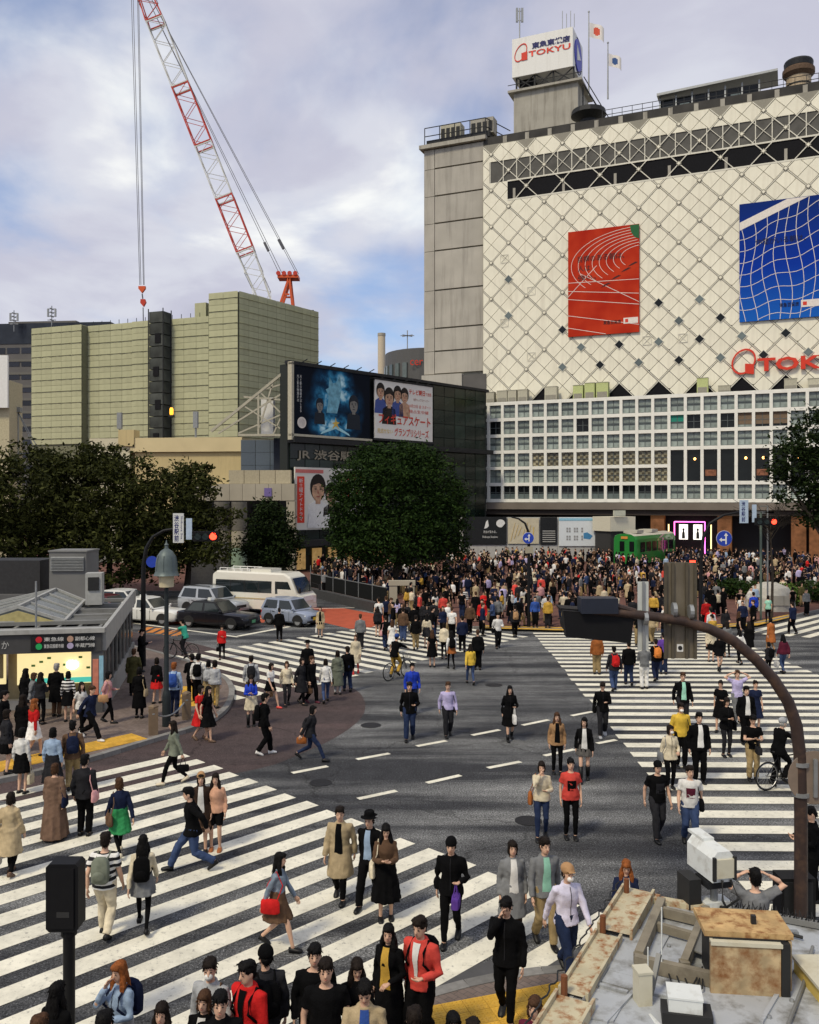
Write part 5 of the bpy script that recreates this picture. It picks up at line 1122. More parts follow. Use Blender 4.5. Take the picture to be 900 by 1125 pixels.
def tree(label, base, blobs, n, size, m, trunk_r=0.22, seed=1, group=None, shell=0.55, name='street_tree', limbs=7):
 base = Vector(base); t_ = thing(name, label, 'tree', base, 0, group)
 bl_ = [((Vector(c)-base)[:], r_) for c, r_ in blobs]
 rr = random.Random(seed); mid = sum((Vector(b[0]) for b in bl_), Vector())/len(bl_)
 fork = Vector((mid.x*0.3, mid.y*0.3, max(1.2, mid.z*0.45)))
 MB().tube([(0, 0, -0.05), fork*0.5+Vector((rr.uniform(-.1, .1), 0, 0)), fork], [trunk_r*1.25, trunk_r, trunk_r*0.8], 9).build('trunk', M_bark, t_, smooth=True)
 for k in range(limbs):
  c = Vector(bl_[k % len(bl_)][0])+Vector([rr.uniform(-.6, .6)*bl_[k % len(bl_)][1][i] for i in range(3)])
  m_ = fork.lerp(c, 0.5)+Vector((rr.uniform(-.4, .4), rr.uniform(-.4, .4), 0.3))
  MB().tube([fork-Vector((0, 0, 0.15)), m_, c], [trunk_r*0.6, trunk_r*0.32, 0.03], 6).build('limb', M_bark, t_)
 leaf_obj('crown', clumped(bl_, n, size, seed, sig=0.016*bl_[0][1][0]+0.30) if shell < 0.5 else np.concatenate([leaves(bl_, int(n*0.55), size, seed, shell-0.1), clumped(bl_, int(n*0.45), size, seed+50, sig=0.33)]), m, t_)
 return t_
def B(px, py, d, rx, rz=None, ry=None): return (P(px, py, d), (rx, ry or rx, rz or rx))
def gbase(px, d): return Vector(((px-CX)*d/FPX, d, 0.12))
tree('broad dark street tree at the left border', gbase(15, 64), [B(-40, 560, 64, 4.2), B(20, 545, 63, 3.8), B(5, 600, 62, 4.2, 3.2), B(60, 590, 64, 3.4, 3.0), B(30, 515, 66, 2.6, 1.6)], 26000, 0.17, M_leafb, seed=3, group='street trees', shell=0.35)
tree('tallest dark street tree left of the traffic signs', gbase(120, 65), [B(115, 545, 65, 4.0, 3.6), B(75, 530, 66, 2.8, 2.4), B(160, 560, 64, 3.2, 2.9), B(120, 600, 63, 3.8, 2.8), B(170, 605, 64, 2.6, 2.2), B(110, 508, 66, 2.4, 1.3)], 30000, 0.16, M_leafb, seed=4, group='street trees', shell=0.35)
tree('loose dark street tree behind the traffic signs', gbase(205, 66), [B(190, 555, 66, 2.6, 2.2), B(215, 575, 65, 2.2, 1.8), B(228, 600, 64, 1.7, 1.3), B(185, 600, 65, 2.4, 2.0), B(232, 533, 66, 1.0, 0.6), B(207, 520, 67, 1.6, 0.9), B(252, 568, 66, 1.0, 0.7)], 13000, 0.16, M_leafb, seed=5, group='street trees', shell=0.3)
tree('small dense tree above the minibus roof', gbase(297, 71), [B(297, 580, 71, 1.9, 1.6), B(283, 600, 71, 1.5, 1.5), B(310, 600, 71, 1.6, 1.6), B(296, 560, 71, 1.2, 0.9), B(298, 618, 71, 1.9, 1.2)], 11000, 0.14, M_leafd, 0.16, seed=6, group='street trees', shell=0.6)
tree('large round evergreen in front of the station billboards', gbase(437, 66), [B(435, 552, 66, 4.7, 4.3, 4.4), B(398, 545, 66, 2.6, 2.9), B(470, 548, 66, 2.9, 3.2), B(435, 515, 66, 3.8, 1.9), B(393, 592, 66, 2.4, 2.0), B(482, 585, 66, 2.4, 2.4), B(388, 575, 66, 1.9, 2.2), B(435, 590, 65, 4.0, 2.2), B(412, 497, 66, 1.3, 0.8), B(460, 500, 66, 1.5, 0.9), B(501, 545, 66, 1.0, 1.2), B(372, 535, 66, 0.9, 1.1), B(505, 600, 66, 0.8, 1.0)], 52000, 0.125, M_leafm, 0.3, seed=7, group='street trees', shell=0.72)
tree('dark sparse tree at the right border before the window grid', gbase(930, 50), [B(905, 480, 50, 1.9, 1.5), B(872, 503, 50, 1.1, 0.9), B(900, 520, 50, 1.6, 1.3), B(868, 540, 50, 0.8, 0.6), B(925, 540, 50, 1.8, 1.8), B(892, 560, 50, 1.0, 0.8), B(858, 520, 50, 0.6, 0.5)], 10000, 0.13, M_leafd, 0.18, seed=8, group='street trees', shell=0.2, limbs=12)
tw_ = thing('bare_tree', 'leafless young tree with thin twigs at the right of the plaza', 'tree', gbase(848, 52), 0, 'street trees')
MB().tube([(0, 0, 0), (0.05, 0, 2.5), (-0.1, 0, 5.2)], [0.09, 0.07, 0.04], 7).build('trunk', M_bark, tw_)
rr = random.Random(5); mb = MB()
for k in range(34):
 z = rr.uniform(4.2, 6.6); a = rr.uniform(0, 2*PI); l_ = rr.uniform(0.8, 2.6); p0 = Vector((-0.05, 0, min(z, 5.1))); p2_ = p0+Vector((l_*math.cos(a), l_*math.sin(a)*0.6, rr.uniform(0.4, 2.0)))
 mb.tube([p0, p0.lerp(p2_, 0.5)+Vector((0, 0, 0.25)), p2_], [0.025, 0.018, 0.01], 4)
 for q in range(2): mb.tube([p0.lerp(p2_, 0.6), p0.lerp(p2_, 0.6)+Vector((rr.uniform(-.6, .6), 0, rr.uniform(.2, .7)))], [0.012, 0.008], 4)
mb.build('twigs', M_bark, tw_)
for n_, (px, d, rx, m_, lab) in enumerate(((862, 58, 1.0, M_leafl, 'bright green shrub at the right of the plaza'), (835, 60, 1.4, M_leafm, 'dark green shrub left of the bright shrub'), (805, 62, 1.2, M_leafm, 'low dark shrub near the arrow sign pole'), (893, 60, 1.6, M_leafm, 'dark shrub at the right border of the plaza'))):
 b_ = gbase(px, d); s_ = thing('shrub', lab, 'shrub', b_, 0, 'plaza shrubs'); leaf_obj('foliage', leaves([((0, 0, 0.8), (rx, rx, 0.7)), ((rx*0.5, 0, 0.5), (rx*0.7, rx*.7, 0.5))], 1500, 0.12, 40+n_, 0.5), m_, s_); MB().tube([(0, 0, 0), (0, 0, 0.9)], 0.05, 5).build('stem', M_bark, s_)
# ================================================================== vehicles (x forward, wheels on z = 0)
M_tyre = mat('tyre', (0.012, 0.012, 0.012), 0.85); M_rim = mat('rim_silver', (0.45, 0.46, 0.47), 0.35, 0.8); M_wglass = mat('car_glass', (0.012, 0.018, 0.02), 0.06, spec=0.7, var=0.2); M_lamp = mat('head_lamp', (0.75, 0.76, 0.72), 0.12, coat=0.6); M_tail = mat('tail_lamp', (0.35, 0.02, 0.015), 0.2); M_trim = mat('car_trim', (0.02, 0.02, 0.02), 0.6); M_plate_y = mat('plate_yellow', (0.7, 0.45, 0.03), 0.5); M_plate_w = mat('plate_white', (0.7, 0.7, 0.68), 0.5); M_plate_g = mat('plate_green', (0.1, 0.3, 0.15), 0.5)
def paint(name, col, met=0.0): return mat(name, col, 0.3, met, var=0.02, coat=0.4)
def car(label, loc, rz, col, L=4.5, W=1.7, H=1.45, hood=0.28, ws=0.42, rear=0.86, trunk=0.95, belt=0.62, plate=None, sign=False, group='vehicles waiting at the crossing', suv=False, name='car', roofcol=None, cat='car'):
 """profile fractions are along the length from the front; belt as a share of the height"""
 c_ = thing(name, label, cat, loc, rz, group); h0 = 0.22; zb = H*belt; hz = zb*0.93
 xf = L/2
 st_ = [(0.0, 0.80, 0.30, hz*0.72), (0.02, 0.92, 0.24, hz*0.86), (0.07, 0.98, h0, hz*0.94), (hood, 1.0, h0, hz), (ws, 1.0, h0, zb), (rear, 1.0, h0, zb), (0.94, 0.98, h0, zb*(0.97 if trunk else 1.0)), (0.985, 0.93, 0.26, zb*0.94), (1.0, 0.84, 0.32, zb*0.80)]
 mb = MB(); k = 10
 for f, wf, z0, z1 in st_:
  x = xf-f*L; w_ = W/2*wf; m = (z0+z1)/2
  for y, z in ((-w_*0.86, z0), (-w_*0.97, z0+0.08), (-w_, m), (-w_*0.97, z1-0.06), (-w_*0.86, z1), (w_*0.86, z1), (w_*0.97, z1-0.06), (w_, m), (w_*0.97, z0+0.08), (w_*0.86, z0)): mb.v.append((x, y, z))
 for i in range(len(st_)-1):
  for j in range(k): mb.f.append((i*k+j, i*k+(j+1) % k, (i+1)*k+(j+1) % k, (i+1)*k+j)); mb.m.append(0)
 mb.f.append(tuple(reversed(range(k)))); mb.m.append(0); mb.f.append(tuple(range((len(st_)-1)*k, len(st_)*k))); mb.m.append(0)
 body = mb.build('body', col, c_, smooth=True)
 x0, x1, x2, x3 = xf-(hood+0.02)*L, xf-ws*L-0.02*L, xf-rear*L, xf-trunk*L
 zt = H; wi = W/2*0.93; wt = W/2*0.76
 def ring(x, z, w_): return [(x, -w_, z), (x, w_, z)]
 mb = MB(); mb.v += [(x0, -wi, zb-0.03), (x0, wi, zb-0.03), (x1, -wt, zt-0.04), (x1, wt, zt-0.04), (x2, -wt, zt-0.03), (x2, wt, zt-0.03), (x3, -wi, zb-0.03), (x3, wi, zb-0.03), ((x1*2+x2)/3, -wt*0.98, zt), ((x1*2+x2)/3, wt*0.98, zt), ((x1+2*x2)/3, -wt*.98, zt), ((x1+2*x2)/3, wt*.98, zt)]
 mb.f += [(0, 1, 3, 2), (2, 3, 9, 8), (8, 9, 11, 10), (10, 11, 5, 4), (4, 5, 7, 6), (0, 2, 8, 10, 4, 6), (1, 7, 5, 11, 9, 3)]; mb.m += [0]*7
 cb = mb.build('cabin', roofcol or col, c_)
 def glass(pts, nm): 
  c = sum((Vector(p) for p in pts), Vector())/len(pts); n_ = (Vector(pts[1])-Vector(pts[0])).cross(Vector(pts[2])-Vector(pts[0])).normalized()
  if n_.dot(c-Vector((0, 0, zb*0.8))) < 0: n_ = -n_
  MB().add([c+(Vector(p)-c)*0.96+n_*0.012 for p in pts], [tuple(range(len(pts)))]).build(nm, M_wglass, c_)
 lp = lambda a, b, t: tuple(Vector(a).lerp(Vector(b), t))
 A, Bq, Cq, Dq = (x0, -wi, zb-0.03), (x0, wi, zb-0.03), (x1, -wt, zt-0.04), (x1, wt, zt-0.04); E, F, Gq, Hh = (x2, -wt, zt-0.03), (x2, wt, zt-0.03), (x3, -wi, zb-0.03), (x3, wi, zb-0.03)
 glass([lp(A, Cq, .1), lp(Bq, Dq, .1), lp(Bq, Dq, .95), lp(A, Cq, .95)], 'windscreen'); glass([lp(Gq, E, .12), lp(Hh, F, .12), lp(Hh, F, .9), lp(Gq, E, .9)], 'rear_window')
 for (a, c, e, g) in ((A, Cq, E, Gq), (Bq, Dq, F, Hh)):
  b1_ = lp(a, g, 0.5); t1_ = lp(c, e, 0.46)
  glass([lp(lp(a, g, 0.06), c, .08), lp(lp(a, g, .48), lp(c, e, .45), .08), lp(lp(a, g, .48), lp(c, e, .45), .88), lp(lp(a, g, 0.06), lp(c, e, .06), .88)], 'side_window')
  glass([lp(lp(a, g, 0.53), lp(c, e, .5), .08), lp(lp(a, g, .93), e, .08), lp(lp(a, g, .93), lp(c, e, .95), .88), lp(lp(a, g, 0.53), lp(c, e, .5), .88)], 'side_window')
 wr_ = 0.31 if not suv else 0.36
 for fx in (0.19, 0.80):
  for s_ in (-1, 1):
   wpos = (xf-fx*L, s_*(W/2-0.10), wr_); MX_ = Matrix.Rotation(PI/2, 3, 'X')
   ty = MB().lathe([(wr_*0.62, -0.10), (wr_*0.93, -0.11), (wr_, -0.07), (wr_, 0.07), (wr_*0.93, 0.11), (wr_*0.62, 0.10)], (0, 0, 0), 20, M=MX_).build('wheel', M_tyre, c_, wpos, smooth=True)
   MB().lathe([(wr_*0.62, -0.104), (wr_*0.55, -0.09), (wr_*0.2, -0.085), (0.02, -0.095)], n=14, M=Matrix.Rotation(PI/2*s_, 3, 'X')).build('rim', M_rim, ty)
   MB().prism([(wpos[0]+(wr_+0.07)*math.cos(a), wr_+(wr_+0.07)*math.sin(a)) for a in np.linspace(0, PI, 12)], (0, 0.012*s_, 0), (0, s_*(W/2*1.0-0.004), 0), (1, 0, 0), (0, 0, 1)).build('wheel_arch', M_trim, c_)
 for s_ in (-1, 1):
  MB().ell((xf-0.045*L, s_*W*0.37, hz*0.74), (0.10*L/4.5, 0.17, 0.09)).build('headlight', M_lamp, c_, smooth=True); MB().box((-xf+0.03*L, s_*W*0.40, zb*0.80), (0.08, 0.2, 0.16)).build('tail_light', M_tail, c_)
  MB().ell((x0-0.12, s_*(W/2+0.06), zb+0.06), (0.06, 0.09, 0.07), 8, 5).build('wing_mirror', col, c_, smooth=True)
  for d_ in (0.50, 0.70): MB().box((xf-d_*L, s_*(W/2+0.004), zb*0.86), (0.16, 0.02, 0.03)).build('door_handle', M_trim, c_)
  for d_ in (0.37, 0.56, 0.76): MB().b(xf-d_*L-0.006, xf-d_*L+0.006, s_*(W/2-0.01), s_*(W/2+0.003), 0.3, zb*0.9).build('door_seam', M_trim, c_)
 MB().b(xf-0.05, xf-0.004+0.02, -W*0.24, W*0.24, hz*0.55, hz*0.72).build('grille', M_trim, c_); MB().b(xf-0.06, xf+0.015, -W*0.42, W*0.42, 0.26, 0.36).build('bumper_slot', M_trim, c_)
 if plate is not None: MB().b(xf-0.02, xf+0.035, -0.17, 0.17, 0.38, 0.54).build('number_plate', plate, c_)
 if sign:
  MB().prism([(-0.12, 0), (0.12, 0), (0.08, 0.14), (-0.08, 0.14)], (0, 0.36, 0), ((x1+x2)/2, -0.18, H-0.005)).build('roof_lamp', M_plate_y if sign == 2 else M_lamp, c_)
 if suv:
  for s_ in (-1, 1): MB().bar((x1-0.1, s_*wt*0.9, H+0.05), (x2+0.1, s_*wt*0.9, H+0.05), 0.04).build('roof_rail', M_trim, c_)
 return c_
p_black = paint('paint_black', (0.006, 0.006, 0.009)); p_silver = paint('paint_silver', (0.42, 0.45, 0.48), 0.3); p_blue = paint('paint_silver_blue', (0.30, 0.34, 0.43), 0.3); p_white = paint('paint_white', (0.66, 0.66, 0.62))
HD = R(-24)
car('black taxi sedan in the lane nearest the crossing', G(240, 689), HD, p_black, 4.6, 1.7, 1.50, 0.29, 0.43, 0.76, 0.88, plate=M_plate_g, sign=1)
car('silver sport utility car behind the black taxi', G(243, 676)+Vector((-0.6, 0.6, 0)), R(-30), p_silver, 4.5, 1.8, 1.72, 0.26, 0.40, 0.90, 0.98, belt=0.60, suv=True)
car('pale blue-silver hatchback with yellow number plate', G(320, 686), R(-32), p_blue, 3.4, 1.5, 1.52, 0.22, 0.36, 0.90, 0.99, belt=0.60, plate=M_plate_y)
car('white taxi with green roof lamp behind the lamp post', G(165, 684), R(-20), p_white, 4.5, 1.7, 1.48, 0.29, 0.43, 0.76, 0.88, plate=M_plate_g, sign=1)
car('white sedan waiting behind the white taxi', G(140, 673), R(-16), p_white, 4.5, 1.7, 1.46, 0.29, 0.43, 0.78, 0.9)
car('dark red car half hidden beside the white taxi', G(120, 680), R(-18), paint('paint_maroon', (0.08, 0.012, 0.018)), 4.2, 1.65, 1.45, 0.28, 0.42, 0.8, 0.92)
def minibus(label, loc, rz):
 c_ = thing('minibus', label, 'minibus', loc, rz, 'vehicles waiting at the crossing'); L, W, H = 6.4, 2.02, 2.62; xf = L/2
 pw = paint('paint_bus_cream', (0.64, 0.62, 0.54)); prof = [(-xf, 0.35), (xf-0.15, 0.35), (xf, 0.6), (xf, 1.15), (xf-0.22, 1.35), (xf-0.75, 2.35), (xf-1.15, 2.58), (-xf+0.3, 2.62), (-xf, 2.4)]
 mb = MB()
 for y, ins in ((-W/2, 0.10), (-W/2+0.12, 0.0), (W/2-0.12, 0.0), (W/2, 0.10)):
  for x, z in prof:
   zc = 1.0; mb.v.append((x*(1-ins*0.12) if z > 2 else x*(1-ins*0.05), y*(0.94 if z > 2.0 else 1.0), z-(ins if z > 2 else 0)))
 n_ = len(prof)
 for i in range(3):
  for j in range(n_): mb.f.append((i*n_+j, (i+1)*n_+j, (i+1)*n_+(j+1) % n_, i*n_+(j+1) % n_)); mb.m.append(0)
 mb.f.append(tuple(range(n_))); mb.f.append(tuple(reversed(range(3*n_, 4*n_)))); mb.m += [0, 0]
 mb.build('body', pw, c_)
 MB().add([(xf-0.21, -0.86, 1.42), (xf-0.21, 0.86, 1.42), (xf-0.66, 0.80, 2.28), (xf-0.66, -0.80, 2.28)], [(0, 1, 2, 3)]).build('windscreen', M_wglass, c_, (0.03, 0, 0.015))
 for s_ in (-1, 1):
  y = s_*(W/2+0.004)
  q = [(-xf+0.25, 1.35), (xf-2.0, 1.35), (xf-2.0, 2.08), (-xf+0.3, 2.08)]
  MB().prism(q, (0, 0.012*s_, 0), (0, y-0.03*s_, 0)).build('side_glass', M_wglass, c_)
  MB().prism([(xf-1.75, 1.32), (xf-0.45, 1.32), (xf-0.85, 2.08), (xf-1.75, 2.08)], (0, 0.012*s_, 0), (0, y-0.03*s_, 0)).build('cab_window', M_wglass, c_)
  for k in range(3): MB().b(-xf+1.35+k*1.05, -xf+1.40+k*1.05, y-0.02*s_, y-0.012*s_+0.004*s_, 1.35, 2.08).build('window_bar', M_trim, c_)
  MB().b(-xf+0.1, xf-0.2, y-0.004*s_, y+0.006*s_, 0.95, 1.02).build('trim_stripe', mat('bus_stripe', (0.45, 0.36, 0.2), 0.5), c_)
  MB().box((xf-0.03, s_*0.78, 0.86), (0.1, 0.28, 0.26)).build('headlight', M_lamp, c_); MB().bar((xf-0.3, s_*1.0, 1.9), (xf+0.12, s_*1.2, 1.75), 0.03).box((xf+0.12, s_*1.2, 1.6), (0.06, 0.2, 0.32)).build('mirror', M_trim, c_)
  for fx in (1.15, 4.95):
   wpos = (xf-fx, s_*(W/2-0.12), 0.38); ty = MB().lathe([(0.24, -0.11), (0.36, -0.12), (0.38, -0.08), (0.38, 0.08), (0.36, 0.12), (0.24, 0.11)], (0, 0, 0), 20, M=Matrix.Rotation(PI/2, 3, 'X')).build('wheel', M_tyre, c_, wpos, smooth=True)
   MB().lathe([(0.24, -0.112), (0.2, -0.08), (0.02, -0.1)], n=14, M=Matrix.Rotation(PI/2*s_, 3, 'X')).build('rim', M_rim, ty)
 MB().b(xf-0.02, xf+0.03, -0.6, 0.6, 0.9, 1.2).build('grille', M_plate_w, c_); MB().b(xf-0.08, xf+0.04, -0.95, 0.95, 0.4, 0.62).build('bumper', pw, c_); MB().b(xf, xf+0.05, -0.2, 0.2, 0.45, 0.6).build('number_plate', M_plate_w, c_)
 rk = MB()
 for s_ in (-1, 1): rk.bar((-xf+0.4, s_*0.7, 2.78), (-xf+2.6, s_*0.7, 2.78), 0.04)
 for k in range(5): rk.bar((-xf+0.4+0.55*k, -0.7, 2.6), (-xf+0.4+0.55*k, -0.7, 2.78), 0.04).bar((-xf+0.4+0.55*k, 0.7, 2.6), (-xf+0.4+0.55*k, 0.7, 2.78), 0.04)
 rk.build('roof_rack', M_sgnw, c_); MB().b(-0.6, 0.9, -0.6, 0.6, 2.58, 2.78).build('air_unit', pw, c_)
 return c_
minibus('cream minibus with dark side windows waiting in the far lane', G(290, 673)+Vector((0, 0, 0)), R(-24))
vb = car('white van half hidden behind the louvred tower', G(36, 664)+Vector((0, 2, 0)), R(180), p_white, 4.6, 1.9, 2.2, 0.06, 0.18, 0.97, 1.0, belt=0.55, name='van', cat='van')
# ================================================================== subway entrance with its canopy roof
ke = G(112, 783, 0.12); KR = R(11)
ks = thing('subway_entrance', 'grey steel and glass subway entrance with lit map panel and flat canopy', 'subway entrance', (ke.x, ke.y, 0.12), KR)
M_kgrey = mat('canopy_grey', (0.20, 0.20, 0.19), 0.6, 0.2, var=0.15, scale=1.5, stain=(0.10, 0.095, 0.085), stain_amt=0.6); M_klight = mat('canopy_fascia', (0.36, 0.36, 0.34), 0.6, 0.2, var=0.1, stain=(0.2, 0.19, 0.17), stain_amt=0.5, streak=True)
KH = 2.62; KL = 6.0; KD = 8.6
MB().b(-KL, 0, -0.05, 0.12, KH-0.62, KH).build('front_fascia', mat('fascia_dark', (0.055, 0.055, 0.055), 0.5, var=0.1), ks)
MB().b(-KL, 0.1, -0.14, 0.2, KH, KH+0.14).build('front_gutter', M_klight, ks)
MB().prism([(0.12, KH-0.62), (KD, KH-0.02), (KD, KH+0.55), (0.12, KH+0.14)], (0.12, 0, 0), (0, 0, 0), (0, 1, 0), (0, 0, 1)).build('side_fascia', M_klight, ks)
for k in range(6):                               # roof ribs and slats
 MB().b(-KL, -0.1, 0.5+1.3*k, 0.72+1.3*k, KH-0.02+0.045*k, KH+0.10+0.045*k).build('roof_beam', M_kgrey, ks)
for k in range(9): MB().b(-0.2-0.68*k-0.1, -0.2-0.68*k, 0.2, KD-0.2, KH-0.12, KH+0.02).build('roof_purlin', M_kgrey, ks)
MB().b(-KL, -0.1, 0.15, KD, KH-0.28, KH-0.2).build('roof_deck', mat('deck_dark', (0.05, 0.05, 0.05), 0.7, var=0.3), ks)
for k in range(14): MB().b(-1.5, -0.15, 2.0+0.32*k, 2.12+0.32*k, KH+0.0, KH+0.12).build('louvre_slat', M_kgrey, ks)
sk_ = [(-4.6, 1.9), (-1.55, 1.9), (-1.55, 5.2), (-4.6, 5.2)]
ap = ((-2.7, 1.3, KH+0.12), (-2.7, 6.4, KH+1.25))
mb = MB(); mb.add([(-4.7, 1.9, KH+0.1), (-1.5, 2.0, KH+0.1), (-1.5, 6.0, KH+0.35), (-2.6, 6.2, KH+0.80), (-3.0, 2.0, KH+0.62), (-4.7, 6.0, KH+0.35)], [(1, 2, 3, 4), (0, 4, 3, 5), (0, 1, 4)], 0); mb.build('skylight', [mat('skylight_glass', (0.12, 0.13, 0.12), 0.25, var=0.3, spec=0.6)], ks)
mb = MB(); v_ = [Vector(q) for q in ((-4.7, 1.9, KH+0.13), (-1.5, 2.0, KH+0.13), (-1.5, 6.0, KH+0.38), (-2.6, 6.2, KH+0.83), (-3.0, 2.0, KH+0.65), (-4.7, 6.0, KH+0.38))]
for a, b in ((0, 1), (1, 2), (2, 3), (3, 4), (4, 1), (0, 4), (0, 5), (5, 3)): mb.bar(v_[a], v_[b], 0.10)
for t in (0.25, 0.5, 0.75): mb.bar(v_[1].lerp(v_[2], t), v_[4].lerp(v_[3], t), 0.06); mb.bar(v_[0].lerp(v_[5], t), v_[4].lerp(v_[3], t), 0.06)
mb.build('skylight_frame', M_klight, ks)
MB().prism([(-4.5, KH+0.1), (-1.7, KH+0.1), (-3.0, KH+0.52)], (0, 0.05, 0), (0, 1.9, 0)).build('gable_panel', mat('gable_yellow', (0.42, 0.36, 0.16), 0.6, var=0.2), ks)
MB().b(-1.35, -0.75, 5.2, 5.8, KH+0.3, KH+1.5).build('roof_cabinet', M_klight, ks); MB().b(-1.25, -0.85, 5.15, 5.2, KH+0.85, KH+1.35).build('cabinet_opening', M_trim, ks)
for (x, y, h_) in ((-2.2, 0.9, 1.6), (-4.0, 0.7, 1.0)): MB().tube([(x, y, KH), (x, y, KH+h_)], 0.035, 6).build('roof_pole', M_steel, ks)
MB().b(-4.6, -4.2, 0.5, 0.8, KH+0.14, KH+0.55).build('floodlight', mat('cream_box', (0.5, 0.44, 0.26), 0.6), ks)
o = MB().b(-2.15, -0.25, -0.1, -0.05, KH-0.55, KH-0.06).build('line_sign', mat('sign_black', (0.012, 0.013, 0.014), 0.4), ks)
for k, (x, z, c_, tx) in enumerate(((-2.0, KH-0.28, (0.5, 0.02, 0.03), '東急線'), (-2.0, KH-0.50, (0.02, 0.35, 0.1), '東急田園都市線'), (-1.05, KH-0.28, (0.4, 0.25, 0.18), '副都心線'), (-1.05, KH-0.50, (0.4, 0.35, 0.5), '半蔵門線'))):
 MB().lathe([(0.1, 0), (0.1, 0.02)], (x+0.1, -0.105, z+0.1), 12, M=Matrix.Rotation(PI/2, 3, 'X')).build('line_disc', mat('disc%d' % k, c_, 0.5), o); lettering(tx, M_cl2, o, (x+0.25, -0.11, z+0.04), 0.6, 0.13)
lettering('しぶちか', mat('letter_grey', (0.42, 0.42, 0.40), 0.5), ks, (-3.75, -0.07, KH-0.45), 0.95, 0.24, name='station_letters')
o = MB().b(-6.0, -4.85, -0.1, -0.05, KH-0.6, KH-0.02).build('jr_sign', mat('sign_black', (0.012, 0.013, 0.014), 0.4), ks)
lettering('JR線', mat('letter_cyan', (0.25, 0.5, 0.6), 0.5), o, (-5.6, -0.11, KH-0.25), 0.5, 0.16); lettering('京王井の頭線', M_cl2, o, (-5.8, -0.11, KH-0.48), 0.85, 0.14)
M_map = mat('lit_map', (0.75, 0.66, 0.36), 0.4, var=0.35, scale=1.6, emit=(1.0, 0.82, 0.40), emit_s=0.5); M_glare = mat('glare_glow', (1, 1, 0.95), 0.3, emit=(1, 0.98, 0.85), emit_s=3)
MB().b(-3.2, -0.35, 1.5, 1.6, 0.0, 2.05).build('map_wall', mat('wall_tan', (0.32, 0.26, 0.14), 0.7), ks); mp2 = MB().b(-2.9, -0.45, 1.4, 1.5, 0.72, 1.85).build('lit_panel', M_map, ks)
MB().b(-2.6, -0.5, 1.37, 1.4, 0.75, 0.92).build('map_band', mat('map_teal', (0.1, 0.42, 0.36), 0.4, emit=(0.1, 0.7, 0.55), emit_s=0.4), mp2)
for k in range(9): MB().b(-2.7+0.25*k, -2.58+0.25*k, 1.38, 1.4, 1.2+0.12*((k*5) % 4), 1.27+0.12*((k*5) % 4)).build('map_mark', mat('map_green', (0.2, 0.42, 0.12), 0.5), mp2)
MB().ell((-1.15, 1.36, 1.35), (0.20, 0.03, 0.16), 12, 6).build('lamp_glare', M_glare, mp2)  # glowing disc stands in for lamp glare on the map panel
MB().b(-3.1, -0.3, 0.0, 1.6, 2.0, 2.1).build('soffit_lit', mat('soffit_tan_glow', (0.50, 0.38, 0.2), 0.6, emit=(1, 0.65, 0.25), emit_s=0.12), ks)  # warm light on the soffit put in as a faint glow of its own
mb2 = MB().b(-6.0, -3.6, 2.8, 2.9, 0.5, 1.75).build('lit_panel', M_map, ks)
for k in range(4): MB().b(-5.9+0.6*k, -5.82+0.6*k, 2.7, 2.78, 0, 2.0).build('post', M_dkmetal, ks)
MB().b(-0.33, 0.02, 0.0, 0.3, 0, KH-0.62).build('column', mat('column_dark', (0.09, 0.09, 0.09), 0.5), ks); MB().b(-0.28, -0.1, -0.03, 0.0, 0.6, 1.75).build('orange_banner', mat('banner_orange', (0.55, 0.20, 0.13), 0.6, var=0.2, scale=6), ks); MB().b(-0.08, 0.05, -0.04, 0.0, 0.6, 1.85).build('blue_banner', mat('banner_blue', (0.25, 0.45, 0.55), 0.6, var=0.2, scale=6), ks)
MB().b(-6.0, -5.7, -0.03, 0.3, 0, KH-0.62).build('column', mat('column_dark', (0.09, 0.09, 0.09), 0.5), ks)
MB().prism([(0.3, 0.0), (KD, 0.0), (KD, 0.95), (0.3, 0.55)], (0.14, 0, 0), (-0.07, 0, 0), (0, 1, 0), (0, 0, 1)).build('side_plinth', mat('plinth_stone', (0.28, 0.275, 0.26), 0.7, var=0.1), ks)
for k in range(8):
 y = 0.4+1.02*k; MB().b(-0.04, 0.04, y, y+0.08, 0.5, KH-0.3).build('side_post', M_kgrey, ks)
 MB().prism([(y+0.1, 0.58+0.045*k), (y+1.0, 0.62+0.045*k), (y+1.0, KH-0.6+0.07*(k+1)), (y+0.1, KH-0.62+0.07*k)], (0.02, 0, 0), (-0.02, 0, 0), (0, 1, 0), (0, 0, 1)).build('side_glass', M_glassdk, ks)
MB().prism([(-6, 1.0), (-3.3, 1.0), (-3.3, 1.95)], (0, 0.1, 0), (0, 1.2, 0)).build('stair_side', mat('stair_tan', (0.36, 0.29, 0.15), 0.7, var=0.15), ks)
MB().b(-6, -0.35, 0.9, 1.15, 0, 0.32).build('stair_kerb', mat('plinth_stone', (0.28, 0.275, 0.26), 0.7, var=0.1), ks)
MB().b(-6, -3.2, 1.2, 6, 0.0, 0.04).build('stair_well', M_black, ks)
for k in range(3): MB().bar((-6, 0.9, 0.6+0.3*k), (-3.4, 0.9, 0.6+0.3*k), 0.03).build('handrail', M_steel, ks)
vt = thing('vent_tower', 'tall grey louvred ventilation tower behind the subway entrance', 'vent tower', gbase(74.5, 40))
MB().b(-0.84, 0.84, 0, 1.6, 0, 4.55).build('casing', mat('vent_grey', (0.15, 0.15, 0.145), 0.7, var=0.12, scale=1), vt)
for k in range(9): MB().prism([(0, 0), (-0.1, -0.05), (-0.1, -0.03), (0, 0.03)], (1.5, 0, 0), (-0.75, 0, 3.75+0.07*k), (0, 1, 0), (0, 0, 1)).build('louvre', M_steel, vt)
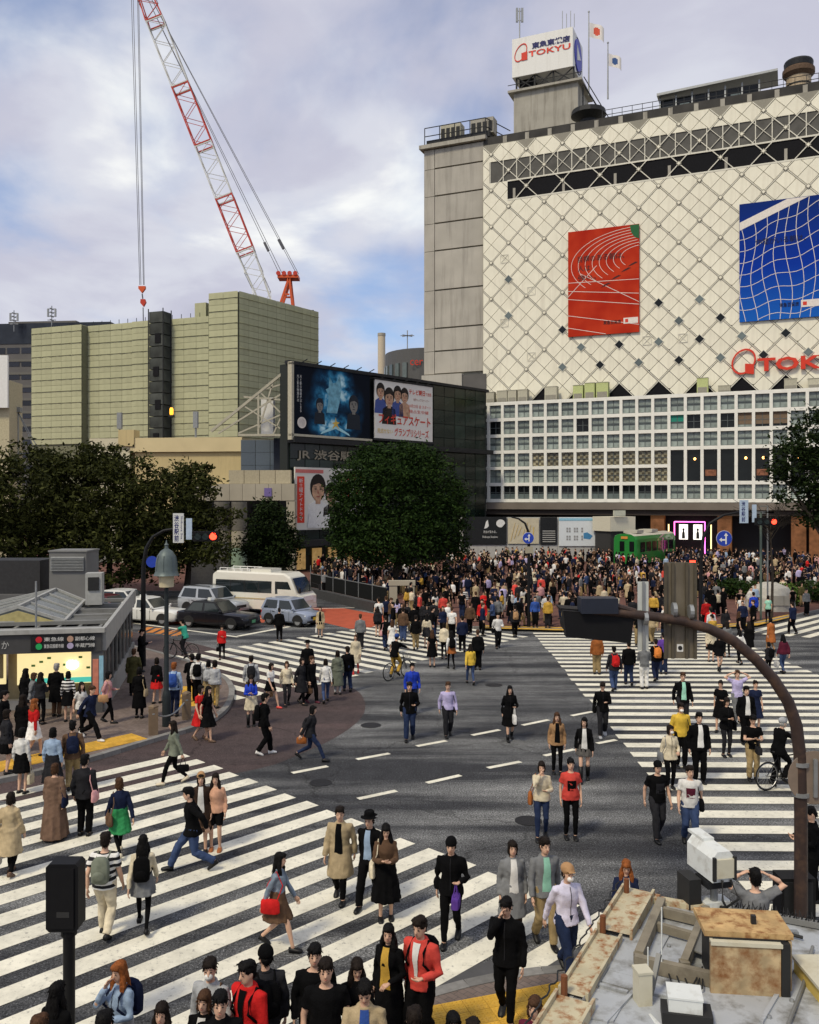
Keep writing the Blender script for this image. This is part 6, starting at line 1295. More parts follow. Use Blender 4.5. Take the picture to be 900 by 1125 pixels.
MB().b(-0.88, 0.88, -0.04, 1.64, 4.55, 4.62).build('lid', M_kgrey, vt)
dw = thing('dark_wall', 'black wall block at the left border behind the subway entrance', 'wall', gbase(-20, 41)); MB().b(-3, 2.7, 0, 2, 0, 4.1).build('body', mat('wall_black', (0.03, 0.03, 0.032), 0.7, var=0.2), dw); MB().b(0.6, 4.6, -0.6, 0, 2.0, 2.55).build('ledge', mat('ledge_grey', (0.10, 0.10, 0.10), 0.7), dw)
# ================================================================== street furniture
def bell_lamp(label, loc):
 t_ = thing('street_lamp', label, 'street lamp', loc)
 M_lp = mat('lamp_green_grey', (0.10, 0.125, 0.125), 0.5, 0.3, var=0.15); M_pl = mat('pole_dark_green', (0.022, 0.028, 0.03), 0.5, 0.3)
 MB().lathe([(0.13, 0), (0.13, 0.9), (0.10, 1.05), (0.075, 1.1), (0.065, 3.9), (0.055, 4.6)], n=14).build('pole', M_pl, t_, smooth=True)
 MB().tube([(0, 0, 4.5), (-0.14, 0, 4.75), (-0.12, 0, 5.0), (0.0, 0, 5.2)], 0.04, 8).build('neck', M_pl, t_)
 MB().lathe([(0.39, 4.60), (0.36, 4.64), (0.33, 4.74), (0.315, 5.0), (0.27, 5.2), (0.18, 5.34), (0.06, 5.42), (0.05, 5.5), (0.07, 5.53), (0.03, 5.58), (0.01, 5.68)], n=22).build('bell_shade', M_lp, t_, smooth=True)
 for k in range(8):
  a = 2*PI*k/8; MB().tube([(0.335*math.cos(a), 0.335*math.sin(a), 4.74), (0.32*math.cos(a), 0.32*math.sin(a), 5.0), (0.275*math.cos(a), 0.275*math.sin(a), 5.2)], 0.012, 4).build('rib', M_lp, t_)
 MB().lathe([(0.22, 4.25), (0.23, 4.6)], n=16).build('globe', mat('lamp_cream', (0.48, 0.42, 0.28), 0.4), t_)
 return t_
bell_lamp('bell-shaped lamp on a dark green post by the kerb', G(183, 802, 0.0)+Vector((0, 0, 0.12)))
M_bol = mat('bollard_brown', (0.16, 0.115, 0.075), 0.7, var=0.15)
for n_, (px, py) in enumerate(((168.5, 811), (205, 794))):
 t_ = thing('bollard', ('nearer', 'farther')[n_]+' square brown bollard on the corner by the bell lamp', 'bollard', G(px, py)+Vector((0, 0, 0.12)), R(20), 'kerb bollards')
 MB().prism([(-0.13, -0.13), (0.13, -0.13), (0.13, 0.13), (-0.13, 0.13)], (0, 0, 0.78), (0, 0, 0), (1, 0, 0), (0, 1, 0)).build('post', M_bol, t_); MB().lathe([(0.15, 0.78), (0.15, 0.82), (0.06, 0.87)], n=4).build('cap', M_bol, t_); MB().lathe([(0.14, 0.6), (0.14, 0.64)], n=12).build('ring', M_steel, t_)
a = G(168.5, 811)+Vector((0, 0, 0.74)); b = G(205, 794)+Vector((0, 0, 0.74)); mb = MB()
pts = [a.lerp(b, t)-Vector((0, 0, 1.1*t*(1-t))) for t in np.linspace(0, 1, 12)]; mb.tube(pts, 0.025, 6); tag(mb.build('chain', M_steel), 'chain slung between the two brown bollards', 'chain')
M_mast = mat('mast_brown', (0.045, 0.030, 0.026), 0.5, 0.1, var=0.2, stain=(0.16, 0.09, 0.05), stain_amt=0.5, stain_scale=3); M_masd = mat('mast_black', (0.008, 0.008, 0.009), 0.5, spec=0.2)
M_redl = mat('signal_red_lit', (0.8, 0.05, 0.02), 0.4, emit=(1.0, 0.045, 0.02), emit_s=2.6); M_sigb = mat('signal_body', (0.008, 0.008, 0.009), 0.55, spec=0.15); M_lens = mat('signal_lens_dark', (0.02, 0.03, 0.03), 0.2)
def signal_head(parent, c, w_=1.25, lit=True, rz=0.0):
 h_ = MB().box((0, 0, 0), (w_, 0.16, 0.42)).build('signal_box', M_sigb, parent, c, rz)
 for k in range(3):
  MB().lathe([(0.15, 0), (0.15, 0.03)], ((k-1)*w_*0.3, -0.08, 0), 14, M=Matrix.Rotation(PI/2, 3, 'X')).build('lens', M_redl if (k == 2 and lit) else M_lens, h_)
  MB().tube([((k-1)*w_*0.3-0.17, -0.08, 0.02), ((k-1)*w_*0.3, -0.3, 0.19), ((k-1)*w_*0.3+0.17, -0.08, 0.02)], 0.02, 4).build('visor', M_sigb, h_)
 return h_
sm = thing('signal_mast', 'arched dark signal mast with station name sign left of the parked cars', 'traffic signal', G(157.5, 735)+Vector((0, 0, 0.12)))
D0 = sm.location.y
def sp_(px, py): return P(px, py, D0)-sm.location
arc = [sp_(157.5, 735), sp_(157.5, 660), sp_(157.8, 622), sp_(161, 602), sp_(168, 590), sp_(180, 583), sp_(200, 579.5), sp_(226, 581)]
MB().tube(arc, [0.11, 0.10, 0.09, 0.075, 0.065, 0.06, 0.055, 0.05], 10).build('mast', M_masd, sm, smooth=True)
sg_ = MB().box((0, 0, 0), (0.44, 0.06, 1.22)).build('name_sign', mat('sign_pale', (0.55, 0.56, 0.54), 0.5, var=0.05), sm, sp_(197, 580)+Vector((0, -0.12, 0)))
lettering('渋谷駅前', M_navy, sg_, (-0.17, -0.035, -0.56), 0.20, 1.1, vertical=True, bold=0.02); 
lettering('Shibuya Sta.', M_navy, sg_, (0.08, -0.035, 0.5), 1.0, 0.10, ax=(0, 0, -1), ay=(1, 0, 0))
MB().box((0, 0, 0), (0.24, 0.05, 0.88)).build('side_sign', mat('sign_pale_blue', (0.38, 0.47, 0.58), 0.5), sm, sp_(208.5, 581)+Vector((0, -0.1, 0)))
signal_head(sm, sp_(227, 589)+Vector((0, -0.1, 0)), 1.05)
MB().lathe([(0.24, 0), (0.24, 0.03)], (0, 0, 0), 18, M=Matrix.Rotation(PI/2, 3, 'X')).build('round_sign', mat('sign_blue_round', (0.02, 0.05, 0.35), 0.4), sm, sp_(168, 617)+Vector((0, -0.1, 0)))
def arrow_sign(parent, c, r, both):
 o = MB().lathe([(r, 0), (r, 0.03)], (0, 0, 0), 24, M=Matrix.Rotation(PI/2, 3, 'X')).build('round_sign', mat('sign_blue_round', (0.02, 0.05, 0.35), 0.4), parent, c)
 MB().lathe([(r*1.04, 0), (r*1.04, 0.02)], (0, 0.012, 0), 24, M=Matrix.Rotation(PI/2, 3, 'X')).build('sign_rim', M_cl2, o)
 a = MB(); s_ = r
 if both: a.prism([(0.12*s_, -0.75*s_), (0.3*s_, -0.75*s_), (0.3*s_, 0.35*s_), (0.48*s_, 0.35*s_), (0.21*s_, 0.75*s_), (-0.06*s_, 0.35*s_), (0.12*s_, 0.35*s_)], (0, -0.01, 0), (0, -0.034, 0))
 a.prism([(0.13*s_, -0.28*s_), (0.13*s_, -0.08*s_), (-0.35*s_, -0.08*s_), (-0.35*s_, 0.1*s_), (-0.7*s_, -0.18*s_), (-0.35*s_, -0.46*s_), (-0.35*s_, -0.28*s_)], (0, -0.012, 0), (0, -0.034, 0))
 if not both: a.prism([(0.05*s_, -0.6*s_), (0.22*s_, -0.6*s_), (0.22*s_, 0.35*s_), (0.4*s_, 0.35*s_), (0.13*s_, 0.75*s_), (-0.12*s_, 0.35*s_), (0.05*s_, 0.35*s_)], (0, -0.008, 0), (0, -0.034, 0))
 a.build('arrow', M_cl2, o)
rm = thing('signal_mast', 'arched signal mast with blue arrow disc and red light right of the plaza', 'traffic signal', gbase(770, 50)); D0r = 50
def rp_(px, py): return P(px, py, D0r)-rm.location
MB().tube([rp_(770, 690)*Vector((1, 1, 0)) if False else Vector((0, 0, -0.1)), rp_(770, 620), rp_(773, 590), rp_(780, 575), rp_(795, 566), rp_(815, 562), rp_(850, 563)], [0.11, 0.10, 0.09, 0.08, 0.07, 0.06, 0.05], 10).build('mast', M_masd, rm, smooth=True)
arrow_sign(rm, rp_(795, 591.5)+Vector((0, -0.1, 0)), 0.43, True)
sg_ = MB().box((0, 0, 0), (0.48, 0.06, 1.3)).build('name_sign', mat('sign_pale_blue', (0.38, 0.47, 0.58), 0.5), rm, rp_(816.5, 562)+Vector((0, -0.12, 0))); lettering('渋谷駅前', M_navy, sg_, (-0.15, -0.035, -0.58), 0.22, 1.15, vertical=True, bold=0.02)
MB().box((0, 0, 0), (0.24, 0.05, 1.0)).build('side_sign', mat('sign_pale_blue', (0.38, 0.47, 0.58), 0.5), rm, rp_(828, 564)+Vector((0, -0.1, 0)))
signal_head(rm, rp_(841, 573)+Vector((0, -0.12, 0)), 1.35)
rp2 = thing('signal_pole', 'slim grey-green pole under the right red light', 'pole', gbase(836, 51)); MB().tube([(0, 0, -0.05), (0, 0, 6.2)], 0.07, 8).build('shaft', mat('pole_green', (0.10, 0.13, 0.11), 0.5), rp2); MB().box((0, 0, 6.2), (0.5, 0.1, 0.12)).build('bracket', M_steel, rp2)
rp3 = thing('signal_pole', 'tall thin steel pole just right of the red light', 'pole', gbase(848, 52)+Vector((0, 0.6, 0))); MB().tube([(0, 0, -0.05), (0, 0, 6.6)], 0.05, 8).build('shaft', M_steel, rp3); MB().bar((0, 0, 6.55), (-0.5, 0, 6.55), 0.06).build('bracket', M_steel, rp3)
ms = thing('arrow_sign', 'small blue arrow disc on a dark arched pole at the plaza kerb', 'traffic sign', G(581, 691)+Vector((0, 0, 0.1))); D0m = ms.location.y
def mp_(px, py): return P(px, py, D0m)-ms.location
MB().tube([Vector((0, 0, 0)), mp_(581, 640), mp_(581, 598), mp_(580.5, 584), mp_(577, 575), mp_(570, 570), mp_(562, 568)], [0.1, 0.09, 0.08, 0.07, 0.06, 0.05, 0.04], 10).build('pole', M_masd, ms, smooth=True); arrow_sign(ms, mp_(580, 591)+Vector((0, -0.14, 0)), 0.30, False)
MB().box((0, 0, 0), (0.42, 0.05, 0.36)).build('plate', mat('sign_tan', (0.30, 0.27, 0.2), 0.7), ms, mp_(581, 604)+Vector((0, -0.14, 0)))
ps = thing('pedestrian_signal', 'red pedestrian signal glowing above the crowd beside the sign backs', 'traffic signal', gbase(773, 49)); ps.location.x = (773.5-450)*44/970; ps.location.y = 46
MB().tube([(0, 0, -0.05), (0, 0, 4.2)], 0.06, 8).build('pole', M_masd, ps); sgb = MB().box((0, -0.12, 3.35), (0.42, 0.2, 1.0)).build('box', M_sigb, ps); MB().b(-0.15, 0.15, -0.24, -0.22, 3.42, 3.78).build('lit_figure', M_redl, sgb); MB().b(-0.1, 0.1, -0.24, -0.22, 2.95, 3.25).build('lit_figure', mat('signal_orange_lit', (0.8, 0.2, 0.04), 0.4, emit=(1, 0.12, 0.03), emit_s=1.2), sgb)
for n_ in range(6):
 q = G(336, 651).lerp(G(420, 671), n_/6)+Vector((0.3, 0.6, 0.12)); t_ = thing('fence_panel', ('first','second','third','fourth','fifth','sixth')[n_]+' dark steel fence panel from the minibus along the plaza edge', 'fence', q, math.atan2(G(420, 671).y-G(336, 651).y, G(420, 671).x-G(336, 651).x), 'plaza fence panels')
 w_ = (G(420, 671)-G(336, 651)).length/6
 MB().tube([(0, 0, 0), (0, 0, 1.9)], 0.035, 6).build('post', M_steel, t_); MB().bar((0, 0, 1.28), (w_, 0, 1.28), 0.05).build('rail', M_steel, t_); MB().bar((0, 0, 0.2), (w_, 0, 0.2), 0.05).build('rail', M_steel, t_)
 MB().b(0.06, w_-0.06, -0.01, 0.01, 0.25, 1.25).build('mesh_sheet', mat('fence_dark', (0.012, 0.013, 0.013), 0.8, spec=0.05), t_)
lw = thing('low_wall', 'dark low kerb wall below the plaza fence', 'wall', (0, 0, 0.0)); a, b = G(338, 654), G(426, 676); MB().bar(a+Vector((0, 0, 0.3)), b+Vector((0, 0, 0.3)), 0.35, 0.6).build('coping', mat('wall_dark', (0.05, 0.05, 0.05), 0.8, var=0.2), lw)
bs = thing('stone_gatepost', 'pale stone post with a flat lintel by the plaza fence', 'stone post', G(432, 672)+Vector((0, 0.5, 0.12))); MB().b(-0.25, 0.25, -0.2, 0.2, 0, 1.5).build('post', M_port, bs); MB().b(0.9, 1.35, -0.2, 0.2, 0, 1.5).build('post', M_port, bs); MB().b(-0.3, 1.4, -0.25, 0.25, 1.5, 1.8).build('lintel', M_port, bs)
mbk = thing('stone_marker', 'rounded white stone marker among the crowd at the right of the plaza', 'stone', gbase(846, 56)); MB().lathe([(1.5, 0), (1.45, 0.8), (1.1, 1.4), (0.4, 1.7)], n=18).build('boulder', mat('pale_stone', (0.42, 0.40, 0.35), 0.8, var=0.15), mbk); MB().b(-0.6, 0.6, -1.52, -1.3, 0.4, 1.0).build('plaque', M_conc, mbk)
# ================================================================== near right: arched mast carrying sign backs and a signal
nm = thing('signal_mast', 'brown arched signal mast in the right foreground with sign backs', 'traffic signal', (6.2, 14.0, 0.12)); D1 = 14.0
def np_(px, py, dd=0.0): return P(px, py, D1+dd)-nm.location
curve = [(880, 1030), (880, 900), (879, 830), (875, 797), (866, 771), (850, 746), (830, 724), (806, 704), (780, 691), (750, 682), (715, 677), (680, 673), (640, 669)]
MB().tube([Vector((0, 0, -0.1))+Vector((0.007, 0, 0))]+[np_(*c) for c in curve[1:]], [0.105, 0.10, 0.097, 0.095, 0.093, 0.09, 0.087, 0.084, 0.08, 0.077, 0.074, 0.07, 0.068], 16).build('mast', M_mast, nm, smooth=True)
big = thing('road_sign', 'large weathered bronze back of a road sign on the near mast', 'sign', nm.location+np_(750, 672))
M_bronze = mat('sign_back_bronze', (0.17, 0.145, 0.105), 0.55, 0.3, var=0.2, scale=3, stain=(0.08, 0.065, 0.045), stain_amt=0.5, stain_scale=2, streak=True)
MB().b(-0.25, 0.25, 0.16, 0.19, -0.77, 0.77).build('plate', M_bronze, big)
for x in (-0.235, -0.12, 0.10, 0.235): MB().b(x-0.022, x+0.022, 0.115, 0.16, -0.77, 0.77).build('rib', mat('sign_rib', (0.10, 0.085, 0.06), 0.55, 0.3, var=0.2), big)
MB().b(-0.05, 0.05, 0.154, 0.16, -0.66, -0.54).build('sticker', M_sgnw, big); MB().lathe([(0.035, 0), (0.035, 0.005)], (0, 0.152, -0.6), 10, M=Matrix.Rotation(PI/2, 3, 'X')).build('sticker_mark', M_trim, big)
for x in (-0.13, 0.13): MB().lathe([(0.115, -0.03), (0.115, 0.03)], (x, 0, 0.03 if x < 0 else -0.0), 14, M=Matrix.Rotation(PI/2, 3, 'Y')).build('clamp', M_steel, big)
big.rotation_euler = (0, 0, R(-3))
sml = thing('road_sign', 'narrow white back of a name sign on the near mast', 'sign', nm.location+np_(709, 678)); MB().b(-0.085, 0.085, 0.12, 0.15, -0.55, 0.55).build('plate', mat('sign_back_white', (0.50, 0.52, 0.49), 0.5, var=0.1, stain=(0.3, 0.3, 0.27), stain_amt=0.4), sml); MB().b(-0.02, 0.02, 0.09, 0.12, -0.55, 0.55).build('rib', M_steel, sml)
for z in (-0.02,): MB().lathe([(0.11, -0.03), (0.11, 0.03)], (0.0, 0, z), 14, M=Matrix.Rotation(PI/2, 3, 'Y')).build('clamp', M_steel, sml)
sh = thing('traffic_light', 'black three-lamp traffic signal seen from behind on the near mast', 'traffic signal', nm.location+np_(657, 686))
MB().prism([(-0.55, 0.22), (-0.50, -0.20), (0.52, -0.30), (0.58, 0.12)], (0, 0.2, 0), (0, 0.0, 0)).build('housing', M_sigb, sh); MB().prism([(-0.57, 0.24), (-0.50, 0.14), (0.60, 0.02), (0.58, 0.15)], (0, 0.5, 0), (0, 0.15, 0)).build('visor', M_sigb, sh)
for k in range(3): MB().lathe([(0.16, 0), (0.18, 0.3)], (-0.34+0.34*k, 0.2, -0.02-0.04*k), 14, M=Matrix.Rotation(-PI/2, 3, 'X')).build('lamp_hood', M_sigb, sh)
MB().b(-0.28, 0.3, -0.1, 0.25, 0.18, 0.42).build('control_box', mat('control_navy', (0.018, 0.022, 0.035), 0.5), sh)
MB().tube([(0.25, 0, 0.3), (0.6, 0, 0.2)], 0.05, 8).build('bracket', M_mast, sh)
rs = thing('road_sign', 'grey-brown back of a round road sign on the near mast', 'sign', nm.location+np_(893, 853)); MB().lathe([(0.42, 0), (0.42, 0.02)], (0, -0.05, 0), 28, M=Matrix.Rotation(PI/2, 3, 'X')).build('disc', mat('disc_back', (0.22, 0.17, 0.13), 0.5, 0.2, var=0.15), rs); MB().b(-0.03, 0.03, -0.11, -0.07, -0.3, 0.3).build('rib', M_steel, rs)
for z in (-0.28, 0.2): MB().lathe([(0.13, -0.03), (0.13, 0.03)], (-0.19, 0.0, z), 14).build('clamp', M_steel, rs)
bx_ = thing('control_cabinet', 'dark control cabinet strapped low on the near mast', 'cabinet', nm.location+np_(868, 985, 0.3)); MB().b(-0.2, 0.35, -0.15, 0.2, -0.3, 0.35).build('box', M_sigb, bx_); MB().b(-0.16, 0.3, -0.17, -0.15, -0.25, 0.3).build('door', M_dkmetal, bx_)
pl_ = thing('pedestrian_signal', 'black pedestrian signal box seen from behind at the lower left', 'traffic signal', ((76-450)*11.3/970, 11.3, 0.0)); D2 = 11.3
def lp_(px, py): return P(px, py, D2)-pl_.location
MB().tube([(0, 0, 0), lp_(76, 1018)], 0.075, 14).build('pole', M_masd, pl_, smooth=True)
c_ = lp_(72.5, 982); bm = MB(); w2, h2 = 0.205, 0.43
bm.prism([(-w2+0.04, -h2), (w2-0.04, -h2), (w2, -h2+0.04), (w2, h2-0.04), (w2-0.04, h2), (-w2+0.04, h2), (-w2, h2-0.04), (-w2, -h2+0.04)], (0, 0.26, 0), (0, -0.13, 0)); bm.build('box', M_sigb, pl_, c_)
MB().prism([(-w2+0.05, -h2+0.05), (w2-0.05, -h2+0.05), (w2-0.05, h2-0.05), (-w2+0.05, h2-0.05)], (0, 0.02, 0), (0, -0.15, 0)).build('back_plate', M_sigb, pl_, c_)
for z in (-0.3, 0.22): MB().box((-w2-0.012, 0, z), (0.04, 0.06, 0.08)).build('hinge', M_sigb, pl_, c_)
MB().box((0.02, -0.152, -0.2), (0.16, 0.004, 0.07)).build('plate', mat('plate_dim', (0.03, 0.03, 0.03), 0.6), pl_, c_)
MB().lathe([(0.1, -0.03), (0.1, 0.05)], (0, 0, 0), 12).build('collar', M_sigb, pl_, lp_(76, 1024))
# ================================================================== near low roof, bottom right
RZ = 3.8
def Rf(px, py, h=0.0): return G(px, py, RZ+h)
M_rf = mat('roof_sheet', (0.40, 0.42, 0.44), 0.5, 0.1, var=0.12, scale=3, stain=(0.15, 0.145, 0.13), stain_amt=0.9, stain_scale=6, lo=0.47, hi=0.68, bump=0.1, bscale=12)
M_gut = mat('gutter_rust', (0.46, 0.41, 0.28), 0.7, var=0.2, scale=6, stain=(0.24, 0.09, 0.025), stain_amt=1.0, stain_scale=12, lo=0.48, hi=0.66)
M_beam = mat('beam_weathered', (0.20, 0.175, 0.13), 0.75, var=0.3, scale=6, stain=(0.07, 0.055, 0.04), stain_amt=0.7, stain_scale=5)
M_rust = mat('rust_panel', (0.40, 0.30, 0.17), 0.8, var=0.35, scale=10, stain=(0.20, 0.085, 0.03), stain_amt=1.0, stain_scale=8, lo=0.44, hi=0.66)
M_ply = mat('rust_orange', (0.44, 0.29, 0.13), 0.8, var=0.35, scale=9, stain=(0.20, 0.08, 0.025), stain_amt=0.95, stain_scale=13, lo=0.47, hi=0.64)
M_whbox = mat('white_housing', (0.62, 0.64, 0.62), 0.45, var=0.06, stain=(0.30, 0.28, 0.23), stain_amt=0.6, stain_scale=8)
M_crbox = mat('cream_housing', (0.52, 0.49, 0.38), 0.55, var=0.1, stain=(0.3, 0.25, 0.15), stain_amt=0.5, stain_scale=6)
kb = thing('low_roofed_hut', 'low hut with grey sheet roof and rusty gutters in the right foreground', 'hut')
outl = [Rf(540, 1215), Rf(588, 1125), Rf(640, 1044), Rf(684, 982), Rf(722, 989), Rf(775, 998), Rf(905, 1020), Rf(1100, 1052), Rf(1250, 1320), Rf(480, 1320)]
MB().prism([(p.x, p.y) for p in outl], (0, 0, -RZ+0.12), (0, 0, RZ-0.03), (1, 0, 0), (0, 1, 0)).build('wall', mat('hut_wall', (0.25, 0.25, 0.24), 0.8), kb)
MB().prism([(p.x, p.y) for p in outl], (0, 0, 0.03), (0, 0, RZ-0.03), (1, 0, 0), (0, 1, 0)).build('roof', M_rf, kb)
def seg(a, b, w_, h_, m_, nm, up=0.0):
 a = Vector(a); b = Vector(b); o = Vector((0, 0, up+h_/2)); return MB().bar(a+o, b+o, w_, h_).build(nm, m_, kb)
e0, e1 = Rf(572, 1160), Rf(684, 982); ed = (e1-e0).normalized(); en = Vector((ed.y, -ed.x, 0))
Ltot = (e1-e0).length
def gut_box(t0, t1, w0, w1, h_, m_):
 a = e0+ed*(Ltot*t0); b = e0+ed*(Ltot*t1); z = Vector((0, 0, h_)); mb = MB()
 for s0, s1 in ((w0, w0+0.02), (w1-0.02, w1)):
  q = [a+en*s0, b+en*s0, b+en*s1, a+en*s1]; mb.add([p for p in q]+[p+z for p in q], [(3, 2, 1, 0), (4, 5, 6, 7), (0, 1, 5, 4), (1, 2, 6, 5), (2, 3, 7, 6), (3, 0, 4, 7)])
 q = [a+en*w0, b+en*w0, b+en*w1, a+en*w1]; z2 = Vector((0, 0, h_*0.55)); mb.add([p+z2 for p in q], [(0, 1, 2, 3)])
 mb.build('gutter', m_, kb)
gut_box(0.0, 0.27, 0.0, 0.26, 0.08, M_gut); gut_box(0.29, 0.66, 0.0, 0.2, 0.07, M_gut); gut_box(0.68, 1.0, 0.0, 0.26, 0.09, M_gut)
for t in (0.28, 0.67, 0.97):
 q = e0+ed*(Ltot*t)+en*0.05; MB().tube([(0, 0, 0), (0, 0, 0.13)], 0.022, 8).build('gutter_peg', mat('rust_dark', (0.16, 0.06, 0.025), 0.8), kb, q+Vector((0, 0, 0.03)))
seg(Rf(690, 984), Rf(724, 992), 0.09, 0.05, M_gut, 'back_gutter'); seg(Rf(726, 992), Rf(776, 1001), 0.07, 0.04, M_gut, 'back_gutter')
pts = [e0+ed*(Ltot*t)+en*(-0.02+0.012*math.sin(t*90))+Vector((0, 0, 0.10+0.012*math.cos(t*77))) for t in np.linspace(0.0, 0.98, 60)]
MB().tube(pts, 0.006, 5).build('edge_wire', M_dkmetal, kb)
for (a, b, w_) in (((612, 1125), (640, 1078), .012), ((640, 1078), (690, 1092), .012), ((665, 1125), (697, 1090), .012), ((693, 1088), (770, 1104), .012), ((648, 1062), (700, 1075), .010), ((836, 1125), (880, 1050), .012)): seg(Rf(*a), Rf(*b), w_*2.2, w_*1.6, M_rf, 'roof_seam')
o = MB().prism([(p.x, p.y) for p in (Rf(648, 1076), Rf(690, 1020), Rf(735, 1030), Rf(702, 1092))], (0, 0, 0.012), (0, 0, RZ+0.002), (1, 0, 0), (0, 1, 0)).build('roof_plate', M_rf, kb)
o = MB().prism([(p.x, p.y) for p in (Rf(620, 1115), Rf(640, 1084), Rf(690, 1096), Rf(674, 1124))], (0, 0, 0.010), (0, 0, RZ+0.002), (1, 0, 0), (0, 1, 0)).build('roof_plate', M_rf, kb)
fr = thing('support_frame', 'weathered open support frame of beams on the hut roof', 'frame')
def fb_(a, b, w_, h_, z=0.05): a = Rf(*a, z); b = Rf(*b, z); MB().bar(a, b, w_, h_).build('beam', M_beam, fr)
fb_((702, 1052), (727, 992), .06, .09, .06); fb_((752, 1060), (776, 1000), .05, .08, .06); fb_((698, 1056), (792, 1078), .05, .09, .05); fb_((722, 1000), (772, 1012), .04, .07, .05); fb_((716, 1016), (766, 1030), .04, .06, .05); fb_((766, 1004), (800, 1008), .05, .07, .05)
for (px, py) in ((702, 1062), (727, 1003), (752, 1070), (776, 1010), (790, 1084)): q = Rf(px, py); MB().b(-0.03, 0.03, -0.03, 0.03, 0, 0.09).build('foot', M_beam, fr, q)
MB().prism([(p.x, p.y) for p in (Rf(755, 1052), Rf(775, 1008), Rf(798, 1020), Rf(790, 1066))], (0, 0, 0.01), (0, 0, RZ+0.06), (1, 0, 0), (0, 1, 0)).build('sloping_sheet', M_kgrey, fr)
def box_thing(name, label, cat, c, sz, rz, parts):
 t_ = thing(name, label, cat, c, rz)
 for (nm, x0, x1, y0, y1, z0, z1, m_) in parts: MB().b(x0, x1, y0, y1, z0, z1).build(nm, m_, t_)
 return t_
bc = Rf(824, 1088); BW, BD, BH = 0.50, 0.34, 0.35
box_thing('equipment_box', 'large rusty equipment box with orange stained lid on the hut roof', 'equipment box', bc+Vector((0, 0.12, 0.02)), None, R(-6), (
 ('body', -BW/2+.02, BW/2-.02, -BD/2+.02, BD/2, 0, BH-0.02, M_dkmetal), ('front_panel', -BW/2, BW/2-0.06, -BD/2-0.01, -BD/2+0.02, -0.02, BH-0.04, M_rust), ('front_edge', -BW/2, BW/2-0.05, -BD/2-0.02, -BD/2+0.03, BH-0.055, BH-0.03, M_crbox),
 ('lid', -BW/2-0.03, BW/2+0.03, -BD/2+0.03, BD/2+0.03, BH-0.02, BH+0.015, M_ply), ('corner_strip', BW/2-0.055, BW/2, -BD/2-0.01, -BD/2+0.03, -0.05, BH-0.03, M_trim), ('side_panel', BW/2, BW/2+0.02, -BD/2+0.03, BD/2, 0, BH-0.03, M_rust), ('lid_knob', 0.05, 0.08, -0.02, 0.01, BH+0.015, BH+0.07, M_trim), ('side_latch', BW/2+0.02, BW/2+0.035, -0.05, 0.02, 0.2, 0.26, M_steel), ('plinth', -BW/2+.05, BW/2-.05, -BD/2+.05, BD/2-.05, -0.04, 0, M_trim)))
cc = Rf(792, 1006); cz = 0.36
cm = thing('security_camera', 'white housed traffic camera on a bracket at the hut roof edge', 'camera', cc+Vector((0, 0.15, 0)), R(12)); cm.scale = (0.86, 0.86, 0.9)
MB().tube([(0, 0, -0.05), (0, 0, cz-0.1)], 0.035, 10).build('post', M_steel, cm); MB().b(-0.12, 0.12, -0.1, 0.12, cz-0.16, cz-0.1).build('bracket', M_dkmetal, cm)
q = MB(); hw_ = 0.112
q.prism([(-hw_, 0), (hw_, 0), (hw_, 0.20), (hw_-0.05, 0.26), (-hw_+0.05, 0.26), (-hw_, 0.20)], (0, 0.44, 0), (0, -0.16, cz-0.08)); q.build('housing', M_whbox, cm)
MB().b(-0.09, 0.09, -0.185, -0.16, cz-0.04, cz+0.12).build('rear_cover', M_crbox, cm)
MB().b(-0.06, 0.06, 0.1, 0.36, cz+0.18, cz+0.205).build('sunshield', M_whbox, cm)
for s_ in (-1, 1): MB().b(s_*0.10-0.012, s_*0.10+0.012, -0.19, -0.158, cz-0.06, cz+0.14).build('clip', M_trim, cm)
for k in range(2): MB().tube([(0.06-0.08*k, -0.17, cz-0.06), (0.1-0.16*k, -0.24, cz-0.2), (0.05, -0.12, cz-0.32), (0.0, 0.02, cz-0.36)], 0.012, 6).build('cable', M_trim, cm)
MB().b(-0.12, 0.14, -0.06, 0.1, -0.02, 0.06).build('base_plate', M_whbox, cm); MB().b(-0.26, -0.14, -0.02, 0.2, -0.1, 0.26).build('junction_box', M_trim, cm)
bsp = thing('bird_spikes', 'row of bird spikes along the back edge of the hut roof', 'bird spikes'); a, b = Rf(805, 1003), Rf(902, 1021)
MB().bar(a+Vector((0, 0, 0.03)), b+Vector((0, 0, 0.03)), 0.05, 0.04).build('strip', M_kgrey, bsp)
sp = MB().lathe([(0.006, 0), (0.002, 0.07)], n=5).mesh('spike', [M_dkmetal])
for k in range(46): o = link('spike', sp, bsp, a.lerp(b, k/45)+Vector((0, 0, 0.04))); o.rotation_euler = ((0.5 if k % 2 else -0.4), (0.3 if k % 3 else -0.2), 0)
ca = Rf(709, 1107); t_ = thing('junction_box', 'small upright cream junction box on the hut roof', 'junction box', ca+Vector((0, 0.05, 0)), R(8))
MB().b(-0.045, 0.045, -0.04, 0.06, 0, 0.2).build('box', M_crbox, t_); MB().b(-0.05, 0.05, -0.045, 0.065, 0.2, 0.215).build('lid', M_crbox, t_); MB().bar((0.05, 0, 0.05), (0.16, 0.12, 0.24), 0.03).build('arm', M_kgrey, t_); MB().tube([(0, 0, 0), (-0.01, -0.05, -0.02), (0.0, -0.3, 0.01)], 0.014, 6).build('conduit', M_whbox, t_)
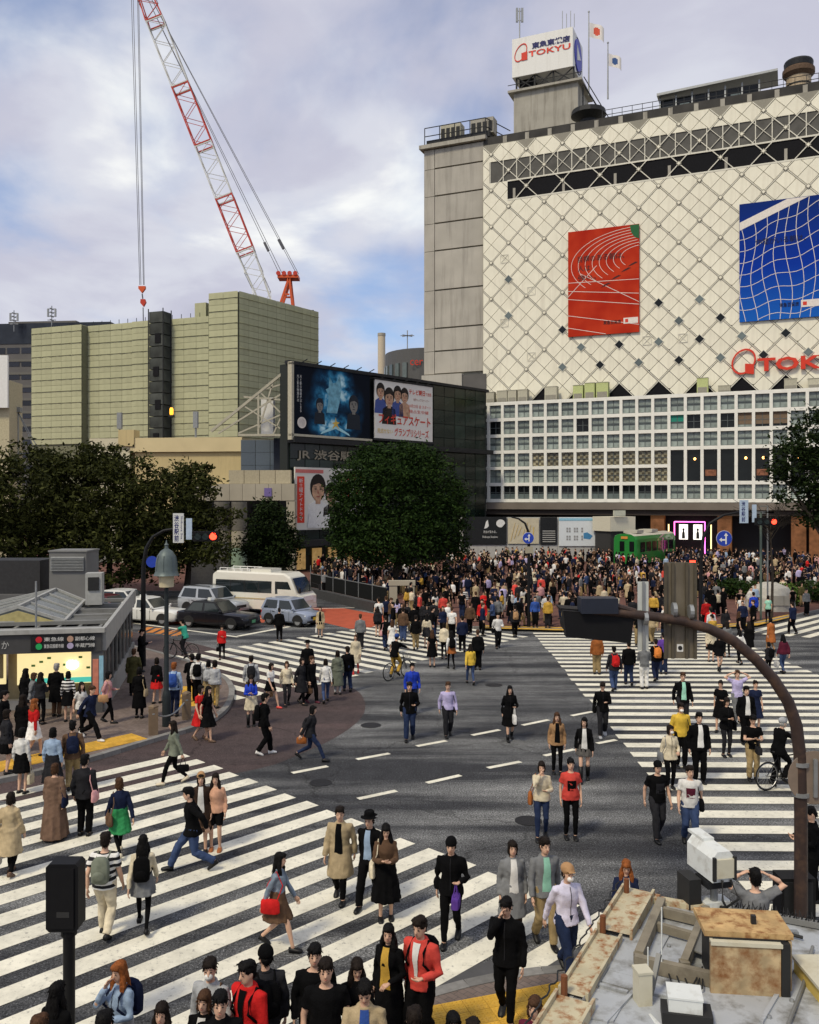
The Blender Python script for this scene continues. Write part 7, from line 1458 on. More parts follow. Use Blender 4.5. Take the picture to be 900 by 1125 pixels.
for n_, (px, py, h_) in enumerate(((712, 1084, 0.26), (727, 1072, 0.46))):
 t_ = thing('whip_antenna', ('short thin antenna rod by the cream junction box', 'taller thin antenna rod behind the cream junction box')[n_], 'antenna', Rf(px, py)); MB().tube([(0, 0, 0), (0, 0, h_)], 0.005, 6).build('rod', M_whbox, t_); MB().tube([(0, 0, 0), (0, 0, 0.08)], 0.012, 8).build('base', M_dkmetal, t_)
cb2 = Rf(752, 1118); t_ = thing('junction_box', 'flat white junction box at the bottom of the hut roof', 'junction box', cb2+Vector((0, 0, 0.02)), R(-12)); MB().b(-0.10, 0.10, -0.08, 0.09, 0.05, 0.13).build('box', M_whbox, t_); MB().b(-0.105, 0.105, -0.085, 0.095, 0.13, 0.142).build('lid', M_whbox, t_); MB().b(-0.14, 0.16, -0.1, 0.06, -0.02, 0.05).build('mount', M_trim, t_)
for k in range(3):
 mb = MB(); mb.tube([Rf(735+8*k, 1075)+Vector((0, 0, 0.03)), Rf(742+9*k, 1095)+Vector((0, 0, 0.01)), Rf(760+6*k, 1092)+Vector((0, 0, 0.04)), Rf(772, 1072)+Vector((0, 0, 0.06))], 0.006, 5); tag(mb.build('cable', M_trim), ('first', 'second', 'third')[k]+' loose black cable from the left looping over the hut roof', 'cable', 'roof cables')
for k, (px, py, r_) in enumerate(((655, 1100, .02), (640, 1112, .018), (735, 1040, .016), (882, 1075, .02), (870, 1100, .018), (845, 1118, .02), (700, 1036, .015))): MB().lathe([(r_, 0), (r_*.8, .012), (.004, .016)], (0, 0, 0), 8).build('bolt_cap', M_steel, kb, Rf(px, py))
for k, (a, b) in enumerate((((806, 1012), (882, 1030)), ((640, 1100), (668, 1060)), ((866, 1125), (893, 1040)))): MB().tube([Rf(*a, .03), Rf((a[0]+b[0])/2+3, (a[1]+b[1])/2, .02), Rf(*b, .03)], 0.012, 6).build('conduit', M_kgrey if k else M_trim, kb)
for k in range(3): MB().b(-0.03, 0.03, -0.02, 0.02, 0, 0.03).build('conduit_clip', M_steel, kb, Rf(828+22*k, 1017+5*k))
yl = thing('yellow_block', 'yellow edge piece at the lower right corner of the hut roof', 'edge piece', Rf(902, 1100)); MB().b(-0.02, 0.3, -0.3, 0.35, 0, 0.1).build('block', mat('edge_yellow', (0.6, 0.45, 0.12), 0.7, var=0.25), yl); MB().b(-0.04, 0.3, -0.3, 0.35, 0.1, 0.12).build('cap', M_crbox, yl)
# ================================================================== people
def loft(mb, rings, mi=0):
 n = len(rings[0]); o = len(mb.v)
 for r_ in rings: mb.v += [tuple(p) for p in r_]
 for i in range(len(rings)-1):
  for k in range(n): mb.f.append((o+i*n+k, o+i*n+(k+1) % n, o+(i+1)*n+(k+1) % n, o+(i+1)*n+k)); mb.m.append(mi)
 mb.f.append(tuple(o+k for k in reversed(range(n)))); mb.f.append(tuple(o+(len(rings)-1)*n+k for k in range(n))); mb.m += [mi, mi]
def hring(c, rx, ry, n=14, M=None):
 pts = [Vector((rx*math.cos(a), ry*math.sin(a), 0)) for a in np.linspace(0, 2*PI, n+1)[:-1]]
 return [Vector(c)+(M @ p if M is not None else p) for p in pts]
def limb(mb, pts, rad, n=9):
 mb.tube(pts, rad, n)
def ik(a, b, l1, l2, hint):
 """middle joint of a two-bone chain from a to b, bent towards hint"""
 a = Vector(a); b = Vector(b); d = b-a; L = d.length
 if L > (l1+l2)*0.995: b = a+d*((l1+l2)*0.995/L); d = b-a; L = d.length
 x = (l1*l1-l2*l2+L*L)/(2*L); h = math.sqrt(max(l1*l1-x*x, 0)); u = d/L; hv = Vector(hint)-u*Vector(hint).dot(u)
 return a+u*x+hv.normalized()*h, b
def hand_rest(s, sw=0.0): return (s*0.07, -sw, -0.52+abs(sw)*0.12)
POSES = {
 'stand':  dict(f=((0.02, 0), (-0.03, 0)), h=(hand_rest(-1, .03), hand_rest(1, .06)), lean=0.0, head=(0, 0)),
 'stand2': dict(f=((-0.10, 0), (0.06, 0)), h=(hand_rest(-1, .02), (-0.02, -0.26, -0.30)), lean=0.02, head=(0.3, 0)),
 'walkA':  dict(f=((-0.30, 0.01), (0.30, 0.07)), h=(hand_rest(-1, -.20), hand_rest(1, .24)), lean=0.05, head=(0, 0)),
 'walkB':  dict(f=((0.30, 0.07), (-0.30, 0.01)), h=(hand_rest(-1, .24), hand_rest(1, -.20)), lean=0.05, head=(0, 0)),
 'stepA':  dict(f=((-0.18, 0.0), (0.16, 0.05)), h=(hand_rest(-1, -.10), hand_rest(1, .14)), lean=0.03, head=(-0.2, 0)),
 'stepB':  dict(f=((0.16, 0.05), (-0.18, 0.0)), h=(hand_rest(-1, .14), hand_rest(1, -.10)), lean=0.03, head=(0.2, 0)),
 'stride': dict(f=((-0.42, 0.02), (0.40, 0.12)), h=(hand_rest(-1, -.28), (0.06, 0.30, -0.36)), lean=0.10, head=(0, 0)),
 'phone':  dict(f=((-0.02, 0), (0.03, 0)), h=((0.07, -0.30, -0.20), (-0.09, -0.30, -0.22)), lean=0.03, head=(0, -0.35)),
 'phoneW': dict(f=((-0.22, 0.0), (0.20, 0.05)), h=(hand_rest(-1, -.15), (-0.08, -0.30, -0.20)), lean=0.05, head=(0, -0.4)),
 'call':   dict(f=((0.16, 0.05), (-0.18, 0.0)), h=((0.11, -0.17, 0.13), hand_rest(1, .10)), lean=0.03, head=(0, -0.2)),
 'bag':    dict(f=((-0.20, 0.0), (0.18, 0.05)), h=(hand_rest(-1, -.06), (-0.02, -0.24, -0.26)), lean=0.04, head=(0, -0.05)),
 'face':   dict(f=((-0.14, 0.0), (0.12, 0.04)), h=((0.10, -0.20, 0.10), (-0.05, -0.26, -0.22)), lean=0.02, head=(0, -0.1)),
 'headup': dict(f=((-0.04, 0), (0.05, 0)), h=((-0.02, -0.05, 0.26), (0.02, -0.05, 0.26)), lean=0.0, head=(0, 0.1)),
 'camera': dict(f=((-0.06, 0), (0.06, 0)), h=((0.10, -0.26, 0.06), (-0.10, -0.26, 0.06)), lean=0.0, head=(0, 0.05)),
 'cycle':  dict(f=((-0.10, 0.22), (0.10, 0.12)), h=((0.03, -0.52, -0.22), (-0.03, -0.52, -0.22)), lean=0.22, head=(0, 0.2), seat=True),
}
BUILD = {'m': dict(sh=0.172, tx=0.97, hip=0.93, leg=0.97, head=0.97), 'f': dict(sh=0.143, tx=0.82, hip=0.96, leg=0.86, head=0.93)}
class Fig:
 def __init__(s, sex, pose):
  b = BUILD[sex]; p = POSES[pose]; s.sex = sex; s.b = b; s.p = p
  hipx = 0.088; l1, l2 = 0.42, 0.405
  seat = p.get('seat')
  ph = 0.90 if not seat else 0.98
  if not seat:
   for (fy, fz) in p['f']:
    reach = 0.99*(l1+l2); ph = min(ph, 0.085+fz+math.sqrt(max(reach**2-fy**2, 0.1)))
  s.ph = ph; s.hips = []; s.knees = []; s.ank = []
  for i, (fy, fz) in enumerate(p['f']):
   sx = -1 if i == 0 else 1
   h_ = Vector((sx*hipx, 0, ph)); a_ = Vector((sx*(hipx+0.005), fy, 0.085+fz)); k_, a_ = ik(h_, a_, l1, l2, (0, -1, 0)); s.hips.append(h_); s.knees.append(k_); s.ank.append(a_)
  s.R = Matrix.Rotation(-p['lean']*-1, 3, 'X')   # lean forward (towards -y)
  s.R = Matrix.Rotation(p['lean'], 3, 'X'); s.org = Vector((0, 0, ph))
  s.sho = []; s.elb = []; s.wri = []
  for i in range(2):
   sx = -1 if i == 0 else 1; sh_ = s.up((sx*b['sh'], 0.008, 0.440)); hd = p['h'][i]
   tgt = sh_+Vector((hd[0] if abs(hd[0]) < 0.2 else hd[0], hd[1], hd[2]))
   if abs(hd[0]) == 0.07: pass
   hint = (sx*0.5, 0.8, -0.3) if hd[2] < -0.05 else ((sx*0.9, 0.0, -0.2) if hd[2] > 0.2 else (sx*0.45, -0.4, -1.0))
   e_, w_ = ik(sh_, tgt, 0.285, 0.25, hint); s.sho.append(sh_); s.elb.append(e_); s.wri.append(w_)
  s.neck = s.up((0, 0.0, 0.53)); s.hc = s.up((0, -0.02, 0.672))
  s.HR = s.R @ Matrix.Rotation(p['head'][0], 3, 'Z') @ Matrix.Rotation(-p['head'][1], 3, 'X')
 def up(s, v): q = s.R @ Vector(v); return q+s.org if True else q
 def trunk(s, mb, off=0.0, z0=-0.06, z1=0.50, n=16, neck=True, belly=0.0):
  k = s.b['tx']; f = s.sex == 'f'
  prof = [(-0.06, 0.145, 0.105, 0.0), (0.03, 0.170*s.b['hip']+(0.004 if f else 0), 0.122, 0.005), (0.12, 0.148*(0.97 if f else 1.0), 0.105, 0.0), (0.20, 0.140*k+0.004, 0.100, 0.0), (0.32, 0.165*k+0.006, 0.116+(0.012 if f else 0), -0.008 if f else 0.0), (0.41, 0.172*k, 0.106, 0.0), (0.455, 0.138*k, 0.084, 0.004), (0.49, 0.088*k, 0.066, 0.006), (0.525, 0.060*k, 0.058, 0.006)]
  rings = []
  for z, rx, ry, cy in prof:
   if z < z0-1e-6 or z > z1+1e-6: continue
   rings.append(hring(s.up((0, cy-belly*(1 if 0.05 < z < 0.3 else 0), z)), rx+off, ry+off+belly, n, s.R))
  loft(mb, rings)
 def legs(s, mb, off=0.0, full=True, upto=1.0, flare=0.0):
  l = s.b['leg']
  for h_, k_, a_ in zip(s.hips, s.knees, s.ank):
   pts = [h_+Vector((0, 0, 0.05)), h_.lerp(k_, 0.35), h_.lerp(k_, 0.8), k_, k_.lerp(a_, 0.3), k_.lerp(a_, 0.75), a_]
   rad = [0.085*l+off, 0.083*l+off, 0.062*l+off, 0.056*l+off, 0.056*l+off+flare*.3, 0.040*l+off+flare, 0.038*l+off+flare]
   if upto < 1.0:
    m = 2 if upto < 0.45 else 4; pts = pts[:m+1]; rad = rad[:m+1]
   limb(mb, pts, rad, 10)
 def feet(s, mb, i, off=0.0):
  a_ = s.ank[i]; k_ = s.knees[i]; fy, fz = s.p['f'][i]
  toe = Vector((0, -1, 0))
  if fz > 0.03: toe = Vector((0, -0.85, -min(0.55, fz*6)))
  elif fy < -0.15: toe = Vector((0, -0.98, 0.12))
  toe.normalize(); h_ = a_-Vector((0, 0, 0.045))-toe*0.055; 
  rr = [(0.030, 0.042), (0.040, 0.045), (0.044, 0.036), (0.046, 0.028), (0.034, 0.020), (0.015, 0.012)]; rings = []
  x = Vector((1, 0, 0)); upv = x.cross(toe)*-1
  upv = toe.cross(x); upv = upv if upv.z > 0 else -upv
  for q, (rx, rz) in zip((-0.01, 0.03, 0.10, 0.16, 0.205, 0.225), rr):
   c = h_+toe*q+upv*(rz-0.045); rings.append([c+x*(rx+off)*math.cos(t)+upv*(rz+off)*math.sin(t) for t in np.linspace(0, 2*PI, 11)[:-1]])
  loft(mb, rings)
 def arms(s, mb, off=0.0, upto=1.0, wide=0.0):
  l = 1.0 if s.sex == 'm' else 0.86
  for i in range(2):
   a, e, w_ = s.sho[i], s.elb[i], s.wri[i]; sx = -1 if i == 0 else 1
   pts = [a-Vector((sx*0.045, 0, 0.0)), a, a.lerp(e, 0.4), e, e.lerp(w_, 0.4), w_]
   rad = [0.045*l+off, 0.054*l+off, 0.046*l+off, 0.040*l+off, 0.038*l+off+wide*.5, 0.026*l+off+wide]
   if upto < 1: pts = pts[:3]+[a.lerp(e, 0.62)]; rad = rad[:3]+[0.045*l+off+0.008]
   limb(mb, pts, rad, 9)
 def hand(s, mb, i, fingers=True):
  e, w_ = s.elb[i], s.wri[i]; d = (w_-e).normalized(); sx = -1 if i == 0 else 1
  side = Vector((0, -1, 0)) if abs(d.y) < 0.75 else Vector((-sx, 0, 0.0)); side = (side-d*side.dot(d)).normalized(); nrm = d.cross(side)*(1 if True else -1)
  rings = []
  for q, rs, rn in ((-0.02, 0.024, 0.020), (0.02, 0.030, 0.016), (0.06, 0.040, 0.015), (0.09, 0.038, 0.013)):
   c = w_+d*q; rings.append([c+side*rs*math.cos(t)+nrm*rn*math.sin(t) for t in np.linspace(0, 2*PI, 9)[:-1]])
  loft(mb, rings)
  if not fingers: return
  cur = -nrm*sx if (nrm.x*sx) > 0 else nrm*sx
  cur = nrm if nrm.dot(Vector((-sx, 0, 0))+Vector((0, 0.0, 0))) > 0 else -nrm
  for k, (o_, l_) in enumerate(((0.028, 0.066), (0.010, 0.076), (-0.009, 0.070), (-0.027, 0.054))):
   b_ = w_+d*0.082+side*o_; m_ = b_+d*l_*0.5+cur*0.008; t_ = m_+d*l_*0.38+cur*0.024
   mb.tube([b_, m_, t_], [0.0088, 0.0082, 0.0065], 5)
  b_ = w_+d*0.025+side*0.026; mb.tube([b_, b_+d*0.028+side*0.022+cur*0.006, b_+d*0.058+side*0.026+cur*0.014], [0.0115, 0.0098, 0.0075], 5)
 def head(s, mb, off=0.0):
  k = s.b['head']; M = s.HR; c = s.hc
  nb = s.neck; limb(mb, [nb-Vector((0, 0, 0.06)), nb+Vector((0, -0.004, 0.02)), c+M @ Vector((0, 0.018, -0.06))], [0.062*k, 0.052*k, 0.052*k], 10)
  prof = [(-0.118, 0.034, 0.036, -0.028), (-0.104, 0.051, 0.058, -0.020), (-0.075, 0.064, 0.078, -0.008), (-0.035, 0.071, 0.091, 0.0), (0.01, 0.072, 0.096, 0.004), (0.05, 0.073, 0.097, 0.008), (0.085, 0.065, 0.087, 0.010), (0.112, 0.045, 0.062, 0.012), (0.124, 0.018, 0.026, 0.012)]
  rings = []
  for z, rx, ry, cy in prof: rings.append([c+M @ Vector(((rx+off)*k*math.cos(a), cy*k+(ry+off)*k*math.sin(a)*(1.0 if math.sin(a) > 0 else (0.93 if z < 0.02 else 0.98)), z*k)) for a in np.linspace(0, 2*PI, 17)[:-1]])
  loft(mb, rings)
  nose = MB(); nose.prism([(-0.093*k, -0.045*k), (-0.118*k, -0.040*k), (-0.090*k, 0.018*k), (-0.06*k, 0.018*k), (-0.06*k, -0.045*k)], (0.026*k, 0, 0), (-0.013*k, 0, 0), (0, 1, 0), (0, 0, 1))
  mb.add([c+M @ Vector(v) for v in nose.v], nose.f)
  for sx in (-1, 1): mb.ell(c+M @ Vector((sx*0.073*k, 0.012*k, -0.012*k)), (0.012*k, 0.020*k, 0.030*k), 8, 5, M=M)
 def face(s):
  k = s.b['head']; M = s.HR; c = s.hc; mb = MB()
  for sx in (-1, 1):
   mb.ell(c+M @ Vector((sx*0.030*k, -0.083*k, 0.004*k)), (0.0150*k, 0.009*k, 0.0065*k), 8, 4, 0, M)
   mb.add([c+M @ (Vector(v)*k) for v in ((sx*0.012, -0.094, 0.026), (sx*0.050, -0.082, 0.026), (sx*0.050, -0.083, 0.033), (sx*0.012, -0.095, 0.032))], [(0, 1, 2, 3) if sx > 0 else (3, 2, 1, 0)], 0)
  mb.ell(c+M @ Vector((0, -0.080*k, -0.068*k)), (0.022*k, 0.010*k, 0.0065*k), 10, 4, 1, M)
  return mb
 def hair(s, style):
  k = s.b['head']; M = s.HR; c = s.hc; mb = MB()
  def E(p, r_): mb.ell(c+M @ (Vector(p)*k), tuple(q*k for q in r_), 14, 8, 0, M)
  if style == 'under':
   E((0, 0.046, -0.02), (0.076, 0.072, 0.07))
   for sx in (-1, 1): E((sx*0.06, 0.01, 0.0), (0.022, 0.045, 0.045))
   return mb
  E((0, 0.024, 0.046), (0.084, 0.098, 0.093)); E((0, 0.046, -0.005), (0.079, 0.078, 0.088))
  E((0, -0.045, 0.088), (0.064, 0.050, 0.034)); E((0, -0.054, 0.074), (0.066, 0.053, 0.034))
  for sx in (-1, 1): E((sx*0.054, 0.0, 0.035), (0.026, 0.062, 0.05))
  if style == 'short':
   E((-0.025, -0.03, 0.10), (0.055, 0.065, 0.035)); E((0.03, 0.01, 0.10), (0.05, 0.07, 0.035)); E((0.0, 0.04, 0.08), (0.07, 0.075, 0.055)); E((0, 0.055, -0.05), (0.062, 0.055, 0.05))
  if style in ('bob', 'long', 'pony', 'hood'):
   for sx in (-1, 1): E((sx*0.060, 0.0, -0.03), (0.030, 0.052, 0.10))
   E((0, 0.055, -0.055), (0.074, 0.055, 0.095)); E((0.028, -0.062, 0.070), (0.045, 0.032, 0.030))
  if style == 'bob':
   for sx in (-1, 1): E((sx*0.068, 0.005, -0.075), (0.030, 0.055, 0.06))
  if style == 'long':
   for sx in (-1, 1): mb.tube([c+M @ (Vector((sx*0.066, 0.0, -0.05))*k), c+Vector((sx*0.085, -0.01, -0.16)), c+Vector((sx*0.085, -0.035, -0.29))], [0.040, 0.042, 0.022], 8)
   rings = []
   for z, rx, ry, cy in ((-0.03, 0.078, 0.055, 0.06), (-0.12, 0.088, 0.048, 0.085), (-0.22, 0.098, 0.042, 0.098), (-0.31, 0.088, 0.032, 0.10), (-0.36, 0.06, 0.02, 0.098)): rings.append([c+Vector((rx*math.cos(a), cy+ry*math.sin(a), z)) for a in np.linspace(0, 2*PI, 13)[:-1]])
   loft(mb, rings)
  if style == 'pony': E((0, 0.125, 0.03), (0.03, 0.035, 0.03)); mb.tube([c+M @ (Vector((0, 0.13, 0.02))*k), c+Vector((0, 0.165, -0.09)), c+Vector((0, 0.15, -0.2))], [0.028, 0.033, 0.014], 8)
  if style == 'bun': E((0, 0.10, 0.09), (0.045, 0.045, 0.045)); E((0, 0.05, -0.05), (0.066, 0.06, 0.05))
  return mb
 def hat(s, style):
  k = s.b['head']; M = s.HR; c = s.hc; mb = MB()
  if style == 'cap':
   mb.ell(c+M @ (Vector((0, 0.018, 0.06))*k), (0.099*k, 0.118*k, 0.090*k), 16, 8, 0, M); mb.add([c+M @ (Vector(v)*k) for v in ((-0.07, -0.075, 0.06), (0.07, -0.075, 0.06), (0.055, -0.165, 0.042), (0, -0.185, 0.040), (-0.055, -0.165, 0.042), (-0.07, -0.075, 0.075), (0.07, -0.075, 0.075), (0.055, -0.165, 0.05), (0, -0.185, 0.048), (-0.055, -0.165, 0.05))], [(4, 3, 2, 1, 0), (5, 6, 7, 8, 9), (0, 1, 6, 5), (1, 2, 7, 6), (2, 3, 8, 7), (3, 4, 9, 8), (4, 0, 5, 9)])
  elif style == 'beanie': mb.ell(c+M @ (Vector((0, 0.018, 0.062))*k), (0.094*k, 0.112*k, 0.096*k), 16, 8, 0, M); mb.lathe([(0.096*k, -0.02), (0.099*k, 0.0), (0.096*k, 0.03)], c+M @ (Vector((0, 0.014, 0.04))*k), 18, M=M @ Matrix.Diagonal((1, 1.14, 1)))
  else:
   mb.lathe([(0.165*k, 0.0), (0.165*k, 0.008), (0.098*k, 0.014), (0.092*k, 0.095), (0.070*k, 0.115), (0.02, 0.105)], c+M @ (Vector((0, 0.012, 0.062))*k), 20, M=M @ Matrix.Diagonal((1, 1.1, 1)))
  return mb
 def skirt(s, mb, z0, z1, r0, r1, pleat=0.0, n=22, off=0.0):
  rings = []; ys = [p[0] for p in s.p['f']]; nz_ = 6
  for q in range(nz_+1):
   t = q/nz_; z = z0+(z1-z0)*t; f = max(0, (s.ph-z)/s.ph); ext = (max(ys)-min(ys))/2*f*1.0; cy = (max(ys)+min(ys))/2*f*0.8
   rx = r0+(r1-r0)*t+off; ry = (r0*0.74+(r1-r0)*t*0.9)+ext*0.75+off
   rings.append([Vector(((rx+pleat*t*math.cos(a*n/2))*math.cos(a), cy+(ry+pleat*t*math.cos(a*n/2))*math.sin(a), z)) for a in np.linspace(0, 2*PI, n+1)[:-1]])
  loft(mb, rings)
def g_body(F, lod):
 mb = MB(); F.trunk(mb); F.legs(mb); F.arms(mb); F.head(mb)
 for i in range(2): F.feet(mb, i)
 return mb
def garment(F, kind):
 mb = MB()
 if kind.endswith('_t'):
  o_ = OFFS[kind[:-2]]; F.trunk(mb, o_, 0.12, 0.49 if kind[:-2] in ('tee', 'loose') else 0.525); F.arms(mb, o_*0.9, 0.6 if kind[:-2] in ('tee', 'loose') else 1.0)
  return mb
 if kind == 'tee': F.trunk(mb, 0.016, -0.06, 0.49); F.arms(mb, 0.014, 0.6); F.skirt(mb, F.ph+0.07, F.ph-0.07, 0.182, 0.196, n=16)
 elif kind == 'loose': F.trunk(mb, 0.026, -0.06, 0.49, belly=0.01); F.arms(mb, 0.020, 0.6); F.skirt(mb, F.ph+0.08, F.ph-0.07, 0.185, 0.192, n=16)
 elif kind == 'shirt': F.trunk(mb, 0.015, -0.06, 0.525); F.arms(mb, 0.013); F.skirt(mb, F.ph+0.07, F.ph-0.06, 0.182, 0.196, n=16)
 elif kind == 'jacket': F.trunk(mb, 0.022, -0.06, 0.525); F.arms(mb, 0.016, wide=0.004); F.skirt(mb, F.ph+0.05, F.ph-0.10, 0.19, 0.205, n=16)
 elif kind == 'hoodie':
  F.trunk(mb, 0.024, -0.06, 0.525); F.arms(mb, 0.019); c = F.up((0, 0.05, 0.485)); mb.ell(c, (0.085, 0.065, 0.06), 12, 6); F.skirt(mb, F.ph+0.05, F.ph-0.07, 0.180, 0.186, n=16)
 elif kind == 'sweater': F.trunk(mb, 0.020, -0.06, 0.505); F.arms(mb, 0.017); F.skirt(mb, F.ph+0.07, F.ph-0.05, 0.186, 0.196, n=16)
 elif kind == 'coat': F.trunk(mb, 0.026, -0.06, 0.525); F.arms(mb, 0.019, wide=0.005); F.skirt(mb, F.ph+0.10, F.ph-0.42, 0.19, 0.245, n=18)
 elif kind == 'longcoat': F.trunk(mb, 0.023, -0.06, 0.525); F.arms(mb, 0.017, wide=0.005); F.skirt(mb, F.ph+0.10, F.ph-0.55, 0.18, 0.24, n=18)
 elif kind == 'dress': F.trunk(mb, 0.016, -0.06, 0.49); F.arms(mb, 0.015, 0.6); F.skirt(mb, F.ph+0.14, F.ph-0.42, 0.150, 0.26, 0.012)
 elif kind == 'robe': F.trunk(mb, 0.04, -0.06, 0.50); F.arms(mb, 0.035, wide=0.02); F.skirt(mb, F.ph+0.25, 0.05, 0.19, 0.30, 0.02)
 elif kind == 'trousers': F.trunk(mb, 0.013, -0.06, 0.12); F.legs(mb, 0.022, flare=0.010)
 elif kind == 'skinny': F.trunk(mb, 0.010, -0.06, 0.12); F.legs(mb, 0.013)
 elif kind == 'shorts': F.trunk(mb, 0.014, -0.06, 0.12); F.legs(mb, 0.026, upto=0.4)
 elif kind == 'skirt': F.skirt(mb, F.ph+0.17, F.ph-0.34, 0.155, 0.235, 0.010)
 elif kind == 'mini': F.skirt(mb, F.ph+0.17, F.ph-0.20, 0.155, 0.225, 0.014)
 elif kind == 'midi': F.skirt(mb, F.ph+0.17, F.ph-0.55, 0.155, 0.27, 0.016)
 return mb
FIGS = {}; REQ = {}; LIB = {}
def fig(sex, pose):
 if (sex, pose) not in FIGS: FIGS[(sex, pose)] = Fig(sex, pose)
 return FIGS[(sex, pose)]
VOX = {0: 0.016, 1: 0.030, 2: 0.05}
def request(key): REQ.setdefault(key, None)
def resolve():
 """grow every requested body, garment and head of hair into one continuous smooth surface"""
 tmp = []
 for key in REQ:
  sex, pose, what, lod = key; F = fig(sex, pose)
  if what == 'body': mb = g_body(F, lod)
  elif what.startswith('hair_'): mb = F.hair(what[5:])
  elif what.startswith('hat_'): mb = F.hat(what[4:])
  else: mb = garment(F, what)
  me = mb.mesh('t', []); o = bpy.data.objects.new('t', me); C.objects.link(o)
  md = o.modifiers.new('r', 'REMESH'); md.mode = 'VOXEL'
  hv = what.startswith('h')
  v = VOX[lod]*(0.8 if hv else 1.0)
  if what == 'body': v = {0: 0.0135, 1: 0.02, 2: 0.03}[lod]
  if hv: v = {0: 0.013, 1: 0.02, 2: 0.028}[lod]
  md.voxel_size = v; md.use_smooth_shade = True
  sm_ = o.modifiers.new('s', 'SMOOTH'); sm_.factor = 0.5; sm_.iterations = 3 if what != 'body' else 2
  dc = o.modifiers.new('d', 'DECIMATE'); dc.ratio = {0: 0.34, 1: 0.17, 2: 0.06}[lod] if what == 'body' else ({0: 0.5, 1: 0.33, 2: 0.17}[lod])
  tmp.append((key, o))
 bpy.context.view_layer.update(); dg = bpy.context.evaluated_depsgraph_get()
 for key, o in tmp:
  sex, pose, what, lod = key; F = fig(sex, pose)
  me = bpy.data.meshes.new_from_object(o.evaluated_get(dg)); me.name = what
  n = len(me.vertices); co = np.zeros(n*3, np.float32); me.vertices.foreach_get('co', co); co = co.reshape(-1, 3)
  if what != 'body' and not what.startswith('h') and lod < 2:     # folds
   nr = np.zeros(n*3, np.float32); me.vertices.foreach_get('normal', nr); nr = nr.reshape(-1, 3)
   am = 0.011 if lod == 0 else 0.007
   d = np.array([mnoise.noise((float(p[0])*13, float(p[1])*13, float(p[2])*7+len(what))) for p in co], np.float32)+0.6*np.sin(co[:, 2]*55+co[:, 0]*22+3*np.sin(co[:, 1]*19)).astype(np.float32)*0.5
   co = co+nr*(am*d)[:, None]; me.vertices.foreach_set('co', co.ravel())
  if what.startswith('hair_') and lod == 0:
   nr = np.zeros(n*3, np.float32); me.vertices.foreach_get('normal', nr); nr = nr.reshape(-1, 3); a_ = np.arctan2(co[:, 1]-F.hc.y, co[:, 0]-F.hc.x)
   co = co+nr*(0.0045*np.sin(a_*17+2*np.sin(co[:, 2]*30)))[:, None].astype(np.float32); me.vertices.foreach_set('co', co.ravel())
   tf = MB(); rh = random.Random(len(what)*31+len(pose)); dn = 0.5 if what == 'hair_short' else 0.95
   for _ in range(70):
    q = rh.randrange(n); nv_ = Vector(nr[q]); p0 = Vector(co[q])
    if (F.HR.transposed() @ (p0-F.hc)).y < -0.06 and (p0-F.hc).z < 0.05: continue
    dv_ = (nv_*0.2+Vector((rh.uniform(-.35, .35), rh.uniform(-.35, .35), -dn))).normalized(); tf.tube([p0-nv_*0.006, p0+dv_*0.015+nv_*0.003, p0+dv_*rh.uniform(.022, .038)], [0.009, 0.006, 0.001], 4, cap=False)
   bm = bmesh.new(); bm.from_mesh(me); hm = tf.mesh('h', []); bm.from_mesh(hm); bm.to_mesh(me); bm.free(); bpy.data.meshes.remove(hm)
  if what == 'body':
   me.materials.clear(); me.materials.append(None); me.materials.append(None)
   pc = np.zeros(len(me.polygons)*3, np.float32); me.polygons.foreach_get('center', pc); pc = pc.reshape(-1, 3)
   def near(a, b):
    a = np.array(a); b = np.array(b); ab = b-a; t = np.clip(((pc-a) @ ab)/max(ab @ ab, 1e-9), 0, 1); return np.linalg.norm(pc-(a+t[:, None]*ab), axis=1)
   dl = np.minimum.reduce([near(F.hips[i], F.knees[i]) for i in range(2)]+[near(F.knees[i], F.ank[i]) for i in range(2)]); da = np.minimum.reduce([near(F.elb[i], F.wri[i]) for i in range(2)])
   leg = (dl < da) & (pc[:, 2] < F.ph+0.02); me.polygons.foreach_set('material_index', leg.astype(np.int32))
   hb = MB()
   for i in range(2): F.hand(hb, i, lod < 2)
   bm = bmesh.new(); bm.from_mesh(me); hm = hb.mesh('h', []); bm.from_mesh(hm); bm.to_mesh(me); bm.free(); bpy.data.meshes.remove(hm)
  else: me.materials.clear(); me.materials.append(None)
  me.polygons.foreach_set('use_smooth', [True]*len(me.polygons)); me.update()
  LIB[key] = me
 for key, o in tmp:
  m_ = o.data; bpy.data.objects.remove(o); bpy.data.meshes.remove(m_)
def shoe_mesh(sex, pose, i, heel):
 key = (sex, pose, 'shoe%d%d' % (i, heel), 0)
 if key not in LIB:
  mb = MB(); fig(sex, pose).feet(mb, i, 0.008)
  if heel: # boot shaft
   F = fig(sex, pose); mb.tube([F.ank[i]-Vector((0, 0, 0.04)), F.ank[i].lerp(F.knees[i], 0.35 if heel == 1 else 0.85)], [0.050, 0.056 if heel == 1 else 0.064], 10)
  me = mb.mesh('shoe', []); me.materials.append(None); me.polygons.foreach_set('use_smooth', [True]*len(me.polygons)); LIB[key] = me
 return LIB[key]
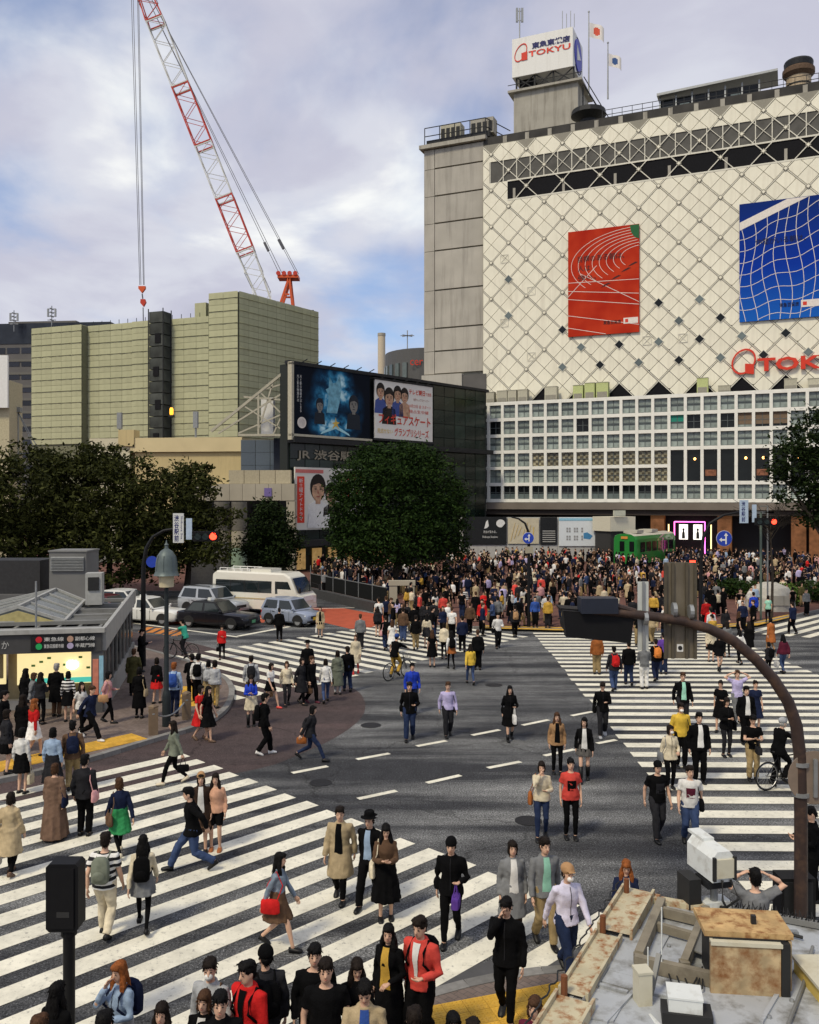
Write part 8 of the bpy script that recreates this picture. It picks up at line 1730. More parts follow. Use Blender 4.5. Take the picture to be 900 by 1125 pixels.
COL = dict(black=(0.0045, 0.0045, 0.005), charcoal=(0.020, 0.020, 0.023), grey=(0.16, 0.165, 0.17), pale_grey=(0.36, 0.37, 0.38), white=(0.66, 0.65, 0.62), cream=(0.58, 0.51, 0.37), beige=(0.42, 0.33, 0.20), tan=(0.34, 0.20, 0.10), khaki=(0.27, 0.20, 0.10), brown=(0.11, 0.065, 0.04), dark_brown=(0.035, 0.022, 0.016), navy=(0.012, 0.017, 0.042), blue=(0.03, 0.07, 0.26), denim=(0.045, 0.07, 0.15), dark_denim=(0.018, 0.028, 0.065), pale_blue=(0.30, 0.40, 0.54), lavender=(0.40, 0.36, 0.56), red=(0.48, 0.018, 0.018), coral=(0.60, 0.07, 0.055), pink=(0.58, 0.30, 0.30), peach=(0.52, 0.29, 0.19), yellow=(0.60, 0.40, 0.055), mustard=(0.46, 0.28, 0.05), teal=(0.05, 0.35, 0.24), green=(0.03, 0.20, 0.07), olive=(0.075, 0.07, 0.028), grey_green=(0.14, 0.155, 0.12), burgundy=(0.09, 0.015, 0.03), purple=(0.10, 0.045, 0.26), orange=(0.55, 0.18, 0.04), plaid=(0.08, 0.075, 0.07), mint=(0.28, 0.55, 0.42), robe_brown=(0.16, 0.10, 0.07), pale_lilac=(0.56, 0.54, 0.66), cobalt=(0.02, 0.05, 0.40), auburn=(0.20, 0.065, 0.02), skin=(0.58, 0.36, 0.25), skin_tan=(0.36, 0.20, 0.12), rust=(0.30, 0.10, 0.03), grey_blue=(0.20, 0.25, 0.31))
def cloth(c): return mat('cloth_'+c, COL[c], 0.9, var=0.30, scale=7, spec=0.05, bump=0.35, bscale=60, rand=0.15)
def hairm(c): return mat('hair_'+c, {'black': (0.005, 0.0045, 0.0045), 'dark': (0.013, 0.009, 0.007), 'brown': (0.06, 0.03, 0.016), 'auburn': (0.22, 0.07, 0.02), 'grey': (0.30, 0.29, 0.27)}[c], 0.6, var=0.5, scale=26, spec=0.10, bump=0.5, bscale=70)
def shoem(c): return mat('shoe_'+c, COL[c], 0.5, var=0.15, spec=0.3)
def skinm(c='skin'): return mat('skin_'+c, COL[c], 0.55, var=0.10, scale=12, spec=0.3)
M_eye = mat('eye_dark', (0.012, 0.01, 0.01), 0.4); M_lipm = mat('lips', (0.34, 0.13, 0.10), 0.5)
def stripe_mat(c1, c2):
 k = 'cloth_striped_'+c1+c2
 if k in MATS: return MATS[k]
 m = bpy.data.materials.new(k); m.use_nodes = True; t = m.node_tree; b = t.nodes['Principled BSDF']; co = N('ShaderNodeTexCoord', t); sx = N('ShaderNodeSeparateXYZ', t); t.links.new(co.outputs['Object'], sx.inputs[0])
 mu = N('ShaderNodeMath', t, operation='MULTIPLY'); mu.inputs[1].default_value = 9.5; t.links.new(sx.outputs[2], mu.inputs[0]); fr_ = N('ShaderNodeMath', t, operation='FRACT'); t.links.new(mu.outputs[0], fr_.inputs[0]); gt = N('ShaderNodeMath', t, operation='GREATER_THAN'); gt.inputs[1].default_value = 0.5; t.links.new(fr_.outputs[0], gt.inputs[0])
 mx = N('ShaderNodeMix', t, data_type='RGBA'); t.links.new(gt.outputs[0], mx.inputs[0]); mx.inputs[6].default_value = (*COL[c1], 1); mx.inputs[7].default_value = (*COL[c2], 1); t.links.new(mx.outputs[2], b.inputs['Base Color']); b.inputs['Roughness'].default_value = 0.9; b.inputs['Specular IOR Level'].default_value = 0.05; MATS[k] = m; return m
def put(parent, key, mats, nm):
 o = link(nm, LIB[key], parent)
 for i, m in enumerate(mats): o.material_slots[i].link = 'OBJECT'; o.material_slots[i].material = m
 return o
PEOPLE = []      # collected first, built after all meshes are grown
SKIRTS = ('skirt', 'mini', 'midi')
def person(px, py, sex, face_, pose, top, bottom, hair_, note='', place=None, shoes='black', legs=None, hat=None, bag=None, inner=None, h=None, boots=0, prn=None, mask=False, skin='skin', label=None, xyz=None, z=None, over=None, group=None):
 PEOPLE.append(dict(px=px, py=py, sex=sex, face=face_, pose=pose, top=top, bottom=bottom, hair=hair_, note=note, place=place, shoes=shoes, legs=legs, hat=hat, bag=bag, inner=inner, h=h, boots=boots, prn=prn, mask=mask, skin=skin, label=label, xyz=xyz, z=z, group=group))
NICE = {'tee': 'T-shirt', 'loose': 'loose T-shirt', 'shirt': 'shirt', 'jacket': 'jacket', 'hoodie': 'hooded top', 'sweater': 'sweater', 'coat': 'coat', 'longcoat': 'long coat', 'dress': 'dress', 'robe': 'long robe', 'trousers': 'trousers', 'skinny': 'narrow trousers', 'shorts': 'shorts', 'skirt': 'skirt', 'mini': 'short skirt', 'midi': 'long skirt'}
def cname(c): return c.replace('_', ' ').replace('dark denim', 'dark jeans-blue').replace('denim', 'jeans-blue').replace('robe brown', 'brown')
def lod_of(d): return 0 if d < 33 else (1 if d < 52 else 2)
def front_patch(F, z0, z1, w0, w1, off):
 """a shirt front or print lying on the chest, following its curve"""
 mb = MB(); prof = [(-0.06, 0.145, 0.105), (0.03, 0.170, 0.122), (0.12, 0.148, 0.105), (0.20, 0.145*F.b['tx'], 0.10), (0.32, 0.172*F.b['tx'], 0.122), (0.41, 0.175*F.b['tx'], 0.108), (0.455, 0.14*F.b['tx'], 0.086), (0.49, 0.09, 0.068), (0.525, 0.062, 0.06)]
 zs = np.linspace(z0, z1, 7); o = []
 for z in zs:
  rx = np.interp(z, [p[0] for p in prof], [p[1] for p in prof])+off; ry = np.interp(z, [p[0] for p in prof], [p[2] for p in prof])+off; w_ = np.interp(z, [z0, z1], [w0, w1])
  for u in np.linspace(-1, 1, 5):
   x = u*w_; y = -ry*math.sqrt(max(0.05, 1-(x/rx)**2))
   o.append(F.up((x, y-(0.008 if F.sex == 'f' and 0.2 < z < 0.45 else 0), z)))
 mb.v = [tuple(p) for p in o]
 for i in range(6):
  for j in range(4): a = i*5+j; mb.f.append((a, a+1, a+6, a+5)); mb.m.append(0)
 return mb
OFFS = {'tee': 0.016, 'loose': 0.038, 'shirt': 0.015, 'jacket': 0.023, 'hoodie': 0.025, 'sweater': 0.021, 'coat': 0.027, 'longcoat': 0.024, 'dress': 0.018, 'robe': 0.04}
BAGN = {'backpack': 'backpack', 'shoulder': 'shoulder bag', 'hand': 'handbag', 'tote': 'tote bag', 'shopping': 'shopping bag'}
def make_bag(kind, c, F, M, owner, near_d, side=1):
 lab = None; m_ = cloth(c); t_ = thing(BAGN[kind].replace(' ', '_'), ' '.join((cname(c)+' '+BAGN[kind]+' on '+owner).split()[:16]), 'bag', (0, 0, 0), 0, 'bags carried by people'); t_.matrix_world = M
 i = 0 if side < 0 else 1
 if kind == 'backpack':
  q = MB(); c0 = F.up((0, 0.19, 0.26)); R_ = F.R; n_ = 12; rings = []
  for z, rx, ry in ((-0.20, 0.10, 0.05), (-0.17, 0.135, 0.075), (0.0, 0.145, 0.085), (0.14, 0.135, 0.075), (0.20, 0.09, 0.05), (0.215, 0.03, 0.02)): rings.append([c0+R_ @ Vector((rx*math.copysign(abs(math.cos(a))**0.6, math.cos(a)), ry*math.copysign(abs(math.sin(a))**0.6, math.sin(a)), z)) for a in np.linspace(0, 2*PI, n_+1)[:-1]])
  loft(q, rings); q.build('pack', m_, t_, smooth=True)
  q = MB(); q.ell(c0+R_ @ Vector((0, 0.075, -0.07)), (0.105, 0.035, 0.085), 10, 6); q.build('pocket', m_, t_, smooth=True)
  for s_ in (-1, 1):
   MB().tube([F.up((s_*0.085, 0.125, 0.42)), F.up((s_*0.10, 0.02, 0.505)), F.up((s_*0.105, -0.115, 0.42)), F.up((s_*0.12, -0.155, 0.30)), F.up((s_*0.15, -0.05, 0.17)), F.up((s_*0.11, 0.14, 0.12))], 0.016, 6).build('strap', m_, t_)
 elif kind == 'shoulder':
  sx = side; c0 = F.up((sx*0.24, 0.05, -0.02)); q = MB(); rings = []
  for z, rx, ry in ((-0.13, 0.05, 0.15), (-0.11, 0.06, 0.17), (0.06, 0.05, 0.165), (0.10, 0.03, 0.14)): rings.append([c0+Vector((rx*math.cos(a), ry*math.copysign(abs(math.sin(a))**0.7, math.sin(a)), z)) for a in np.linspace(0, 2*PI, 13)[:-1]])
  loft(q, rings); q.build('bag_body', m_, t_, smooth=True); MB().tube([c0+Vector((0, -0.12, 0.08)), F.up((sx*0.16, -0.13, 0.3)), F.up((sx*0.13, 0.0, 0.515)), F.up((sx*0.16, 0.13, 0.3)), c0+Vector((0, 0.12, 0.08))], 0.010, 6).build('strap', m_, t_)
 else:
  w_ = F.wri[i]+(F.wri[i]-F.elb[i]).normalized()*0.09; dz = -0.36 if kind != 'hand' else -0.27; hh = 0.26 if kind != 'hand' else 0.17
  if kind == 'shopping' : ww, dd = 0.13, 0.05
  elif kind == 'tote': ww, dd = 0.15, 0.05
  else: ww, dd = 0.15, 0.065
  c0 = w_+Vector((0, 0, dz)); q = MB(); rings = []
  for z, k in ((-hh*0.5, 0.85), (-hh*0.42, 1.0), (hh*0.3, 1.02), (hh*0.5, 0.92)): rings.append([c0+Vector((dd*k*math.copysign(abs(math.cos(a))**0.5, math.cos(a)), ww*k*math.copysign(abs(math.sin(a))**0.5, math.sin(a)), z)) for a in np.linspace(0, 2*PI, 13)[:-1]])
  loft(q, rings); q.build('bag_body', m_, t_, smooth=True)
  for s_ in (-1, 1): MB().tube([c0+Vector((s_*dd*0.5, -ww*0.5, hh*0.45)), w_+Vector((s_*0.008, -0.02, -0.005)), w_+Vector((s_*0.008, 0.02, -0.005)), c0+Vector((s_*dd*0.5, ww*0.5, hh*0.45))], 0.007, 5).build('handle', m_, t_)
 return t_
def build_people():
 for d in PEOPLE:
  if d['xyz'] is not None: loc = Vector(d['xyz'])
  else:
   loc = G(d['px'], d['py']); loc.z = ground_z(loc.x, loc.y)
   if loc.z > 0: loc = G(d['px'], d['py'], loc.z)
  d['loc'] = loc; lod = d['lod'] = lod_of(loc.y); s, p = d['sex'], d['pose']
  d['tk'] = d['top'][0]+('_t' if d['bottom'] and d['bottom'][0] in SKIRTS and d['top'][0] in ('tee', 'shirt', 'sweater', 'loose', 'hoodie') else ''); request((s, p, 'body', lod)); request((s, p, d['tk'], lod))
  if d['bottom']: request((s, p, d['bottom'][0], lod))
  if d['hat'] and d['hair'][0] == 'short': d['hair'] = ('under', d['hair'][1])
  if d['hair'] and d['hair'][1] == 'black' and int(d['px']*3+d['py']) % 5 < 2: d['hair'] = (d['hair'][0], ('dark', 'brown')[int(d['px']) % 3 == 0])
  if d['hair']: request((s, p, 'hair_'+d['hair'][0], lod))
  if d['hat']: request((s, p, 'hat_'+d['hat'][0], lod))
 resolve()
 def where(d):
  x, y = d['px'], d['py']
  if d['place']: return d['place']
  X, Y = d['loc'].x, d['loc'].y
  if in_poly(X, Y, NEAR+[(40, -12), (-10, -12)]) or (y > 1110 and x < 600): return 'at the bottom edge'
  if in_poly(X, Y, CORNER+[(-60, 60), (-60, 15)]): return 'by the subway entrance'
  if Y > 47: return 'in the plaza crowd'
  if X > 6: return 'on the right crosswalk'
  s_, t_ = (X+Y)/math.sqrt(2), (X-Y)/math.sqrt(2)
  if s_ < 13.2: return 'on near left crosswalk'
  if s_ > 17 and t_ < -25.8: return 'on the middle crosswalk'
  return 'on open asphalt'
 for d in PEOPLE:
  if d['label']: continue
  f = d['face'] % 360; fw = 'facing camera' if f < 45 or f > 315 else ('from behind' if 135 < f < 225 else ('facing right' if f <= 135 else 'facing left'))
  t1 = cname(d['top'][1])+' '+NICE[d['top'][0]]
  t2 = '' if not d['bottom'] else ', '+cname(d['bottom'][1])+' '+NICE[d['bottom'][0]]
  d['parts'] = ('person in '+t1+t2, fw, d['note'], where(d))
  d['label'] = 'person in '+t1+t2+', '+(d['note'] or fw)+', '+where(d)
 seen = {}
 for d in PEOPLE: seen.setdefault(d['label'], []).append(d)
 for lab, ds in seen.items():
  if len(ds) > 20:
   for d in ds:
    if 'parts' not in d: continue
    ex = []
    if d['hair']: ex.append({'short': 'short', 'bob': 'bobbed', 'long': 'long', 'pony': 'tied', 'under': 'short', 'bun': 'pinned', 'hood': 'covered'}[d['hair'][0]]+' '+d['hair'][1]+' hair')
    d['label'] = d['parts'][0]+', '+', '.join(ex)+', '+(d['parts'][2] or d['parts'][1])+', '+d['parts'][3]
 seen = {}
 for d in PEOPLE: seen.setdefault(d['label'], []).append(d)
 ordn = ('first', 'second', 'third', 'fourth', 'fifth', 'sixth', 'seventh', 'eighth', 'ninth', 'tenth', 'eleventh', 'twelfth', 'thirteenth', 'fourteenth', 'fifteenth', 'sixteenth', 'seventeenth', 'eighteenth', 'nineteenth', 'twentieth')
 for lab, ds in seen.items():
  if 1 < len(ds) <= 20:
   for n_, d in enumerate(sorted(ds, key=lambda q: q['loc'].x/q['loc'].y)): d['label'] = lab+', '+ordn[n_]+' from left'
 for d in PEOPLE:
  s, p, lod, loc = d['sex'], d['pose'], d['lod'], d['loc']; F = fig(s, p); ht = d['h'] or ((1.70 if s == 'm' else 1.60)*(0.97+0.06*((d['px']*7+d['py']*3) % 10)/10)); k = ht/1.705
  w_ = d['label'].split(); d['label'] = ' '.join(w_[:16])
  t_ = thing('person', d['label'], 'person', loc, R(d['face']), d['group'] or 'people at the crossing'); t_.scale = (k, k, k)
  M = Matrix.Translation(loc) @ Matrix.Rotation(R(d['face']), 4, 'Z') @ Matrix.Scale(k, 4)
  lg = skinm(d['skin']) if d['legs'] is None else cloth(d['legs'])
  put(t_, (s, p, 'body', lod), [skinm(d['skin']), lg], 'body')
  if lod == 0: F.face().build('face', [M_eye, M_lipm], t_)
  tm = stripe_mat(d['top'][1][8:], 'white') if d['top'][1].startswith('striped_') else cloth(d['top'][1])
  put(t_, (s, p, d['tk'], lod), [tm], d['top'][0] if d['top'][0] not in ('longcoat', 'loose', 'tee') else {'longcoat': 'coat', 'loose': 'shirt', 'tee': 'shirt'}[d['top'][0]])
  if d['bottom']: put(t_, (s, p, d['bottom'][0], lod), [cloth(d['bottom'][1])], {'skinny': 'trousers', 'mini': 'skirt', 'midi': 'skirt'}.get(d['bottom'][0], d['bottom'][0]))
  if d['hair'] and not (d['hat'] and d['hair'][0] == 'none'): put(t_, (s, p, 'hair_'+d['hair'][0], lod), [hairm(d['hair'][1])], 'hair')
  if d['hat']: put(t_, (s, p, 'hat_'+d['hat'][0], lod), [cloth(d['hat'][1])], 'hat')
  if lod < 2 or True:
   for i in range(2):
    o = link('shoe', shoe_mesh(s, p, i, d['boots']), t_); o.material_slots[0].link = 'OBJECT'; o.material_slots[0].material = shoem(d['shoes'])
  if d['inner'] and lod < 2:
   of_ = OFFS[d['top'][0]]+0.007; a = (-0.08, 0.515, 0.082, 0.046) if d['top'][0] in ('jacket', 'coat', 'longcoat') else (0.12, 0.51, 0.02, 0.05)
   front_patch(F, *a, of_).build('shirt_front', cloth(d['inner']), t_, smooth=True)
  if lod == 0 and d['top'][0] in ('jacket', 'coat', 'longcoat', 'shirt'):
   MB().tube([F.up((0.068*math.cos(a), 0.008+0.066*math.sin(a), 0.51+0.012*math.sin(a))) for a in np.linspace(-1.1, PI+1.1, 12)], 0.014, 6).build('collar', tm, t_, smooth=True)
   if not d['inner']: front_patch(F, -0.08, 0.50, 0.005, 0.005, OFFS[d['top'][0]]+0.006).build('button_strip', cloth('charcoal' if d['top'][1] != 'charcoal' else 'black'), t_)
  if d['prn'] and lod < 2: front_patch(F, 0.14, 0.36, 0.085, 0.095, OFFS[d['top'][0]]+0.006).build('chest_print', cloth(d['prn']), t_, smooth=True)
  if d['mask'] and lod < 2: MB().ell(F.hc+F.HR @ Vector((0, -0.075, -0.055)), (0.052, 0.036, 0.042), 10, 6, 0, F.HR).build('face_mask', cloth('white'), t_, smooth=True)
  if d['bag']:
   b_ = d['bag']; short = d['label'] if len(d['label'].split()) < 9 else ' '.join(d['label'].split()[:9])
   make_bag(b_[0], b_[1], F, M, (d['parts'][0]+', '+d['parts'][3] if 'parts' in d else d['label'].split(' with ')[0].split(' facing')[0]), loc.y, b_[2] if len(b_) > 2 else 1)
   lt_ = [o for o in C.objects][-1]
# ------------------------------------------------------------------ the cast: photo foot point, build, heading (0 = towards the camera, 90 = to the right), pose, clothes
A = person
A(24, 872, 'f', 175, 'stand', ('shirt', 'white'), ('skirt', 'black'), ('bob', 'black'), bag=('shopping', 'cream', -1))
A(58, 874, 'f', 180, 'stand', ('sweater', 'pale_blue'), ('midi', 'charcoal'), ('bob', 'black'))
A(80, 868, 'm', 200, 'stepA', ('jacket', 'brown'), ('trousers', 'khaki'), ('short', 'black'), bag=('backpack', 'navy'))
A(60, 921, 'f', 185, 'stepA', ('robe', 'robe_brown'), None, ('hood', 'black'), note='with dark head covering', hat=None, bag=('shoulder', 'navy', -1))
A(93, 918, 'm', 180, 'stand', ('jacket', 'charcoal'), ('trousers', 'black'), ('short', 'black'), bag=('shoulder', 'pink', -1))
A(132, 940, 'f', 215, 'walkA', ('sweater', 'navy'), ('skirt', 'green'), ('bob', 'black'), bag=('shoulder', 'brown', 1), legs='black', shoes='cream')
A(11, 962, 'f', 175, 'stepB', ('coat', 'beige'), ('skinny', 'black'), ('bob', 'black'), bag=('shopping', 'white', 1), shoes='brown')
A(115, 1030, 'm', 178, 'stepB', ('loose', 'striped_charcoal'), ('trousers', 'cream'), ('short', 'black'), label='person in striped shirt and cream trousers with a pale backpack seen from behind', bag=('backpack', 'grey_green'))
A(157, 1022, 'f', 190, 'walkB', ('shirt', 'cream'), ('mini', 'grey'), ('long', 'black'), bag=('backpack', 'black'), legs='black')
A(212, 957, 'm', 282, 'stride', ('jacket', 'black'), ('trousers', 'denim'), ('short', 'black'), note='striding left')
A(221, 936, 'f', 10, 'stand', ('coat', 'dark_brown'), ('skirt', 'brown'), ('bob', 'dark'), hat=('beanie', 'tan'), inner='white')
A(237, 934, 'f', 5, 'stand', ('sweater', 'peach'), ('shorts', 'black'), ('long', 'dark'), legs=None, boots=0, shoes='rust', note='in ankle boots')
A(192, 861, 'f', 285, 'walkB', ('jacket', 'grey_green'), ('skinny', 'black'), ('long', 'dark'), bag=('hand', 'black', 1), shoes='cream')
A(305, 1042, 'f', 80, 'walkA', ('shirt', 'grey_blue'), ('skirt', 'brown'), ('long', 'black'), bag=('shoulder', 'red', -1), note='walking right')
A(374, 988, 'm', 350, 'stepB', ('coat', 'beige'), ('skinny', 'black'), ('short', 'black'), inner='black', note='with red hood lining')
A(407, 994, 'm', 340, 'walkA', ('jacket', 'black'), ('trousers', 'black'), ('short', 'black'), hat=('brim', 'black'), inner='pale_blue')
A(424, 1010, 'f', 5, 'phone', ('sweater', 'brown'), ('midi', 'black'), ('long', 'black'), bag=('shoulder', 'cream', -1), note='looking at a phone')
A(496, 1034, 'm', 350, 'bag', ('jacket', 'black'), ('skinny', 'black'), ('short', 'black'), hat=('beanie', 'black'), bag=('hand', 'purple', 1))
A(563, 1036, 'f', 5, 'stand', ('coat', 'grey'), ('skinny', 'dark_brown'), ('pony', 'black'), inner='white', note='in patterned shirt front')
A(598, 1037, 'm', 10, 'stepB', ('jacket', 'grey'), ('trousers', 'khaki'), ('short', 'black'), inner='mint')
A(622, 1074, 'm', 20, 'walkA', ('shirt', 'pale_lilac'), ('trousers', 'dark_denim'), ('short', 'dark'), hat=('cap', 'tan'), mask=True, note='in tan cap and mask')
A(557, 1121, 'm', 340, 'call', ('jacket', 'black'), ('skinny', 'black'), ('short', 'black'), note='holding a phone to the face')
A(133, 1206, 'f', 330, 'face', ('shirt', 'pale_blue'), ('midi', 'pale_grey'), ('long', 'auburn'), bag=('backpack', 'navy'), note='with long red-brown hair')
A(62, 1238, 'f', 160, 'stand', ('jacket', 'black'), ('skirt', 'black'), ('long', 'black'))
A(178, 1262, 'f', 0, 'stand', ('coat', 'grey'), ('skinny', 'black'), ('long', 'black'), inner='white')
A(42, 1300, 'm', 180, 'stand', ('jacket', 'brown'), ('trousers', 'black'), ('short', 'brown'))
A(114, 1300, 'm', 180, 'stand', ('jacket', 'charcoal'), ('trousers', 'black'), ('short', 'black'))
A(232, 1209, 'm', 345, 'stand2', ('shirt', 'pale_grey'), ('trousers', 'black'), ('short', 'black'), bag=('shoulder', 'brown', 1), mask=True, note='in white mask')
A(225, 1246, 'f', 350, 'stand', ('coat', 'black'), ('skinny', 'black'), ('bob', 'black'), inner='white')
A(242, 1268, 'm', 10, 'stand', ('jacket', 'black'), ('trousers', 'black'), ('short', 'black'))
A(274, 1220, 'm', 330, 'stepA', ('hoodie', 'red'), ('trousers', 'black'), ('short', 'black'), bag=('backpack', 'black'), inner='black')
A(292, 1196, 'm', 200, 'stand2', ('jacket', 'charcoal'), ('trousers', 'black'), ('short', 'black'), hat=('beanie', 'black'), bag=('backpack', 'black'))
A(346, 1194, 'm', 5, 'stand', ('sweater', 'black'), ('trousers', 'black'), ('short', 'black'), prn='pale_grey', note='with pale chest print')
A(358, 1224, 'm', 5, 'stand', ('loose', 'black'), ('trousers', 'charcoal'), ('short', 'dark'), h=1.76)
A(392, 1200, 'f', 10, 'phone', ('hoodie', 'black'), ('skinny', 'black'), ('long', 'black'), note='in black hood looking down')
A(401, 1246, 'm', 0, 'phone', ('jacket', 'beige'), ('trousers', 'black'), ('short', 'black'), inner='blue', note='with bowed head')
A(428, 1153, 'f', 335, 'stand2', ('longcoat', 'black'), ('skinny', 'black'), ('long', 'black'), inner='mustard')
A(463, 1156, 'm', 330, 'bag', ('hoodie', 'coral'), ('trousers', 'black'), ('short', 'black'), bag=('backpack', 'black'), inner='white')
A(588, 1256, 'f', 335, 'stand', ('shirt', 'burgundy'), ('skinny', 'black'), ('bob', 'black'))
A(498, 1284, 'f', 10, 'stand', ('coat', 'black'), ('skinny', 'black'), ('long', 'black'))
A(455, 1290, 'm', 180, 'stand', ('jacket', 'navy'), ('trousers', 'black'), ('short', 'black'))
A(520, 1300, 'm', 190, 'stand', ('jacket', 'charcoal'), ('trousers', 'black'), ('short', 'black'))
A(595, 921, 'f', 355, 'face', ('sweater', 'cream'), ('skinny', 'dark_denim'), ('pony', 'black'), bag=('shoulder', 'rust', -1), note='with hands raised to face')
A(627, 921, 'f', 0, 'stand', ('loose', 'coral'), ('skinny', 'black'), ('bun', 'black'), prn='black', h=1.68, note='with black chest print')
A(688, 1055, 'f', 350, 'phone', ('jacket', 'navy'), ('skinny', 'dark_denim'), ('long', 'auburn'), inner='white', note='with long auburn hair holding a phone')
A(642, 858, 'f', 350, 'stepA', ('jacket', 'black'), ('mini', 'plaid'), ('bob', 'black'), inner='white', boots=2, note='in knee socks')
A(612, 850, 'f', 355, 'stand', ('jacket', 'tan'), ('skinny', 'black'), ('long', 'black'), inner='black')
A(560, 813, 'f', 5, 'bag', ('coat', 'black'), ('mini', 'black'), ('long', 'black'), bag=('tote', 'white', 1), boots=1)
A(492, 809, 'm', 10, 'stepA', ('sweater', 'lavender'), ('trousers', 'charcoal'), ('short', 'black'), bag=('shoulder', 'charcoal', 1))
A(450, 813, 'm', 0, 'bag', ('jacket', 'black'), ('trousers', 'dark_denim'), ('short', 'dark'))
A(453, 784, 'm', 10, 'stand', ('shirt', 'cobalt'), ('trousers', 'navy'), ('short', 'black'))
A(517, 752, 'f', 185, 'walkB', ('hoodie', 'yellow'), ('skinny', 'denim'), ('long', 'dark'))
A(525, 736, 'm', 180, 'stand', ('jacket', 'black'), ('trousers', 'black'), ('short', 'black'))
A(547, 712, 'm', 5, 'bag', ('shirt', 'white'), ('trousers', 'black'), ('short', 'black'), bag=('shoulder', 'black', -1))
A(566, 700, 'm', 185, 'stepA', ('jacket', 'charcoal'), ('trousers', 'black'), ('short', 'dark'), bag=('backpack', 'tan'))
A(475, 733, 'f', 180, 'stand', ('dress', 'black'), None, ('long', 'brown'))
A(496, 735, 'f', 190, 'stepB', ('sweater', 'white'), ('mini', 'rust'), ('long', 'black'), bag=('backpack', 'black'), legs='black')
A(457, 714, 'm', 185, 'stepA', ('jacket', 'black'), ('trousers', 'khaki'), ('short', 'black'))
A(488, 724, 'f', 170, 'stand', ('jacket', 'cream'), ('skinny', 'black'), ('bob', 'dark'))
A(290, 829, 'm', 100, 'stepB', ('jacket', 'black'), ('trousers', 'black'), ('short', 'black'), bag=('backpack', 'black'), shoes='white')
A(341, 836, 'f', 85, 'stride', ('jacket', 'charcoal'), ('skinny', 'dark_denim'), ('bob', 'black'), bag=('hand', 'rust', 1), note='striding right')
A(662, 809, 'm', 355, 'phoneW', ('jacket', 'black'), ('trousers', 'charcoal'), ('short', 'dark'), bag=('shoulder', 'black', -1), shoes='pale_grey', note='with blue bag and sunglasses')
A(276, 798, 'f', 10, 'phone', ('shirt', 'cobalt'), ('skirt', 'cream'), ('long', 'dark'), boots=2)
A(228, 814, 'f', 70, 'stepA', ('dress', 'black'), None, ('long', 'black'), shoes='brown')
A(220, 813, 'f', 60, 'stepB', ('dress', 'red'), None, ('bob', 'black'), shoes='brown')
A(244, 724, 'f', 10, 'phoneW', ('jacket', 'red'), ('skinny', 'black'), ('bob', 'dark'), bag=('hand', 'black', -1))
A(307, 705, 'm', 185, 'stand', ('jacket', 'black'), ('skinny', 'black'), ('short', 'black'))
A(352, 700, 'f', 0, 'stand', ('coat', 'beige'), ('mini', 'black'), ('bob', 'dark'), inner='black', bag=('shopping', 'white', -1))
A(396, 713, 'm', 180, 'stand', ('jacket', 'grey'), ('trousers', 'charcoal'), ('short', 'black'))
A(391, 740, 'f', 0, 'stepA', ('coat', 'cream'), ('mini', 'cream'), ('bob', 'brown'), legs='coral', shoes='red', note='in red tights')
A(338, 752, 'm', 20, 'stand', ('jacket', 'black'), ('trousers', 'black'), ('short', 'black'), hat=('brim', 'black'))
A(331, 774, 'f', 60, 'stepA', ('coat', 'charcoal'), ('skinny', 'black'), ('bob', 'dark'), bag=('hand', 'brown', 1))
A(342, 772, 'm', 50, 'stepB', ('jacket', 'black'), ('trousers', 'black'), ('short', 'brown'), shoes='burgundy')
A(358, 772, 'f', 190, 'walkA', ('shirt', 'white'), ('skinny', 'denim'), ('bob', 'black'), bag=('shoulder', 'black', -1))
A(371, 763, 'f', 180, 'stand', ('longcoat', 'grey_green'), ('skinny', 'pale_grey'), ('bob', 'black'))
A(382, 760, 'm', 195, 'stepB', ('jacket', 'black'), ('trousers', 'dark_denim'), ('short', 'black'))
A(315, 775, 'f', 20, 'stepA', ('sweater', 'cream'), ('skinny', 'charcoal'), ('bob', 'black'), bag=('shoulder', 'black', 1))
A(297, 778, 'f', 60, 'walkB', ('tee', 'white'), ('mini', 'black'), ('bob', 'dark'), bag=('hand', 'tan', 1), shoes='coral')
A(276, 774, 'm', 190, 'stand', ('jacket', 'pale_grey'), ('trousers', 'khaki'), ('short', 'dark'), bag=('backpack', 'charcoal'))
A(424, 714, 'm', 190, 'walkA', ('jacket', 'black'), ('trousers', 'dark_denim'), ('short', 'black'), bag=('shoulder', 'pink', 1))
A(431, 718, 'f', 180, 'stand', ('dress', 'white'), None, ('long', 'brown'))
A(443, 705, 'm', 180, 'stand', ('jacket', 'brown'), ('trousers', 'denim'), ('short', 'dark'))
A(455, 700, 'm', 185, 'stand', ('jacket', 'black'), ('trousers', 'khaki'), ('short', 'black'))
A(469, 712, 'f', 175, 'stand', ('sweater', 'cream'), ('skirt', 'charcoal'), ('long', 'black'))
A(508, 716, 'm', 180, 'stepB', ('jacket', 'navy'), ('trousers', 'black'), ('short', 'black'))
A(415, 700, 'f', 170, 'stand', ('jacket', 'charcoal'), ('mini', 'black'), ('long', 'black'))
A(191, 787, 'm', 180, 'stand', ('shirt', 'pale_blue'), ('trousers', 'navy'), ('short', 'auburn'), bag=('backpack', 'blue'))
A(153, 789, 'f', 180, 'stand', ('longcoat', 'black'), ('skinny', 'black'), ('bob', 'black'), bag=('shoulder', 'beige', -1), note='with red scarf and beige bag')
A(147, 764, 'm', 190, 'stand', ('coat', 'olive'), ('trousers', 'black'), ('short', 'black'))
A(155, 738, 'm', 95, 'phone', ('jacket', 'black'), ('trousers', 'black'), ('short', 'black'))
A(172, 773, 'f', 170, 'stand2', ('jacket', 'black'), ('skirt', 'red'), ('bob', 'dark'))
